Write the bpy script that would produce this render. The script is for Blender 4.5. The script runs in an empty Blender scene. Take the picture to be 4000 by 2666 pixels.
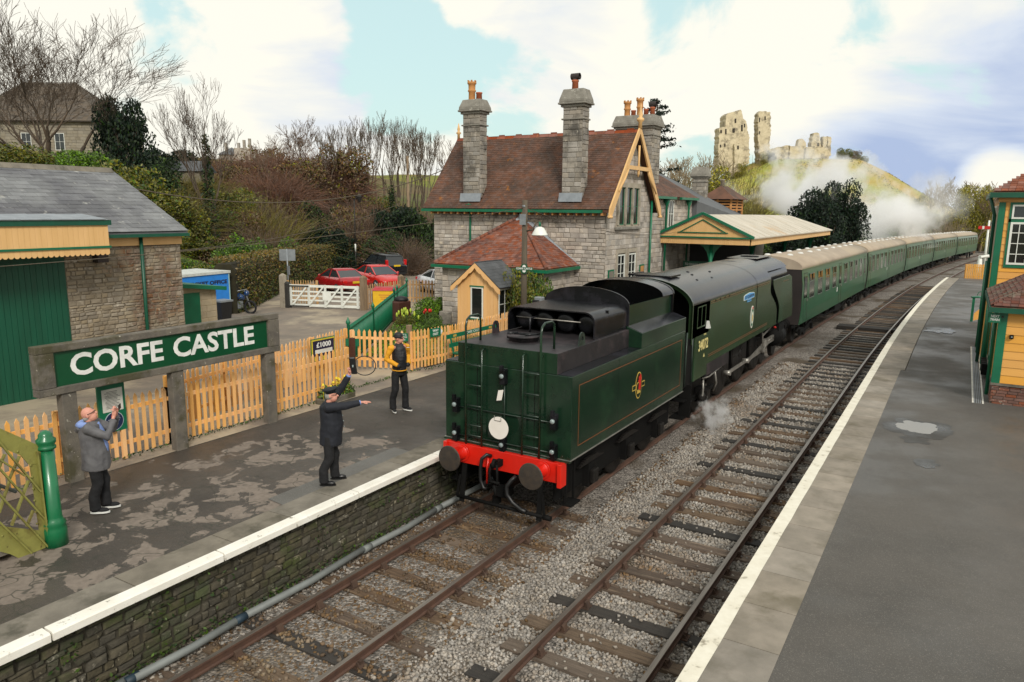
import bpy, bmesh, math, random
import numpy as np
from mathutils import Vector, Matrix, noise as mnoise
R = math.radians
scn = bpy.context.scene
COL = scn.collection
# ------------------------------------------------------------------ camera
F_PX, PITCH, YAW, ROLL = 2870.0, R(10.136), R(-31.307), R(0.53)
CAM = Vector((6.915, -11.154, 5.639))
fwv = Vector((math.sin(YAW)*math.cos(PITCH), math.cos(YAW)*math.cos(PITCH), -math.sin(PITCH)))
rtv = Vector((math.cos(YAW), -math.sin(YAW), 0)); upv = rtv.cross(fwv)
rt2 = rtv*math.cos(ROLL)+upv*math.sin(ROLL); up2 = -rtv*math.sin(ROLL)+upv*math.cos(ROLL)
cd = bpy.data.cameras.new('camera'); cam = bpy.data.objects.new('camera', cd); COL.objects.link(cam)
cd.sensor_width = 36.0; cd.lens = 36.0*F_PX/4000.0; cd.clip_start = 0.1; cd.clip_end = 6000
mw = Matrix((rt2, up2, -fwv)).transposed().to_4x4(); mw.translation = CAM; cam.matrix_world = mw
scn.camera = cam
scn.cycles.volume_bounces = 10; scn.cycles.transparent_max_bounces = 16
scn.view_settings.view_transform = 'Standard'; scn.view_settings.look = 'None'
scn.view_settings.exposure = 0.28; scn.view_settings.gamma = 1.0; scn.view_settings.use_curve_mapping = False
# a photo pixel gives a direction; distance comes from the plane the thing stands on
def ray(x, y): return fwv + rt2*((x-2000)/F_PX) - up2*((y-1333)/F_PX)
def onZ(x, y, z): d = ray(x, y); return CAM + d*((z-CAM.z)/d.z)
def onY(x, y, Y): d = ray(x, y); return CAM + d*((Y-CAM.y)/d.y)
def onX(x, y, X): d = ray(x, y); return CAM + d*((X-CAM.x)/d.x)
def onD(x, y, dist): return CAM + ray(x, y)*dist
# ------------------------------------------------------------------ world and sun
SUN_DIR = Vector((0.58, -0.58, 0.62)).normalized()     # from the scene towards the sun
w = bpy.data.worlds.new('World'); scn.world = w; w.use_nodes = True
nt = w.node_tree; nt.nodes.clear(); L = nt.links.new
def N(t, **k):
    n = nt.nodes.new(t)
    for a, b in k.items(): setattr(n, a, b)
    return n
def WM(op, a, b=None):
    n = N('ShaderNodeMath', operation=op)
    for i, q in enumerate((a, b)):
        if q is None: continue
        if isinstance(q, (int, float)): n.inputs[i].default_value = q
        else: L(q, n.inputs[i])
    return n.outputs[0]
sky = N('ShaderNodeTexSky', sky_type='NISHITA'); sky.sun_disc = False
sky.sun_elevation = math.asin(SUN_DIR.z); sky.sun_rotation = math.atan2(SUN_DIR.x, SUN_DIR.y)
sky.air_density = 1.3; sky.dust_density = 2.0; sky.ozone_density = 1.0
tc = N('ShaderNodeTexCoord'); mp = N('ShaderNodeMapping'); mp.inputs['Scale'].default_value = (1, 1, 1.7)
mp.inputs['Location'].default_value = (1.37, 0.55, 0.2)
L(tc.outputs['Generated'], mp.inputs['Vector'])
mp2 = N('ShaderNodeMapping'); mp2.inputs['Scale'].default_value = (1, 1, 2.8); mp2.inputs['Location'].default_value = (.3, 2.1, .4); L(tc.outputs['Generated'], mp2.inputs['Vector'])
n1 = N('ShaderNodeTexNoise'); n1.inputs['Scale'].default_value = 4.2; n1.inputs['Detail'].default_value = 10; n1.inputs['Roughness'].default_value = .56; n1.inputs['Distortion'].default_value = .35
n2 = N('ShaderNodeTexNoise'); n2.inputs['Scale'].default_value = 3.4; n2.inputs['Detail'].default_value = 9; n2.inputs['Roughness'].default_value = .55; n2.inputs['Distortion'].default_value = .5
L(mp.outputs[0], n1.inputs['Vector']); L(mp2.outputs[0], n2.inputs['Vector'])
nrm = N('ShaderNodeVectorMath', operation='NORMALIZE'); L(tc.outputs['Generated'], nrm.inputs[0])
def blob(x, y, r, amt):            # where the sky opens or a cloud bank stands
    d = ray(x, y).normalized()
    dt = N('ShaderNodeVectorMath', operation='DOT_PRODUCT'); L(nrm.outputs[0], dt.inputs[0]); dt.inputs[1].default_value = d
    mr = N('ShaderNodeMapRange', interpolation_type='SMOOTHERSTEP'); L(dt.outputs['Value'], mr.inputs['Value'])
    mr.inputs['From Min'].default_value = math.cos(R(r)); mr.inputs['From Max'].default_value = 1.0
    mr.inputs['To Min'].default_value = 0; mr.inputs['To Max'].default_value = amt
    return mr.outputs[0]
cov = WM('ADD', WM('MULTIPLY', WM('SUBTRACT', n1.outputs['Fac'], .5), 1.55), .64)
for b in [(1580, 60, 10, -.27), (1850, 380, 8, -.2), (1500, 330, 5, -.08), (720, 150, 4, -.1), (2760, 20, 6, -.24), (3250, 0, 5, -.16),
          (1050, 300, 9, .2), (2500, 300, 8, .14), (1880, 0, 4, .26)]:
    cov = WM('ADD', cov, blob(*b))
ramp = N('ShaderNodeValToRGB'); ramp.color_ramp.elements[0].position = .41; ramp.color_ramp.elements[1].position = .56
ramp.color_ramp.interpolation = 'EASE'; L(cov, ramp.inputs[0])
shade = n2.outputs['Fac']
for b in [(3850, 560, 13, .24), (3300, 560, 8, .12), (3950, 300, 6, .14), (300, 520, 6, .04), (1280, 470, 8, .14), (700, 250, 13, -.16), (2900, 230, 12, -.16), (3500, 130, 10, -.1), (3900, 720, 3, -.35)]:
    shade = WM('ADD', shade, blob(*b))
cr = N('ShaderNodeValToRGB'); e = cr.color_ramp.elements
e[0].position = .46; e[0].color = (1.0, .975, .87, 1); e[1].position = .86; e[1].color = (.44, .54, .76, 1)
el = e.new(.58); el.color = (.86, .88, .87, 1); el = e.new(.70); el.color = (.70, .77, .88, 1)
L(shade, cr.inputs[0])
bgS = N('ShaderNodeBackground'); bgS.inputs[1].default_value = .125
tint = N('ShaderNodeMix', data_type='RGBA', blend_type='MIX'); tint.inputs[0].default_value = .8
L(sky.outputs[0], tint.inputs[6]); tint.inputs[7].default_value = (4.3, 5.8, 5.6, 1); L(tint.outputs[2], bgS.inputs[0])
bgC = N('ShaderNodeBackground'); bgC.inputs[1].default_value = .84; L(cr.outputs[0], bgC.inputs[0])
mx = N('ShaderNodeMixShader'); L(ramp.outputs[0], mx.inputs[0]); L(bgS.outputs[0], mx.inputs[1]); L(bgC.outputs[0], mx.inputs[2])
wo = N('ShaderNodeOutputWorld'); L(mx.outputs[0], wo.inputs[0])
sd = bpy.data.lights.new('sun', 'SUN'); sd.energy = 2.2; sd.angle = R(14); sd.color = (1, .95, .86)
sun = bpy.data.objects.new('sun', sd); COL.objects.link(sun); sun.location = (20, -20, 40)
sun.rotation_euler = (-SUN_DIR).to_track_quat('-Z', 'Y').to_euler()
# ------------------------------------------------------------------ materials
def hx(s):
    s = s.lstrip('#'); r = []
    for i in (0, 2, 4):
        v = int(s[i:i+2], 16)/255; r.append(v/12.92 if v <= .04045 else ((v+.055)/1.055)**2.4)
    return tuple(r)
MATS = {}
def M(name, c, c2=None, rough=.7, scale=4.0, amt=.5, bump=0., bscale=None, metal=0., rnd=0., spec=.5, stretch=None, c3=None, s3=1., t3=(.5, .6), coat=0., detail=6, spots=None):
    """procedural material: noise between c and c2, optional large stain colour c3, per-piece brightness rnd, noise bump"""
    m = bpy.data.materials.new(name); m.use_nodes = True; t = m.node_tree; nd = t.nodes; lk = t.links.new
    b = nd['Principled BSDF']; b.inputs['Roughness'].default_value = rough; b.inputs['Metallic'].default_value = metal
    b.inputs['Specular IOR Level'].default_value = spec; b.inputs['Coat Weight'].default_value = coat
    if coat: b.inputs['Coat Roughness'].default_value = .12
    geo = nd.new('ShaderNodeNewGeometry'); pos = geo.outputs['Position']
    if stretch:
        mpn = nd.new('ShaderNodeMapping'); mpn.inputs['Scale'].default_value = stretch; lk(pos, mpn.inputs[0]); pos = mpn.outputs[0]
    def noise_(s, det=detail, rgh=.6):
        q = nd.new('ShaderNodeTexNoise'); q.inputs['Scale'].default_value = s; q.inputs['Detail'].default_value = det; q.inputs['Roughness'].default_value = rgh
        lk(pos, q.inputs['Vector']); return q.outputs['Fac']
    def mixc(fac, a, bb, bt='MIX'):
        q = nd.new('ShaderNodeMix'); q.data_type = 'RGBA'; q.blend_type = bt
        if isinstance(fac, (int, float)): q.inputs[0].default_value = fac
        else: lk(fac, q.inputs[0])
        for i, v in ((6, a), (7, bb)):
            if isinstance(v, tuple): q.inputs[i].default_value = (*v[:3], 1)
            else: lk(v, q.inputs[i])
        return q.outputs[2]
    def rmp(fac, lo, hi):
        q = nd.new('ShaderNodeMapRange'); q.inputs['From Min'].default_value = lo; q.inputs['From Max'].default_value = hi; lk(fac, q.inputs['Value']); return q.outputs[0]
    if c2 is None: c2 = tuple(v*.72 for v in c)
    f = noise_(scale); f = rmp(f, .5-.5*amt, .5+.5*amt) if amt < 1 else f
    f = rmp(noise_(scale), .32, .68)
    col = mixc(f, tuple(c), tuple(c2))
    if c3: col = mixc(rmp(noise_(s3, 5, .65), *t3), col, tuple(c3))
    if spots: col = mixc(rmp(noise_(spots[1], 3, .7), *spots[2]), col, tuple(spots[0]))
    if rnd:
        oi = nd.new('ShaderNodeObjectInfo'); ad = nd.new('ShaderNodeMath'); ad.operation = 'ADD'
        lk(oi.outputs['Random'], ad.inputs[0]); lk(geo.outputs['Random Per Island'], ad.inputs[1])
        fr = nd.new('ShaderNodeMath'); fr.operation = 'FRACT'; lk(ad.outputs[0], fr.inputs[0])
        hs = nd.new('ShaderNodeHueSaturation'); lk(col, hs.inputs['Color'])
        mr = nd.new('ShaderNodeMapRange'); mr.inputs['To Min'].default_value = 1-rnd; mr.inputs['To Max'].default_value = 1+rnd; lk(fr.outputs[0], mr.inputs['Value'])
        lk(mr.outputs[0], hs.inputs['Value'])
        m2 = nd.new('ShaderNodeMath'); m2.operation = 'MULTIPLY'; m2.inputs[1].default_value = 7.31; lk(fr.outputs[0], m2.inputs[0])
        f2 = nd.new('ShaderNodeMath'); f2.operation = 'FRACT'; lk(m2.outputs[0], f2.inputs[0])
        mr2 = nd.new('ShaderNodeMapRange'); mr2.inputs['To Min'].default_value = 1-rnd; mr2.inputs['To Max'].default_value = 1+rnd; lk(f2.outputs[0], mr2.inputs['Value'])
        lk(mr2.outputs[0], hs.inputs['Saturation']); col = hs.outputs[0]
    lk(col, b.inputs['Base Color'])
    if bump:
        bp = nd.new('ShaderNodeBump'); bp.inputs['Strength'].default_value = bump; bp.inputs['Distance'].default_value = .02
        lk(noise_(bscale or scale*4, 8, .65), bp.inputs['Height']); lk(bp.outputs[0], b.inputs['Normal'])
    MATS[name] = m; return m
def leafmat(name, c, c2, rnd=.35, trans=.25):
    m = M(name, c, c2, rough=.65, scale=.7, rnd=rnd, spec=.25)
    b = m.node_tree.nodes['Principled BSDF']; b.inputs['Subsurface Weight'].default_value = 0
    return m
# ------------------------------------------------------------------ mesh helpers
class MB:
    def __init__(s): s.v = []; s.f = []; s.m = []; s.s = []
    def add(s, vs, fs, m=0, sm=False):
        o = len(s.v); s.v.extend(tuple(p) for p in vs)
        for q in fs: s.f.append(tuple(i+o for i in q)); s.m.append(m); s.s.append(sm)
        return s
    def box(s, x0, x1, y0, y1, z0, z1, m=0):
        return s.add([(x0,y0,z0),(x1,y0,z0),(x1,y1,z0),(x0,y1,z0),(x0,y0,z1),(x1,y0,z1),(x1,y1,z1),(x0,y1,z1)],
            [(0,3,2,1),(4,5,6,7),(0,1,5,4),(1,2,6,5),(2,3,7,6),(3,0,4,7)], m)
    def obox(s, c, ax, ay, az, m=0):     # centre and three half-axis vectors
        c = Vector(c); ax = Vector(ax); ay = Vector(ay); az = Vector(az)
        return s.add([c-ax-ay-az, c+ax-ay-az, c+ax+ay-az, c-ax+ay-az, c-ax-ay+az, c+ax-ay+az, c+ax+ay+az, c-ax+ay+az],
            [(0,3,2,1),(4,5,6,7),(0,1,5,4),(1,2,6,5),(2,3,7,6),(3,0,4,7)], m)
    def beam(s, a, b, w, h, up=(0,0,1), m=0):
        a = Vector(a); b = Vector(b); d = b-a; l = d.length; d.normalize(); u = Vector(up)
        if abs(d.dot(u)) > .98: u = Vector((0,1,0))
        x = d.cross(u).normalized(); u = x.cross(d)
        return s.obox((a+b)/2, x*w/2, d*l/2, u*h/2, m)
    def tube(s, pts, r, n=8, m=0, caps=True, sm=True, sq=1.0):
        pts = [Vector(p) for p in pts]; k = len(pts); rs = r if isinstance(r, (list, tuple)) else [r]*k
        o = len(s.v); ref = None
        for i, p in enumerate(pts):
            d = (pts[min(i+1,k-1)]-pts[max(i-1,0)])
            if d.length < 1e-9: d = Vector((0,0,1))
            d.normalize()
            if ref is None: ref = Vector((0,0,1)) if abs(d.z) < .9 else Vector((1,0,0))
            x = d.cross(ref).normalized(); y = x.cross(d).normalized(); ref = y if abs(d.dot(y)) < .9 else ref
            for j in range(n):
                a = 2*math.pi*j/n; s.v.append(tuple(p+x*(math.cos(a)*rs[i])+y*(math.sin(a)*rs[i]*sq)))
        for i in range(k-1):
            for j in range(n):
                j2 = (j+1) % n; s.f.append((o+i*n+j, o+i*n+j2, o+(i+1)*n+j2, o+(i+1)*n+j)); s.m.append(m); s.s.append(sm)
        if caps:
            s.f.append(tuple(o+j for j in range(n))[::-1]); s.m.append(m); s.s.append(False)
            s.f.append(tuple(o+(k-1)*n+j for j in range(n))); s.m.append(m); s.s.append(False)
        return s
    def lathe(s, prof, n=16, c=(0,0,0), ax='z', m=0, sm=True):
        rings = []
        for r, z in prof:
            ring = []
            for j in range(n):
                a = 2*math.pi*j/n; x, y = r*math.cos(a), r*math.sin(a)
                p = (x, y, z) if ax == 'z' else ((z, x, y) if ax == 'x' else (y, z, x))
                ring.append((p[0]+c[0], p[1]+c[1], p[2]+c[2]))
            rings.append(ring)
        return s.loft(rings, m, sm)
    def loft(s, rings, m=0, sm=False, caps=True, closed=True):
        o = len(s.v); n = len(rings[0])
        for r in rings: s.v.extend(tuple(p) for p in r)
        for i in range(len(rings)-1):
            for j in range(n if closed else n-1):
                j2 = (j+1) % n; s.f.append((o+i*n+j, o+i*n+j2, o+(i+1)*n+j2, o+(i+1)*n+j)); s.m.append(m); s.s.append(sm)
        if caps and closed:
            s.f.append(tuple(range(o+n-1, o-1, -1))); s.m.append(m); s.s.append(False)
            k = o+(len(rings)-1)*n; s.f.append(tuple(range(k, k+n))); s.m.append(m); s.s.append(False)
        return s
    def extr(s, poly, ax, a, b, m=0, sm=False):
        def P(u, v, t): return (t,u,v) if ax == 'x' else ((u,t,v) if ax == 'y' else (u,v,t))
        return s.loft([[P(u,v,a) for u,v in poly], [P(u,v,b) for u,v in poly]], m, sm)
    def quad(s, a, b, c, d, m=0): return s.add([a,b,c,d], [(0,1,2,3)], m)
    def ball(s, c, r, n=10, m=0):
        rx, ry, rz = r if isinstance(r, (tuple, list)) else (r, r, r); k = max(4, n//2)
        return s.loft([[(c[0]+rx*math.sin(t)*math.cos(2*math.pi*j/n), c[1]+ry*math.sin(t)*math.sin(2*math.pi*j/n), c[2]-rz*math.cos(t)) for j in range(n)]
            for t in [math.pi*(i+.02 if i == 0 else (i-.02 if i == k else i))/k for i in range(k+1)]], m, True)
    def xform(s, mat):
        s.v = [tuple(mat @ Vector(p)) for p in s.v]; return s
    def mesh(s, name, mats, inv=None):
        me = bpy.data.meshes.new(name); v = s.v
        if inv is not None: v = [tuple(inv @ Vector(p)) for p in v]
        me.from_pydata(v, [], s.f)
        for mt in (mats if isinstance(mats, (list, tuple)) else [mats]): me.materials.append(MATS[mt] if isinstance(mt, str) else mt)
        me.polygons.foreach_set('material_index', s.m); me.polygons.foreach_set('use_smooth', s.s)
        me.update()
        bm = bmesh.new(); bm.from_mesh(me); bmesh.ops.recalc_face_normals(bm, faces=bm.faces); bm.to_mesh(me); bm.free()
        return me
    def build(s, name, mats, parent=None, world=True, bevel=0., kind=None, label=None):
        inv = parent['_w'] if False else None
        if parent is not None and world: inv = WORLD[parent.name].inverted()
        o = bpy.data.objects.new(name, s.mesh(name, mats, inv)); COL.objects.link(o)
        if parent is not None:
            o.parent = parent; WORLD[o.name] = WORLD[parent.name].copy()
        else: WORLD[o.name] = Matrix()
        if bevel:
            b = o.modifiers.new('bevel', 'BEVEL'); b.width = bevel; b.segments = 2; b.limit_method = 'ANGLE'; b.angle_limit = R(40)
        if kind: o['kind'] = kind
        if label: o['label'] = label
        return o
WORLD = {}
def tag(o, label, cat, group=None):
    o['label'] = label; o['category'] = cat
    if group: o['group'] = group
    return o
def thing(name, label, cat, loc=(0,0,0), rz=0., group=None):
    o = bpy.data.objects.new(name, None); COL.objects.link(o); o.empty_display_size = .2
    o.location = loc; o.rotation_euler = (0,0,rz); WORLD[o.name] = Matrix.Translation(loc) @ Matrix.Rotation(rz, 4, 'Z')
    return tag(o, label, cat, group)
def struct(name, mb, mats, kind='structure'):
    return mb.build(name, mats, kind=kind)
def inst(name, mesh, parent, mat):        # a child that shares mesh data, placed by a world matrix
    o = bpy.data.objects.new(name, mesh); COL.objects.link(o)
    if parent is not None:
        o.parent = parent; o.matrix_basis = WORLD[parent.name].inverted() @ mat
    else: o.matrix_basis = mat
    WORLD[o.name] = mat.copy(); return o
def copy_tree(o, parent=None):
    c = o.copy(); COL.objects.link(c); c.parent = parent
    for ch in list(o.children): copy_tree(ch, c)
    return c
def frame(c, X, Y, Z): 
    m = Matrix((Vector(X), Vector(Y), Vector(Z))).transposed().to_4x4(); m.translation = Vector(c); return m
def text(body, size, mat, parent, c, right, up, name='lettering', extrude=.002, bold=0., width=None, align='CENTER', spacing=1.0):
    cu = bpy.data.curves.new('t', 'FONT'); cu.body = body; cu.size = size; cu.align_x = align; cu.align_y = 'CENTER'; cu.extrude = extrude; cu.offset = bold
    cu.resolution_u = 3; cu.space_character = spacing
    o = bpy.data.objects.new('t', cu); COL.objects.link(o); dg = bpy.context.evaluated_depsgraph_get()
    me = bpy.data.meshes.new_from_object(o.evaluated_get(dg)); bpy.data.objects.remove(o); bpy.data.curves.remove(cu)
    sx = 1.
    if width:
        xs = [v.co.x for v in me.vertices]; sx = width/(max(xs)-min(xs))
    me.materials.clear(); me.materials.append(MATS[mat])
    right = Vector(right).normalized(); up = Vector(up).normalized(); nn = right.cross(up)
    m = frame(c, right*sx, up, nn); me.transform(WORLD[parent.name].inverted() @ m if parent is not None else m)
    ob = bpy.data.objects.new(name, me); COL.objects.link(ob); ob.parent = parent; WORLD[ob.name] = WORLD[parent.name].copy() if parent is not None else Matrix(); return ob
# one block of masonry / tile / board: x along, y outwards, z up, unit size
def unit_block(name, mat, ins=.06, iz=.1, jit=0., seed=0):
    b = MB(); x, z = .5-ins, .5-iz; rj = random.Random(seed)
    b.add([(-.5,0,-.5),(.5,0,-.5),(.5,0,.5),(-.5,0,.5),(-.5,.55,-.5),(.5,.55,-.5),(.5,.55,.5),(-.5,.55,.5),(-x,1,-z),(x,1,-z),(x,1,z),(-x,1,z)],
        [(0,1,5,4),(1,2,6,5),(2,3,7,6),(3,0,4,7),(4,5,9,8),(5,6,10,9),(6,7,11,10),(7,4,8,11),(8,9,10,11)])
    if jit:
        off = [(rj.uniform(-jit,0)*.7, rj.uniform(-jit,0)) for _ in range(4)]
        for i in range(12):
            vx, vy, vz = b.v[i]; ox, oz = off[i % 4]; b.v[i] = (vx+(-ox if vx < 0 else ox), vy*(rj.uniform(.7,1.15) if i > 7 else 1), vz+(-oz if vz < 0 else oz))
    return b.mesh(name, mat)
def pieces(parent, name, mesh, mat, mats, limit=300, rest=None):
    """items = matrices of unit meshes; the largest `limit` become objects of their own, the rest one joined part"""
    mats = sorted(mats, key=lambda q: -abs(q.to_3x3().determinant()) if limit < len(mats) else 0)
    ms = mesh if isinstance(mesh, list) else [mesh]; rp = random.Random(len(mats))
    for q in mats[:limit]: inst(name, rp.choice(ms), parent, q)
    tail = mats[limit:]
    if tail:
        vv = [np.array([tuple(v.co) for v in m_.vertices]) for m_ in ms]; fs = [tuple(p.vertices) for p in ms[0].polygons]; b = MB()
        for q in tail:
            A = np.array(q); b.add((rp.choice(vv) @ A[:3,:3].T + A[:3,3]).tolist(), fs)
        b.build(rest or name+'_courses', mat, parent, kind='stuff')
def masonry(parent, name, mat, O, U, Nn, W, H, ch=(.15,.28), ln=(.25,.6), dep=(.015,.04), gap=.012, openings=(), top=None, seed=1, limit=300, jit=.0, tilt=.012):
    """coursed stones over a backing wall: O lower corner, U along, Nn outwards"""
    rd = random.Random(seed); O = Vector(O); U = Vector(U).normalized(); Nn = Vector(Nn).normalized(); Zv = Vector((0,0,1)); out = []
    key = 'blk_%s_%.2f' % (mat, jit)
    if key not in MESH: MESH[key] = [unit_block('stone', mat, jit=jit, seed=k) for k in range(6)] if jit else unit_block('stone', mat)
    z = 0.
    while z < H-.03:
        h = min(rd.uniform(*ch), H-z); u = -rd.uniform(0, ln[0])
        while u < W:
            l = rd.uniform(*ln); a, b = max(u, 0), min(u+l, W); u += l
            segs = [(a, b)]
            for (u0,u1,v0,v1) in openings:
                if z+h > v0+.02 and z < v1-.02:
                    ns = []
                    for p, q in segs:
                        if q <= u0 or p >= u1: ns.append((p, q)); continue
                        if p < u0: ns.append((p, u0))
                        if q > u1: ns.append((u1, q))
                    segs = ns
            for p, q in segs:
                if q-p < .05: continue
                hh = h
                if top is not None:
                    t = min(top(p), top(q))
                    if z+.04 > t: continue
                    hh = min(h, t-z)
                c = O+U*((p+q)/2)+Zv*(z+hh/2); d = rd.uniform(*dep); tl = rd.uniform(-tilt, tilt)
                out.append(frame(c, (U+Zv*tl)*(q-p-gap), Nn*d, Zv*(hh-gap)))
        z += h
    pieces(parent, name, MESH[key], mat, out, limit, name+'_courses')
MESH = {}
# ------------------------------------------------------------------ materials used
M('grass', hx('5e6233'), hx('484c26'), rough=.9, scale=.6, bump=.6, bscale=12, c3=hx('63553a'), s3=.15, t3=(.42,.58), spec=.2)
M('hill_grass', hx('9c9a4e'), hx('7f8a3c'), rough=.95, scale=.05, c3=hx('a8935a'), s3=.03, t3=(.45,.6), spec=.1, bump=.3, bscale=.6)
M('field_grass', hx('76793f'), hx('666a35'), rough=.95, scale=.03, c3=hx('8a7a4c'), s3=.02, spec=.1)
M('yard', hx('85786a'), hx('6d655c'), rough=.9, scale=1.2, c3=hx('a29580'), s3=.35, t3=(.5,.62), bump=.4, bscale=25)
M('concrete', hx('7d766a'), hx('655f55'), rough=.9, scale=3, bump=.35, bscale=40, c3=hx('4f4b40'), s3=1.3, t3=(.52,.66), rnd=.1)
M('old_concrete', hx('6f685d'), hx('55504a'), rough=.95, scale=4, bump=.6, bscale=35, c3=hx('47432f'), s3=1.6, t3=(.5,.62), spots=(hx('a8a396'), 14, (.66,.74)))
M('white_coping', hx('e8e5dd'), hx('dcd7cb'), rough=.7, scale=3, bump=.25, bscale=30, spots=(hx('77705f'), 7, (.62,.74)))
M('white_line', hx('dfdacb'), hx('cfc8b6'), rough=.7, scale=5, bump=.2, bscale=40, spots=(hx('8c8474'), 5, (.62,.75)))
M('slab', hx('90877b'), hx('777065'), rough=.9, scale=2.5, bump=.35, bscale=50, c3=hx('6a6355'), s3=1.1, t3=(.52,.68), rnd=.12)
M('wall_stone_dark', hx('544e40'), hx('39352b'), rough=.95, scale=6, bump=.9, bscale=20, rnd=.24, c3=hx('3c4226'), s3=1.1, t3=(.48,.6), spots=(hx('918a78'), 6, (.6,.72)))
M('mortar_dark', hx('433e32'), hx('312d24'), rough=1, scale=5, bump=.4)
M('rail_rust', hx('5a4032'), hx('46322a'), rough=.75, scale=6, bump=.3, bscale=40)
M('rail_steel', hx('8a8178'), hx('6e655c'), rough=.38, scale=3, metal=.7, stretch=(8,.4,8))
M('sleeper_brown', hx('63503f'), hx('47392d'), rough=.9, scale=5, bump=.7, bscale=18, stretch=(.6,6,3), rnd=.2, c3=hx('7d6a55'), s3=2, t3=(.55,.65))
M('sleeper_black', hx('38332e'), hx('2a2724'), rough=.85, scale=5, bump=.6, bscale=18, stretch=(.6,6,3), rnd=.15)
M('sleeper_grey', hx('766554'), hx('57493c'), rough=.9, scale=5, bump=.8, bscale=18, stretch=(.6,6,3), rnd=.2)
M('chair_iron', hx('4f3a2d'), hx('3b2c23'), rough=.85, scale=8, bump=.3)
M('stone_ballast', hx('a39c93'), hx('7d766e'), rough=.9, scale=3, rnd=.30, spec=.3, c3=hx('77634f'), s3=.5, t3=(.52,.68))
M('stone_brown', hx('73604c'), hx('55473a'), rough=.95, scale=3, rnd=.3, spec=.2, c3=hx('8a7c68'), s3=1.2, t3=(.55,.7))
M('conduit', hx('777b79'), hx('686b69'), rough=.6, scale=3, bump=.1)
M('cable_band', hx('1f3340'), rough=.6)
M('timber_dark', hx('2b2622'), hx('1e1b18'), rough=.9, scale=5, bump=.5)
def asphalt(name, base, dark, worn=None, crack=False, wet=0.):
    m = bpy.data.materials.new(name); m.use_nodes = True; t = m.node_tree; nd = t.nodes; lk = t.links.new; b = nd['Principled BSDF']
    geo = nd.new('ShaderNodeNewGeometry'); pos = geo.outputs['Position']
    def noi(s, d=5, r=.6, dist=0.):
        q = nd.new('ShaderNodeTexNoise'); q.inputs['Scale'].default_value = s; q.inputs['Detail'].default_value = d; q.inputs['Roughness'].default_value = r; q.inputs['Distortion'].default_value = dist
        lk(pos, q.inputs['Vector']); return q.outputs['Fac']
    def mr(v, a, bb, c=0., d=1.):
        q = nd.new('ShaderNodeMapRange'); lk(v, q.inputs[0]); q.inputs[1].default_value = a; q.inputs[2].default_value = bb; q.inputs[3].default_value = c; q.inputs[4].default_value = d; return q.outputs[0]
    def mix(f, a, bb):
        q = nd.new('ShaderNodeMix'); q.data_type = 'RGBA'
        if isinstance(f, float): q.inputs[0].default_value = f
        else: lk(f, q.inputs[0])
        for i, v in ((6,a),(7,bb)):
            if isinstance(v, tuple): q.inputs[i].default_value = (*v, 1)
            else: lk(v, q.inputs[i])
        return q.outputs[2]
    col = mix(mr(noi(.7), .35, .65), base, dark)
    col = mix(mr(noi(70, 2), .55, .75), col, tuple(min(1, v*1.9) for v in base))
    rough = mr(noi(.5, 4), .4, .6, .55-wet, .9-wet*.5)
    if worn:
        def band(ax, c, wd):                    # worn skin lies in one stretch of the platform
            sp = nd.new('ShaderNodeSeparateXYZ'); lk(pos, sp.inputs[0]); q = nd.new('ShaderNodeMath'); q.operation = 'SUBTRACT'; lk(sp.outputs[ax], q.inputs[0]); q.inputs[1].default_value = c
            a = nd.new('ShaderNodeMath'); a.operation = 'ABSOLUTE'; lk(q.outputs[0], a.inputs[0]); return mr(a.outputs[0], wd*.6, wd, 0., -.16)
        s = nd.new('ShaderNodeMath'); s.operation = 'ADD'; lk(noi(1.75, 6, .62, .5), s.inputs[0]); lk(band(1, -4.0, 6.0), s.inputs[1])
        s2 = nd.new('ShaderNodeMath'); s2.operation = 'ADD'; lk(s.outputs[0], s2.inputs[0]); lk(band(0, -3.7, 2.3), s2.inputs[1])
        wf = mr(s2.outputs[0], .525, .545); col = mix(wf, col, mix(mr(noi(9), .4, .6), worn, tuple(v*.8 for v in worn)))
        rough2 = nd.new('ShaderNodeMix'); rough2.data_type = 'FLOAT'; lk(wf, rough2.inputs[0]); lk(rough, rough2.inputs[2]); rough2.inputs[3].default_value = .9; rough = rough2.outputs[0]
    if crack:
        vn = nd.new('ShaderNodeTexVoronoi'); vn.feature = 'DISTANCE_TO_EDGE'; vn.inputs['Scale'].default_value = .85
        wv = nd.new('ShaderNodeVectorMath'); wv.operation = 'ADD'; nz = nd.new('ShaderNodeTexNoise'); nz.inputs['Scale'].default_value = 2.2; lk(pos, nz.inputs['Vector']); lk(pos, wv.inputs[0]); lk(nz.outputs['Color'], wv.inputs[1]); lk(wv.outputs[0], vn.inputs['Vector'])
        col = mix(mr(vn.outputs['Distance'], .004, .018, .75, 0.), col, (.03,.03,.022))
    lk(col, b.inputs['Base Color']); lk(rough, b.inputs['Roughness'])
    bp = nd.new('ShaderNodeBump'); bp.inputs['Strength'].default_value = .35; bp.inputs['Distance'].default_value = .01; lk(noi(110, 3), bp.inputs['Height']); lk(bp.outputs[0], b.inputs['Normal'])
    MATS[name] = m
asphalt('asphalt_left', hx('46403a'), hx('37322d'), worn=hx('7c7167'), crack=True, wet=.12)
asphalt('asphalt_right', hx('534f4a'), hx('474440'), wet=.08)
asphalt('asphalt_new', hx('5f5d59'), hx('55534f'))
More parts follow.
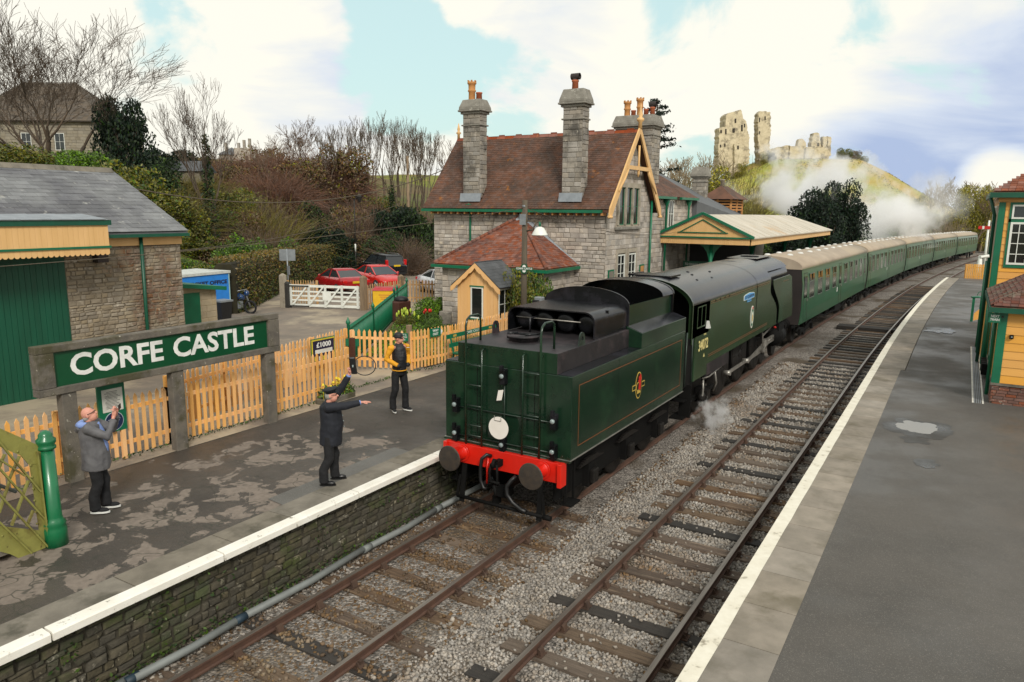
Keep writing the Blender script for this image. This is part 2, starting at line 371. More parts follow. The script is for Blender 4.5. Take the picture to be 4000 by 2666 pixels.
def ballast_mat():
    m = bpy.data.materials.new('ballast_bed'); m.use_nodes = True; t = m.node_tree; nd = t.nodes; lk = t.links.new; b = nd['Principled BSDF']; b.inputs['Roughness'].default_value = .95
    geo = nd.new('ShaderNodeNewGeometry'); vo = nd.new('ShaderNodeTexVoronoi'); vo.inputs['Scale'].default_value = 21; lk(geo.outputs['Position'], vo.inputs['Vector'])
    hs = nd.new('ShaderNodeSeparateColor'); lk(vo.outputs['Color'], hs.inputs[0]); cr = nd.new('ShaderNodeValToRGB'); cr.color_ramp.elements[0].color = (*hx('4f4a44'),1); cr.color_ramp.elements[1].color = (*hx('a09890'),1); lk(hs.outputs[0], cr.inputs[0])
    no = nd.new('ShaderNodeTexNoise'); no.inputs['Scale'].default_value = .6; lk(geo.outputs['Position'], no.inputs['Vector'])
    mr = nd.new('ShaderNodeMapRange'); mr.inputs[1].default_value = .48; mr.inputs[2].default_value = .66; lk(no.outputs[0], mr.inputs[0])
    mx = nd.new('ShaderNodeMix'); mx.data_type = 'RGBA'; lk(mr.outputs[0], mx.inputs[0]); lk(cr.outputs[0], mx.inputs[6]); mx.inputs[7].default_value = (*hx('55493a'),1); lk(mx.outputs[2], b.inputs['Base Color'])
    bp = nd.new('ShaderNodeBump'); bp.invert = True; bp.inputs['Strength'].default_value = 1.; bp.inputs['Distance'].default_value = .05; lk(vo.outputs['Distance'], bp.inputs['Height']); lk(bp.outputs[0], b.inputs['Normal'])
    MATS['ballast_bed'] = m
ballast_mat()
# ------------------------------------------------------------------ line of the railway
def cdx(Y): return .00064*max(0., Y-15.54)**2
def cdz(Y): return -.0082*max(0., min(Y, 140)-21.)
def cang(Y): return math.atan(2*.00064*max(0., Y-15.54))
def tp(x, Y, z): a = cang(Y); return (cdx(Y)+x*math.cos(a), Y-x*math.sin(a), z+cdz(Y))
TRK = 3.35
YS = [-13, 0, 10] + list(range(14, 60, 2)) + list(range(60, 151, 5))
def strip(x0, x1, z0, z1, ys, mb=None, m=0):      # sheet that follows the line
    mb = mb or MB(); vs = []
    for y in ys: vs += [tp(x0, y, z0), tp(x1, y, z1)]
    return mb.add(vs, [(2*i, 2*i+1, 2*i+3, 2*i+2) for i in range(len(ys)-1)], m)
def hermite(t): t = max(0., min(1., t)); return t*t*(3-2*t)
def hedge_x(Y):
    if Y < 12: return -23.2
    if Y < 20: return -23.2-5.9*(Y-12)/8
    return -29.1-5.9*min(1., (Y-20)/10)
def gz(X, Y):
    xr = X-cdx(Y); s = hedge_x(Y)-X
    yard = .84-.26*hermite((-8.5-X)/5.)
    z = yard if X < 3 else .8
    if Y > 55: z += (cdz(Y)-.3-z)*hermite((Y-58)/12.)*(1 if X > -40 else hermite((X+70)/30))
    if s > 0:
        fall = 1-hermite((Y-75)/60.)
        z += fall*(6.2*hermite(s/17.)+6.0*hermite((s-12)/45.)) + .5*mnoise.noise((X*.12, Y*.12, 0))*hermite(s/8)
    if -5.5 < xr < 9.5 and Y < 56: z = -.9
    elif -7 < xr < 9 and Y >= 56: z = min(z, cdz(Y)-.32)
    if X > 14: z += 2.5*hermite((X-16)/25.)*hermite((Y-40)/40)
    r = math.hypot(X, Y)
    if r > 260: z = z*(1-hermite((r-260)/120)) - 2*hermite((r-260)/300)
    return z
xs = [-3500,-2000,-1200,-700,-450,-300,-220,-170] + [-150+4*i for i in range(18)] + [-78+1.5*i for i in range(46)] + [-9,-8,-7,-6.2,-5.8,-5.51,-5.49,-5,-4,-1,2,5,7,9,10,10.5] + [12.5+3*i for i in range(20)] + [75,100,150,220,350,600,1200,2500,3500]
ys = [-600,-300,-150,-80,-40,-20] + [-13+2*i for i in range(34)] + [55.9,56.1,58,60,63,66,70,74,78,83,88,94,100,107,115,124,135,150,170,200,240,300,380,480,650,900,1400,2400,4000]
g = MB(); g.add([(x, y, gz(x, y)) for y in ys for x in xs], [(j*len(xs)+i, j*len(xs)+i+1, (j+1)*len(xs)+i+1, (j+1)*len(xs)+i) for j in range(len(ys)-1) for i in range(len(xs)-1)], 0, True)
struct('ground', g, 'grass')
# car park and yard
yx = [-37+1.0*i for i in range(32)]; yy = [-14+1.0*i for i in range(74)]
yd = MB(); idx = {}
for y in yy:
    for x in yx:
        if hedge_x(y)-x < .6: idx[(x,y)] = len(yd.v); yd.v.append((x, y, gz(x, y)+.03))
for y in yy[:-1]:
    for x in yx[:-1]:
        q = [(x,y),(x+1,y),(x+1,y+1),(x,y+1)]
        if all(k in idx for k in q): yd.f.append(tuple(idx[k] for k in q)); yd.m.append(0); yd.s.append(True)
struct('car_park', yd, 'yard')
# track bed
bb = strip(-2.3, 5.5, -.23, -.23, [y for y in YS if y <= 56]); strip(-4.5, 7.6, -.24, -.24, [54]+[y for y in YS if y > 56]+[170, 200], bb)
bed = struct('ballast', bb, 'ballast_bed')
# loose ballast stones
rd = np.random.default_rng(5)
def stones(x0, x1, y0, y1, sp):
    nx, ny = int((x1-x0)/sp), int((y1-y0)/sp); X, Y = np.meshgrid(x0+sp*np.arange(nx), y0+sp*np.arange(ny)); X = X.ravel()+rd.uniform(-sp/2, sp/2, X.size); Y = Y.ravel()+rd.uniform(-sp/2, sp/2, Y.size)
    return np.c_[X, Y]
P = np.r_[stones(-1.5, 4.85, -9.8, 1.2, .047), stones(1.2, 4.85, 1.2, 9, .05), stones(1.2, 4.85, 9, 19, .065)]
SPC, S0 = .72, -12.0
ph = ((P[:,1]-S0+SPC/2) % SPC)-SPC/2; ons = np.abs(ph) < .12
lt = np.abs(P[:,0]) < 1.25; rtk = np.abs(P[:,0]-TRK) < 1.28
pr_ = rd.uniform(0, 1, len(P)); burn = np.array([mnoise.noise((float(p[0])*.9, float(p[1])*.9, 3.)) for p in P])
keep = ~(ons & lt & (pr_ > .25+.5*(burn > .05))) & ~(ons & rtk & (pr_ > .05)) & ~((np.abs(np.abs(P[:,0])-.7525) < .05) | (np.abs(np.abs(P[:,0]-TRK)-.7525) < .05))
P = P[keep]; ons = (ons & (lt | rtk))[keep]
n = len(P); sz = rd.uniform(.016, .034, n)*np.where(P[:,1] > 9, 1.25, 1.)
zc = -.238 + rd.uniform(0, .024, n) + ons*.055 - .02*(np.abs(P[:,0]) < 1.25)
cube = np.array([(-1,-1,-1),(1,-1,-1),(1,1,-1),(-1,1,-1),(-1,-1,1),(1,-1,1),(1,1,1),(-1,1,1)], float)*.8
V = cube[None]*rd.uniform(.55, 1.15, (n,8,1))*rd.uniform(.7, 1.2, (n,1,3))
a = rd.uniform(0, 6.28, n); b2 = rd.uniform(-.8, .8, n); ca, sa, cb, sb = np.cos(a), np.sin(a), np.cos(b2), np.sin(b2)
y_ = V[:,:,1]*cb[:,None]-V[:,:,2]*sb[:,None]; z_ = V[:,:,1]*sb[:,None]+V[:,:,2]*cb[:,None]; x_ = V[:,:,0]*ca[:,None]-y_*sa[:,None]; y2 = V[:,:,0]*sa[:,None]+y_*ca[:,None]
V = np.stack([x_, y2, z_], -1)*sz[:,None,None] + np.c_[P, zc][:,None,:]
fc = np.array([(0,3,2,1),(4,5,6,7),(0,1,5,4),(1,2,6,5),(2,3,7,6),(3,0,4,7)]); Fc = (fc[None]+8*np.arange(n)[:,None,None]).reshape(-1)
me = bpy.data.meshes.new('ballast_stones'); me.vertices.add(8*n); me.vertices.foreach_set('co', V.reshape(-1)); me.loops.add(len(Fc)); me.loops.foreach_set('vertex_index', Fc.astype(np.int32))
me.polygons.add(6*n); me.polygons.foreach_set('loop_start', np.arange(0, 24*n, 4, dtype=np.int32)); me.polygons.foreach_set('loop_total', np.full(6*n, 4, np.int32)); me.update(); me.validate(); me.materials.append(MATS['stone_ballast']); me.materials.append(MATS['stone_brown'])
brw = np.clip(1.55-np.abs(P[:,0]),0,1)*1.6+.35*burn[keep]-.25*(P[:,1] < -6); me.polygons.foreach_set('material_index', np.repeat((rd.uniform(0,1,n) < brw).astype(np.int32), 6))
o = bpy.data.objects.new('ballast_stones', me); COL.objects.link(o); o.parent = bed; o['kind'] = 'stuff'
# tracks: rails, sleepers, chairs
prof = [(-.034,0),(.034,0),(.036,-.03),(.012,-.045),(.010,-.115),(.032,-.13),(.032,-.15),(-.032,-.15),(-.032,-.13),(-.010,-.115),(-.012,-.045),(-.036,-.03)]
slm = {}
for k in ('brown','black','grey'):
    b = MB(); rr = random.Random(hash(k) % 97 if False else len(k)); b.box(-1.3, 1.3, -.125, .125, -.14, 0); slm[k] = b.mesh('sleeper', 'sleeper_'+k)
cb_ = MB(); cb_.box(-.11, .11, -.08, .08, 0, .022); cb_.extr([(-.10,.022),(-.04,.022),(-.042,.115),(-.07,.10)], 'y', -.055, .055); cb_.extr([(.10,.022),(.035,.022),(.037,.09),(.06,.08)], 'y', -.055, .055); cb_.box(.04,.085,-.03,.03,.06,.105)
chm = cb_.mesh('rail_chair', 'chair_iron')
for xc, nm, yend, yrail in ((0., 'left', 1.5, 130), (TRK, 'right', 62, 150)):
    t = bpy.data.objects.new('railway_track', None); COL.objects.link(t); t['kind'] = 'structure'; WORLD[t.name] = Matrix()
    for s in (-1, 1):
        b = MB(); ysr = [y for y in YS if y <= yrail]; b.loft([[tp(xc+s*.7525+u, y, v) for u, v in prof] for y in ysr], 0, False)
        for i in range(len(b.f)):           # worn running surface
            if (i % 12) == 0 and len(b.f[i]) == 4: b.m[i] = 1
        b.build('rail', ['rail_rust','rail_steel'], t)
    y = S0; rr = random.Random(3+int(xc)); k = 0
    while y < yend:
        kind = rr.choice(['brown','brown','brown','grey','black'] if xc == 0 else ['brown','grey','black','brown','grey'])
        if xc and y > 6: kind = rr.choice(['brown','brown','black'])
        yj = y+rr.uniform(-.03, .03); sl = inst('sleeper', slm[kind], t, Matrix.Translation(tp(xc+rr.uniform(-.05,.05), yj, -.186+rr.uniform(-.012,.006)-(.010 if xc == 0 else 0))) @ Matrix.Rotation(-cang(y)+rr.uniform(-.012,.012), 4, 'Z'))
        if y < 12:
            for s in (-1, 1): inst('rail_chair', chm, sl, Matrix.Translation((xc+s*.7525, yj, -.197)) @ Matrix.Rotation(0 if s > 0 else math.pi, 4, 'Z'))
        y += SPC; k += 1
    if xc:    # fish plate at the joint
        for s in (-1,1):
            b = MB(); b.box(xc+s*.7525-.03, xc+s*.7525+.03, 1.1, 1.55, -.11, -.05); b.build('fish_plate', 'rail_rust', t)
# timber foot crossing over both tracks
c = thing('foot_crossing', 'dark timber boarded foot crossing laid over the rails beside the train', 'crossing', tp(TRK, 30.2, -.1))
for i in range(3):
    b = MB(); y = 29.7+i*.34; b.loft([[tp(x, y, -.19), tp(x, y+.31, -.19), tp(x, y+.31, -.03), tp(x, y, -.03)] for x in (1.6, 4.6)]); b.build('plank', 'timber_dark', c)
# ------------------------------------------------------------------ left platform
lp = MB(); ysp = [y for y in YS if y <= 60]
strip(-6.7, -1.72, .86, .88, ysp, lp); 
for a_, b_ in (((-1.62, .78),(-1.62,-.4)),): strip(a_[0], b_[0], a_[1], b_[1], ysp, lp, 1)
strip(-1.80, -1.5, .78, .78, ysp, lp, 1)
plat = struct('platform', lp, ['asphalt_left','mortar_dark'])
y = -12.6; rr = random.Random(8)
while y < 58:
    l = rr.uniform(2.2, 2.9); a_, b_ = y+.012, min(y+l, 58)-.012
    def ring(yy): return [tp(-1.61, yy, .785), tp(-1.43, yy, .785), tp(-1.43, yy, .872), tp(-1.45, yy, .893), tp(-1.61, yy, .899)]
    b = MB(); b.loft([ring(a_), ring((a_+b_)/2), ring(b_)]); b.build('coping_stone', 'white_coping', plat)
    y += l
y = -12.6
while y < 58:
    l = rr.uniform(.9, 1.9); a_, b_ = y+.008, min(y+l, 58)-.008
    b = MB(); b.loft([[tp(-2.10, q, .765), tp(-1.615, q, .765), tp(-1.615, q, .894), tp(-2.10, q, .890)] for q in (a_, b_)]); b.build('edge_slab', 'concrete', plat)
    y += l
masonry(plat, 'wall_stone', 'wall_stone_dark', (-1.62, -11, -.25), (0,1,0), (1,0,0), 13.0, .98, ch=(.05,.14), ln=(.09,.36), dep=(.015,.06), gap=.004, seed=4, limit=300, jit=.2, tilt=.07)
# newer tarmac patch by the edge
pp = [onZ(400+x/1.623, 1700+y/1.623, .888) for x, y in ((1050,405),(1185,462),(1985,112),(1850,78))]
b = MB(); b.quad(*[(p.x, p.y, .8885-.0004*(-1.7-p.x)/5*0) for p in pp]); b.build('tarmac_patch', 'asphalt_new', plat)
# grey conduit along the platform wall
c = thing('cable_conduit', 'grey pipe laid along the foot of the platform wall in jointed lengths', 'pipe', (-1.27,-11,-.1))
rr = random.Random(2); yb = [-12,-9.2,-6.6,-5.0,-2.4,-.4,3]
for i in range(len(yb)-1):
    b = MB(); b.tube([(-1.28+rr.uniform(-.03,.03), yb[i]+.02, -.07), (-1.25, (yb[i]+yb[i+1])/2, -.09), (-1.28+rr.uniform(-.03,.03), yb[i+1]-.02, -.07)], .055, 10); b.build('pipe_length', 'conduit', c)
    b = MB(); b.tube([(-1.27, yb[i+1]-.09, -.075), (-1.27, yb[i+1]+.09, -.075)], .062, 10); b.build('pipe_joint', 'cable_band' if i in (1,2) else 'conduit', c)
# ------------------------------------------------------------------ right platform
XE = TRK+1.474
rp = MB(); strip(XE+.95, 13, .88, .88, [y for y in YS if y <= 58], rp); strip(XE+.06, XE+.06, .74, -.4, [y for y in YS if y <= 58], rp, 1); strip(XE+.06, XE+.97, .735, .735, [y for y in YS if y <= 58], rp, 1)
rp.add([tp(XE,58,.88), tp(13,58,.88), tp(13,58,-1), tp(XE,58,-1)], [(0,1,2,3)], 1)
rplat = struct('platform', rp, ['asphalt_right','mortar_dark'])
y = -12.6; rr = random.Random(12)
while y < 57.9:
    l = rr.uniform(.85, 1.0) if y < 20 else rr.uniform(1.6, 2.2); a_, b_ = y+.006, min(y+l, 58)-.006; w_ = .93 if y > 14 else .82
    b = MB(); b.loft([[tp(XE, q, .76), tp(XE+w_, q, .76), tp(XE+w_, q, .883), tp(XE+.02, q, .883), tp(XE, q, .865)] for q in (a_, b_)]); b.build('edge_slab', 'slab', rplat)
    y += l
b = strip(XE+.82, XE+.96, .879, .879, [-13,0,14]); b.build('asphalt_margin', 'asphalt_right', rplat)
b = MB(); ysl = [-13+.5*i for i in range(58)]+[y for y in YS if 16 <= y <= 58]; rr = random.Random(5)
vs = []
for q in ysl: e_ = rr.uniform(-.004,.004); vs += [tp(XE+.012, q, .887), tp(XE+.205+e_, q, .887)]
b.add(vs, [(2*i,2*i+1,2*i+3,2*i+2) for i in range(len(ysl)-1)]); b.build('painted_line', 'white_line', rplat)
m = bpy.data.materials.new('puddle'); m.use_nodes = True; q = m.node_tree.nodes['Principled BSDF']; q.inputs['Base Color'].default_value = (.035,.034,.033,1); q.inputs['Roughness'].default_value = .06; q.inputs['Specular IOR Level'].default_value = .5; q.inputs['IOR'].default_value = 3.4
nz = m.node_tree.nodes.new('ShaderNodeTexNoise'); nz.inputs['Scale'].default_value = 3; mr = m.node_tree.nodes.new('ShaderNodeMapRange'); mr.inputs[3].default_value = .02; mr.inputs[4].default_value = .12; m.node_tree.links.new(nz.outputs[0], mr.inputs[0]); m.node_tree.links.new(mr.outputs[0], q.inputs['Roughness']); MATS['puddle'] = m
asphalt('wet_asphalt', hx('3c3a37'), hx('33312e'), wet=.38)
for i, (cx, cy, rx, ry, lb) in enumerate([(6.45,7.3,.42,.5,'large bright rain puddle on the right hand platform asphalt'),(6.45,6.2,.28,.26,'small dark puddle just below the bright puddle on the platform'),(6.72,4.65,.2,.3,'faint damp puddle alone on the open platform asphalt'),(6.4,23.8,.55,1.1,'thin puddle across the platform beside the signal box')]):
    rr = random.Random(i); b = MB(); pts = []
    for j in range(48):
        a_ = 2*math.pi*j/48; k = 1+.5*mnoise.noise((math.cos(a_)*1.6+i*5, math.sin(a_)*1.6, 1.))+.15*mnoise.noise((math.cos(a_)*5+i*5, math.sin(a_)*5, 1.)); pts.append((cx+rx*k*math.cos(a_), cy+ry*k*math.sin(a_), .8845))
    if i == 0: wet = MB(); wet.add([(cx+(p[0]-cx)*1.7+.05, cy+(p[1]-cy)*1.55-.1, .8842) for p in pts], [tuple(range(48))]); wet.build('damp_patch', 'wet_asphalt', rplat)
    b.add(pts, [tuple(range(48))]); tag(b.build('puddle', 'puddle' if i in (0,) else 'wet_asphalt'), lb, 'puddle')
# ================================================================== TRAIN
M('loco_green', hx('172e20'), hx('12261b'), rough=.2, scale=1.5, coat=.2, spec=.4, c3=hx('1c3524'), s3=.8)
M('cab_green', hx('2f4229'), hx('273823'), rough=.26, scale=.9, coat=0, spec=.55, c3=hx('2c4630'), s3=.5)
M('loco_black', hx('121316'), hx('0e0f11'), rough=.27, scale=2, spec=.3, c3=hx('232227'), s3=1.2, bump=.04, bscale=3)
M('casing_top', hx('1d1e22'), hx('17181b'), rough=.24, scale=1.2, spec=.28, coat=0, c3=hx('2a2a30'), s3=.9, bump=.04, bscale=2)
M('deck_black', hx('2c292b'), hx('222022'), rough=.5, spec=.3, scale=3, c3=hx('3d3537'), s3=1.3, bump=.15, bscale=20)
M('frame_black', hx('0d0d0d'), hx('131211'), rough=.75, scale=3, bump=.2, spec=.15)
M('motion_steel', hx('a3a09a'), hx('77736c'), rough=.35, scale=4, metal=.45)
M('wheel_black', hx('161514'), hx('201d1b'), spec=.25, rough=.55, scale=5, bump=.1)
M('beam_red', hx('d8210f'), hx('c41c0e'), rough=.4, scale=2, coat=.3)
M('buffer_head', hx('2b2725'), hx('40362c'), rough=.6, scale=9, bump=.2)
M('disc_white', hx('e6dfd8'), hx('dcd5cc'), rough=.5)
M('hose_black', hx('161617'), rough=.45, bump=.1)
M('lamp_metal', hx('3c4a42'), hx('1f2a24'), rough=.35, metal=.3)
M('glass_lens', hx('8d9a9a'), rough=.15)
M('lining', hx('7a4524'), hx('6a3d20'), rough=.4)
M('cream_paint', hx('e0d08c'), rough=.5)
M('name_blue', hx('62ace2'), hx('58a0d6'), rough=.4); M('name_ink', hx('1d2f55'), rough=.5)
M('badge_white', hx('e6e6dc'), rough=.5)
M('badge_green', hx('2f6b4a'), rough=.5)
M('badge_red', hx('c42318'), rough=.5)
M('badge_gold', hx('c2a24a'), rough=.5)
M('coach_green', hx('225f40'), hx('1d5438'), rough=.3, scale=.8, coat=.35, c3=hx('2b5c38'), s3=.4)
M('coach_roof', hx('aa9b88'), hx('928474'), rough=.75, scale=1.2, c3=hx('a3947f'), s3=.5, stretch=(1,.5,1), bump=.1, bscale=8)
M('coach_end', hx('2a2220'), hx('1e1918'), rough=.7, scale=2, bump=.2)
M('vent_white', hx('d6d6d2'), hx('bdbdb8'), rough=.5)
M('window_frame_alu', hx('6f7a70'), rough=.35, metal=.4)
def glassy(name, c, rough=.06, spec=.8):
    m = bpy.data.materials.new(name); m.use_nodes = True; b = m.node_tree.nodes['Principled BSDF']; b.inputs['Base Color'].default_value = (*c, 1); b.inputs['Roughness'].default_value = rough; b.inputs['Specular IOR Level'].default_value = spec
    no = m.node_tree.nodes.new('ShaderNodeTexNoise'); no.inputs['Scale'].default_value = 1.2; bp = m.node_tree.nodes.new('ShaderNodeBump'); bp.inputs['Strength'].default_value = .04; m.node_tree.links.new(no.outputs[0], bp.inputs['Height']); m.node_tree.links.new(bp.outputs[0], b.inputs['Normal'])
    MATS[name] = m
glassy('glass_dark', (.012,.014,.014)); glassy('glass_car', (.02,.025,.03), .04, .7); glassy('glass_coach', (.03,.035,.03), .08, .9)
def wheel(r, w=.13, spokes=0, mb=None):
    b = mb or MB(); b.lathe([(r*.86,-w/2),(r,-w/2),(r,w*.35),(r+.03,w*.35),(r+.03,w/2),(r*.86,w/2)], 28, ax='x')
    b.lathe([(.02,-w*.3),(r*.88,-w*.3),(r*.88,w*.2),(.02,w*.2)], 28, ax='x'); b.lathe([(.02,-w*.6),(.13,-w*.6),(.14,w*.5),(.02,w*.5)], 14, ax='x')
    for k in range(spokes):
        a = 2*math.pi*k/spokes; b.tube([(-w*.32, .14*math.cos(a), .14*math.sin(a)), (-w*.32, r*.86*math.cos(a), r*.86*math.sin(a))], .035, 6)
    return b
def lining_rect(t, X, y0, y1, z0, z1, wd=.016):
    b = MB()
    for (a, c, d, e) in ((y0,y1,z0,z0+wd),(y0,y1,z1-wd,z1),(y0,y0+wd,z0+wd,z1-wd),(y1-wd,y1,z0+wd,z1-wd)): b.box(X, X+.003, a, c, d, e)
    b.build('lining', 'lining', t)
def ellipse(t, name, mat, X, y, z, ry, rz, th=.004, n=28):
    b = MB(); b.extr([(y+ry*math.cos(2*math.pi*k/n), z+rz*math.sin(2*math.pi*k/n)) for k in range(n)], 'x', X, X+th); return b.build(name, mat, t)
# ------------------------------------------------------------------ tender
T = thing('tender', 'dark green steam locomotive tender with red buffer beam and white disc', 'tender', (0,0,0))
HW = 1.36; ZB, ZL, ZD = 1.27, 2.79, 3.17
b = MB(); b.box(-HW, HW, 0, 6.1, ZB, ZL); b.build('tank', 'loco_green', T, bevel=.012)
b = MB(); b.extr([(-1.065,ZL+.002),(1.065,ZL+.002),(1.065,ZD),(-1.065,ZD)], 'y', 0.0, 3.28); o = b.build('upper_tank', ['loco_green','deck_black'], T, bevel=.008)
for p in o.data.polygons: p.material_index = 0 if p.normal.y < -.5 else 1
for s in (-1,1):
    b = MB(); b.box(min(s*1.075,s*1.35), max(s*1.075,s*1.35), .03, 3.2, ZL+.002, ZL+.008); b.build('side_ledge', 'casing_top', T)
for s in (-1,1):
    b = MB(); b.extr([(s*1.36,ZL+.003),(s*1.36,3.11),(s*1.0,3.235),(s*1.0,ZL+.003)], 'y', 3.22, 6.09); b.build('raised_side', 'loco_green', T, bevel=.008)
    b = MB(); b.add([(s*1.355,3.24,3.117),(s*1.355,6.06,3.117),(s*1.0,6.06,3.241),(s*1.0,3.24,3.241)], [(0,1,2,3)]); b.build('sloping_shelf', 'casing_top', T)
    b = MB(); b.extr([(s*.99,3.0),(s*1.02,3.0),(s*1.02,3.66),(s*.99,3.66)], 'y', 3.33, 5.93); b.build('coal_side_plate', 'loco_green', T)
def arch(y0, y1, zt=4.01, zs=3.64, hw=1.02, z0=3.0, n=20):
    pts = [(-hw,z0)] + [(-hw*math.cos(math.pi*k/n), zs+(zt-zs)*math.sin(math.pi*k/n)**.9) for k in range(n+1)] + [(hw,z0)]
    q = MB(); q.extr(pts, 'y', y0, y1); return q
arch(3.29, 3.33).build('bulkhead', 'loco_black', T); arch(5.9, 5.97, 4.02, 3.7, 1.07).build('bulkhead', 'loco_black', T)
n = 18; b = MB(); rings = []
for y in (5.2, 6.0): rings.append([(-1.07*math.cos(math.pi*k/n), y, 3.68+.335*math.sin(math.pi*k/n)**.9) for k in range(n+1)])
b.loft(rings, 0, True, False, False); b.build('front_cover', 'casing_top', T)
b = MB(); b.add([(-.99,3.34,3.3),(.99,3.34,3.3),(.99,5.9,3.05),(-.99,5.9,3.05)], [(0,1,2,3)])
for k in range(260):
    rr = random.Random(k); b.ball((rr.uniform(-.9,.9), rr.uniform(3.5,5.8), 3.2+rr.uniform(-.08,.1)), (rr.uniform(.05,.12), rr.uniform(.05,.12), rr.uniform(.05,.1)), 5)
M('coal', hx('161618'), hx('26262a'), rough=.5, rnd=.3); b.build('coal', 'coal', T, kind='stuff')
# vacuum tank hood
def hood(y, g=0.): 
    pts = []; hw, z0, z1, r = .99-g, 3.175+g*.3, 3.69-g, .2
    for cx, a0 in ((-hw+r, math.pi), (hw-r, math.pi/2)):
        for k in range(7): a = a0-math.pi/2*k/6; pts.append((cx+r*math.cos(a), y, z1-r+r*math.sin(a)))
    return [(-hw,y,z0)]+pts+[(hw,y,z0)]
b = MB(); b.loft([hood(1.66), hood(3.28)], 0, True, False, False); b.loft([hood(1.66,.025), hood(3.2,.025)], 0, True, False, False)
A, B = hood(1.66), hood(1.66,.025); b.loft([A,B], 0, False, False, False); b.build('tank_hood', 'loco_black', T)
b = MB(); b.box(-.96,.96,2.35,2.37,3.18,3.66); b.build('hood_back', 'frame_black', T)
for k in range(4):
    x = -.72+k*.48; b = MB(); b.lathe([(.01,1.84),(.12,1.835),(.19,1.86),(.215,1.92),(.215,2.36)], 22, c=(x,0,3.43), ax='y'); b.build('vacuum_tank', 'loco_black', T)
b = MB(); b.tube([(-.86,1.8,3.46),(.62,1.8,3.46)], .014, 8)
b.build('equaliser_pipe', 'motion_steel', T)
b = MB(); b.tube([(-.36,1.5,3.17),(-.36,1.5,3.5),(-.3,1.72,3.52)], .022, 8); b.build('vent_pipe', 'loco_black', T)
b = MB(); b.lathe([(.29,3.17),(.30,3.25),(.33,3.255),(.33,3.275),(.02,3.285)], 24, c=(-.12,.85,0)); b.build('filler_lid', 'deck_black', T)
b = MB(); b.box(-.3,.06,.78,.9,3.284,3.30); b.tube([(-.42,.75,3.2),(-.42,.75,3.3),(-.25,.85,3.31)], .02, 6); b.tube([(.0,.7,3.3),(.16,1.0,3.3)], .016, 6); b.build('lid_clamp', 'loco_black', T)
for s, y in ((1,.98),(-1,1.3)):
    b = MB(); pts = [(-.14,0),(.14,0)] + [(.11*math.cos(a), .2+.11*math.sin(a)) for a in [math.pi*k/8 for k in range(9)]]
    hol = [(.045*math.cos(2*math.pi*k/11+.4), .19+.045*math.sin(2*math.pi*k/11+.4)) for k in range(11)]
    x = s*1.05
    rings = [[(x+dx, y+u, ZD-.06+v) for u, v in pts] for dx in (-.012,.012)] ; b.loft(rings, 0, False, False)
    for q, fl in ((0,1),(1,0)):
        o0 = len(b.v); b.v += rings[q]; b.v += [(x+(-.012,.012)[q], y+u, ZD-.06+v) for u, v in hol]
        # annulus between outline and hole
        mp_ = [min(range(11), key=lambda h: (hol[h][0]-u)**2+(hol[h][1]-v)**2) for u, v in pts]
        for i in range(11):
            j = (i+1) % 11; b.f.append((o0+i, o0+j, o0+11+mp_[j], o0+11+mp_[i])) if mp_[i] != mp_[j] else b.f.append((o0+i, o0+j, o0+11+mp_[i])); b.m.append(0); b.s.append(False)
    b.build('lifting_lug', 'deck_black' if s < 0 else 'lamp_metal', T)
# rear face fittings
for xo, xi in ((-.82,-.46),(.78,.42)):
    lad = MB(); s = -1 if xo < 0 else 1
    lad.tube([(xo,-.09,1.22),(xo,-.09,3.5),(xo,-.05,3.62),(xo,.05,3.68),(xo,.30,3.68),(xo,.38,3.63),(xo,.40,3.55),(xo,.40,3.17)], .022, 10); 
    L_ = lad.build('ladder', 'loco_green', T)
    q = MB(); q.tube([(xi,-.09,1.24),(xi,-.09,3.08),(xi,0,3.1)], .02, 8); q.build('stile', 'loco_green', L_)
    for z in (1.42,1.62,2.0,2.4,2.78):
        q = MB(); q.tube([(xo,-.09,z),(xi,-.09,z)], .013, 8); q.build('rung', 'lamp_metal', L_)
    for zz in (3.08,1.3):
        q = MB(); q.tube([(xo,-.09,zz),(xo,0,zz+.02)], .016, 6); q.build('bracket', 'loco_green', L_)
for x, z in ((-1.06,1.98),(1.06,1.98),(-1.06,1.42),(1.06,1.42),(0,2.66),(0,1.36)):
    b = MB(); b.box(x-.055,x+.055,-.13,-.002,z-.16,z+.12); l_ = b.build('lamp_bracket', 'loco_black', T, bevel=.01)
    q = MB(); q.lathe([(.005,-.165),(.042,-.16),(.045,-.13)], 14, c=(x,0,z), ax='y'); q.build('lens', 'glass_lens', l_)
    q = MB(); q.box(x-.03,x+.03,-.17,-.11,z+.1,z+.2); q.build('lamp_iron', 'loco_black', l_)
b = MB()
for z in (1.93, 1.37): b.tube([(-1.06,-.04,z),(1.06,-.04,z)], .012, 6)
b.tube([(0,-.03,2.6),(0,-.03,1.4)], .014, 6); b.tube([(-.6,-.05,1.24),(.9,-.05,1.24)], .012, 6); b.build('conduit_pipe', 'lamp_metal', T)
b = MB(); b.lathe([(.005,-.205),(.21,-.205),(.21,-.19),(.005,-.19)], 32, c=(-.02,0,1.70), ax='y', sm=False); dsc = b.build('headcode_disc', 'disc_white', T)
b = MB(); b.tube([(-.1,-.215,1.93),(-.1,-.215,1.84),(.04,-.215,1.84),(.04,-.215,1.93)], .006, 6); b.build('wire_handle', 'motion_steel', dsc)
b = MB(); b.obox((-.08,-.06,2.28), (.055,0,.012), (0,.004,0), (.02,0,.10)); b.build('data_plate', 'disc_white', T)
b = MB(); b.box(-1.37,1.37,-.05,.03,1.235,1.268); b.build('footstep_angle', 'loco_green', T)
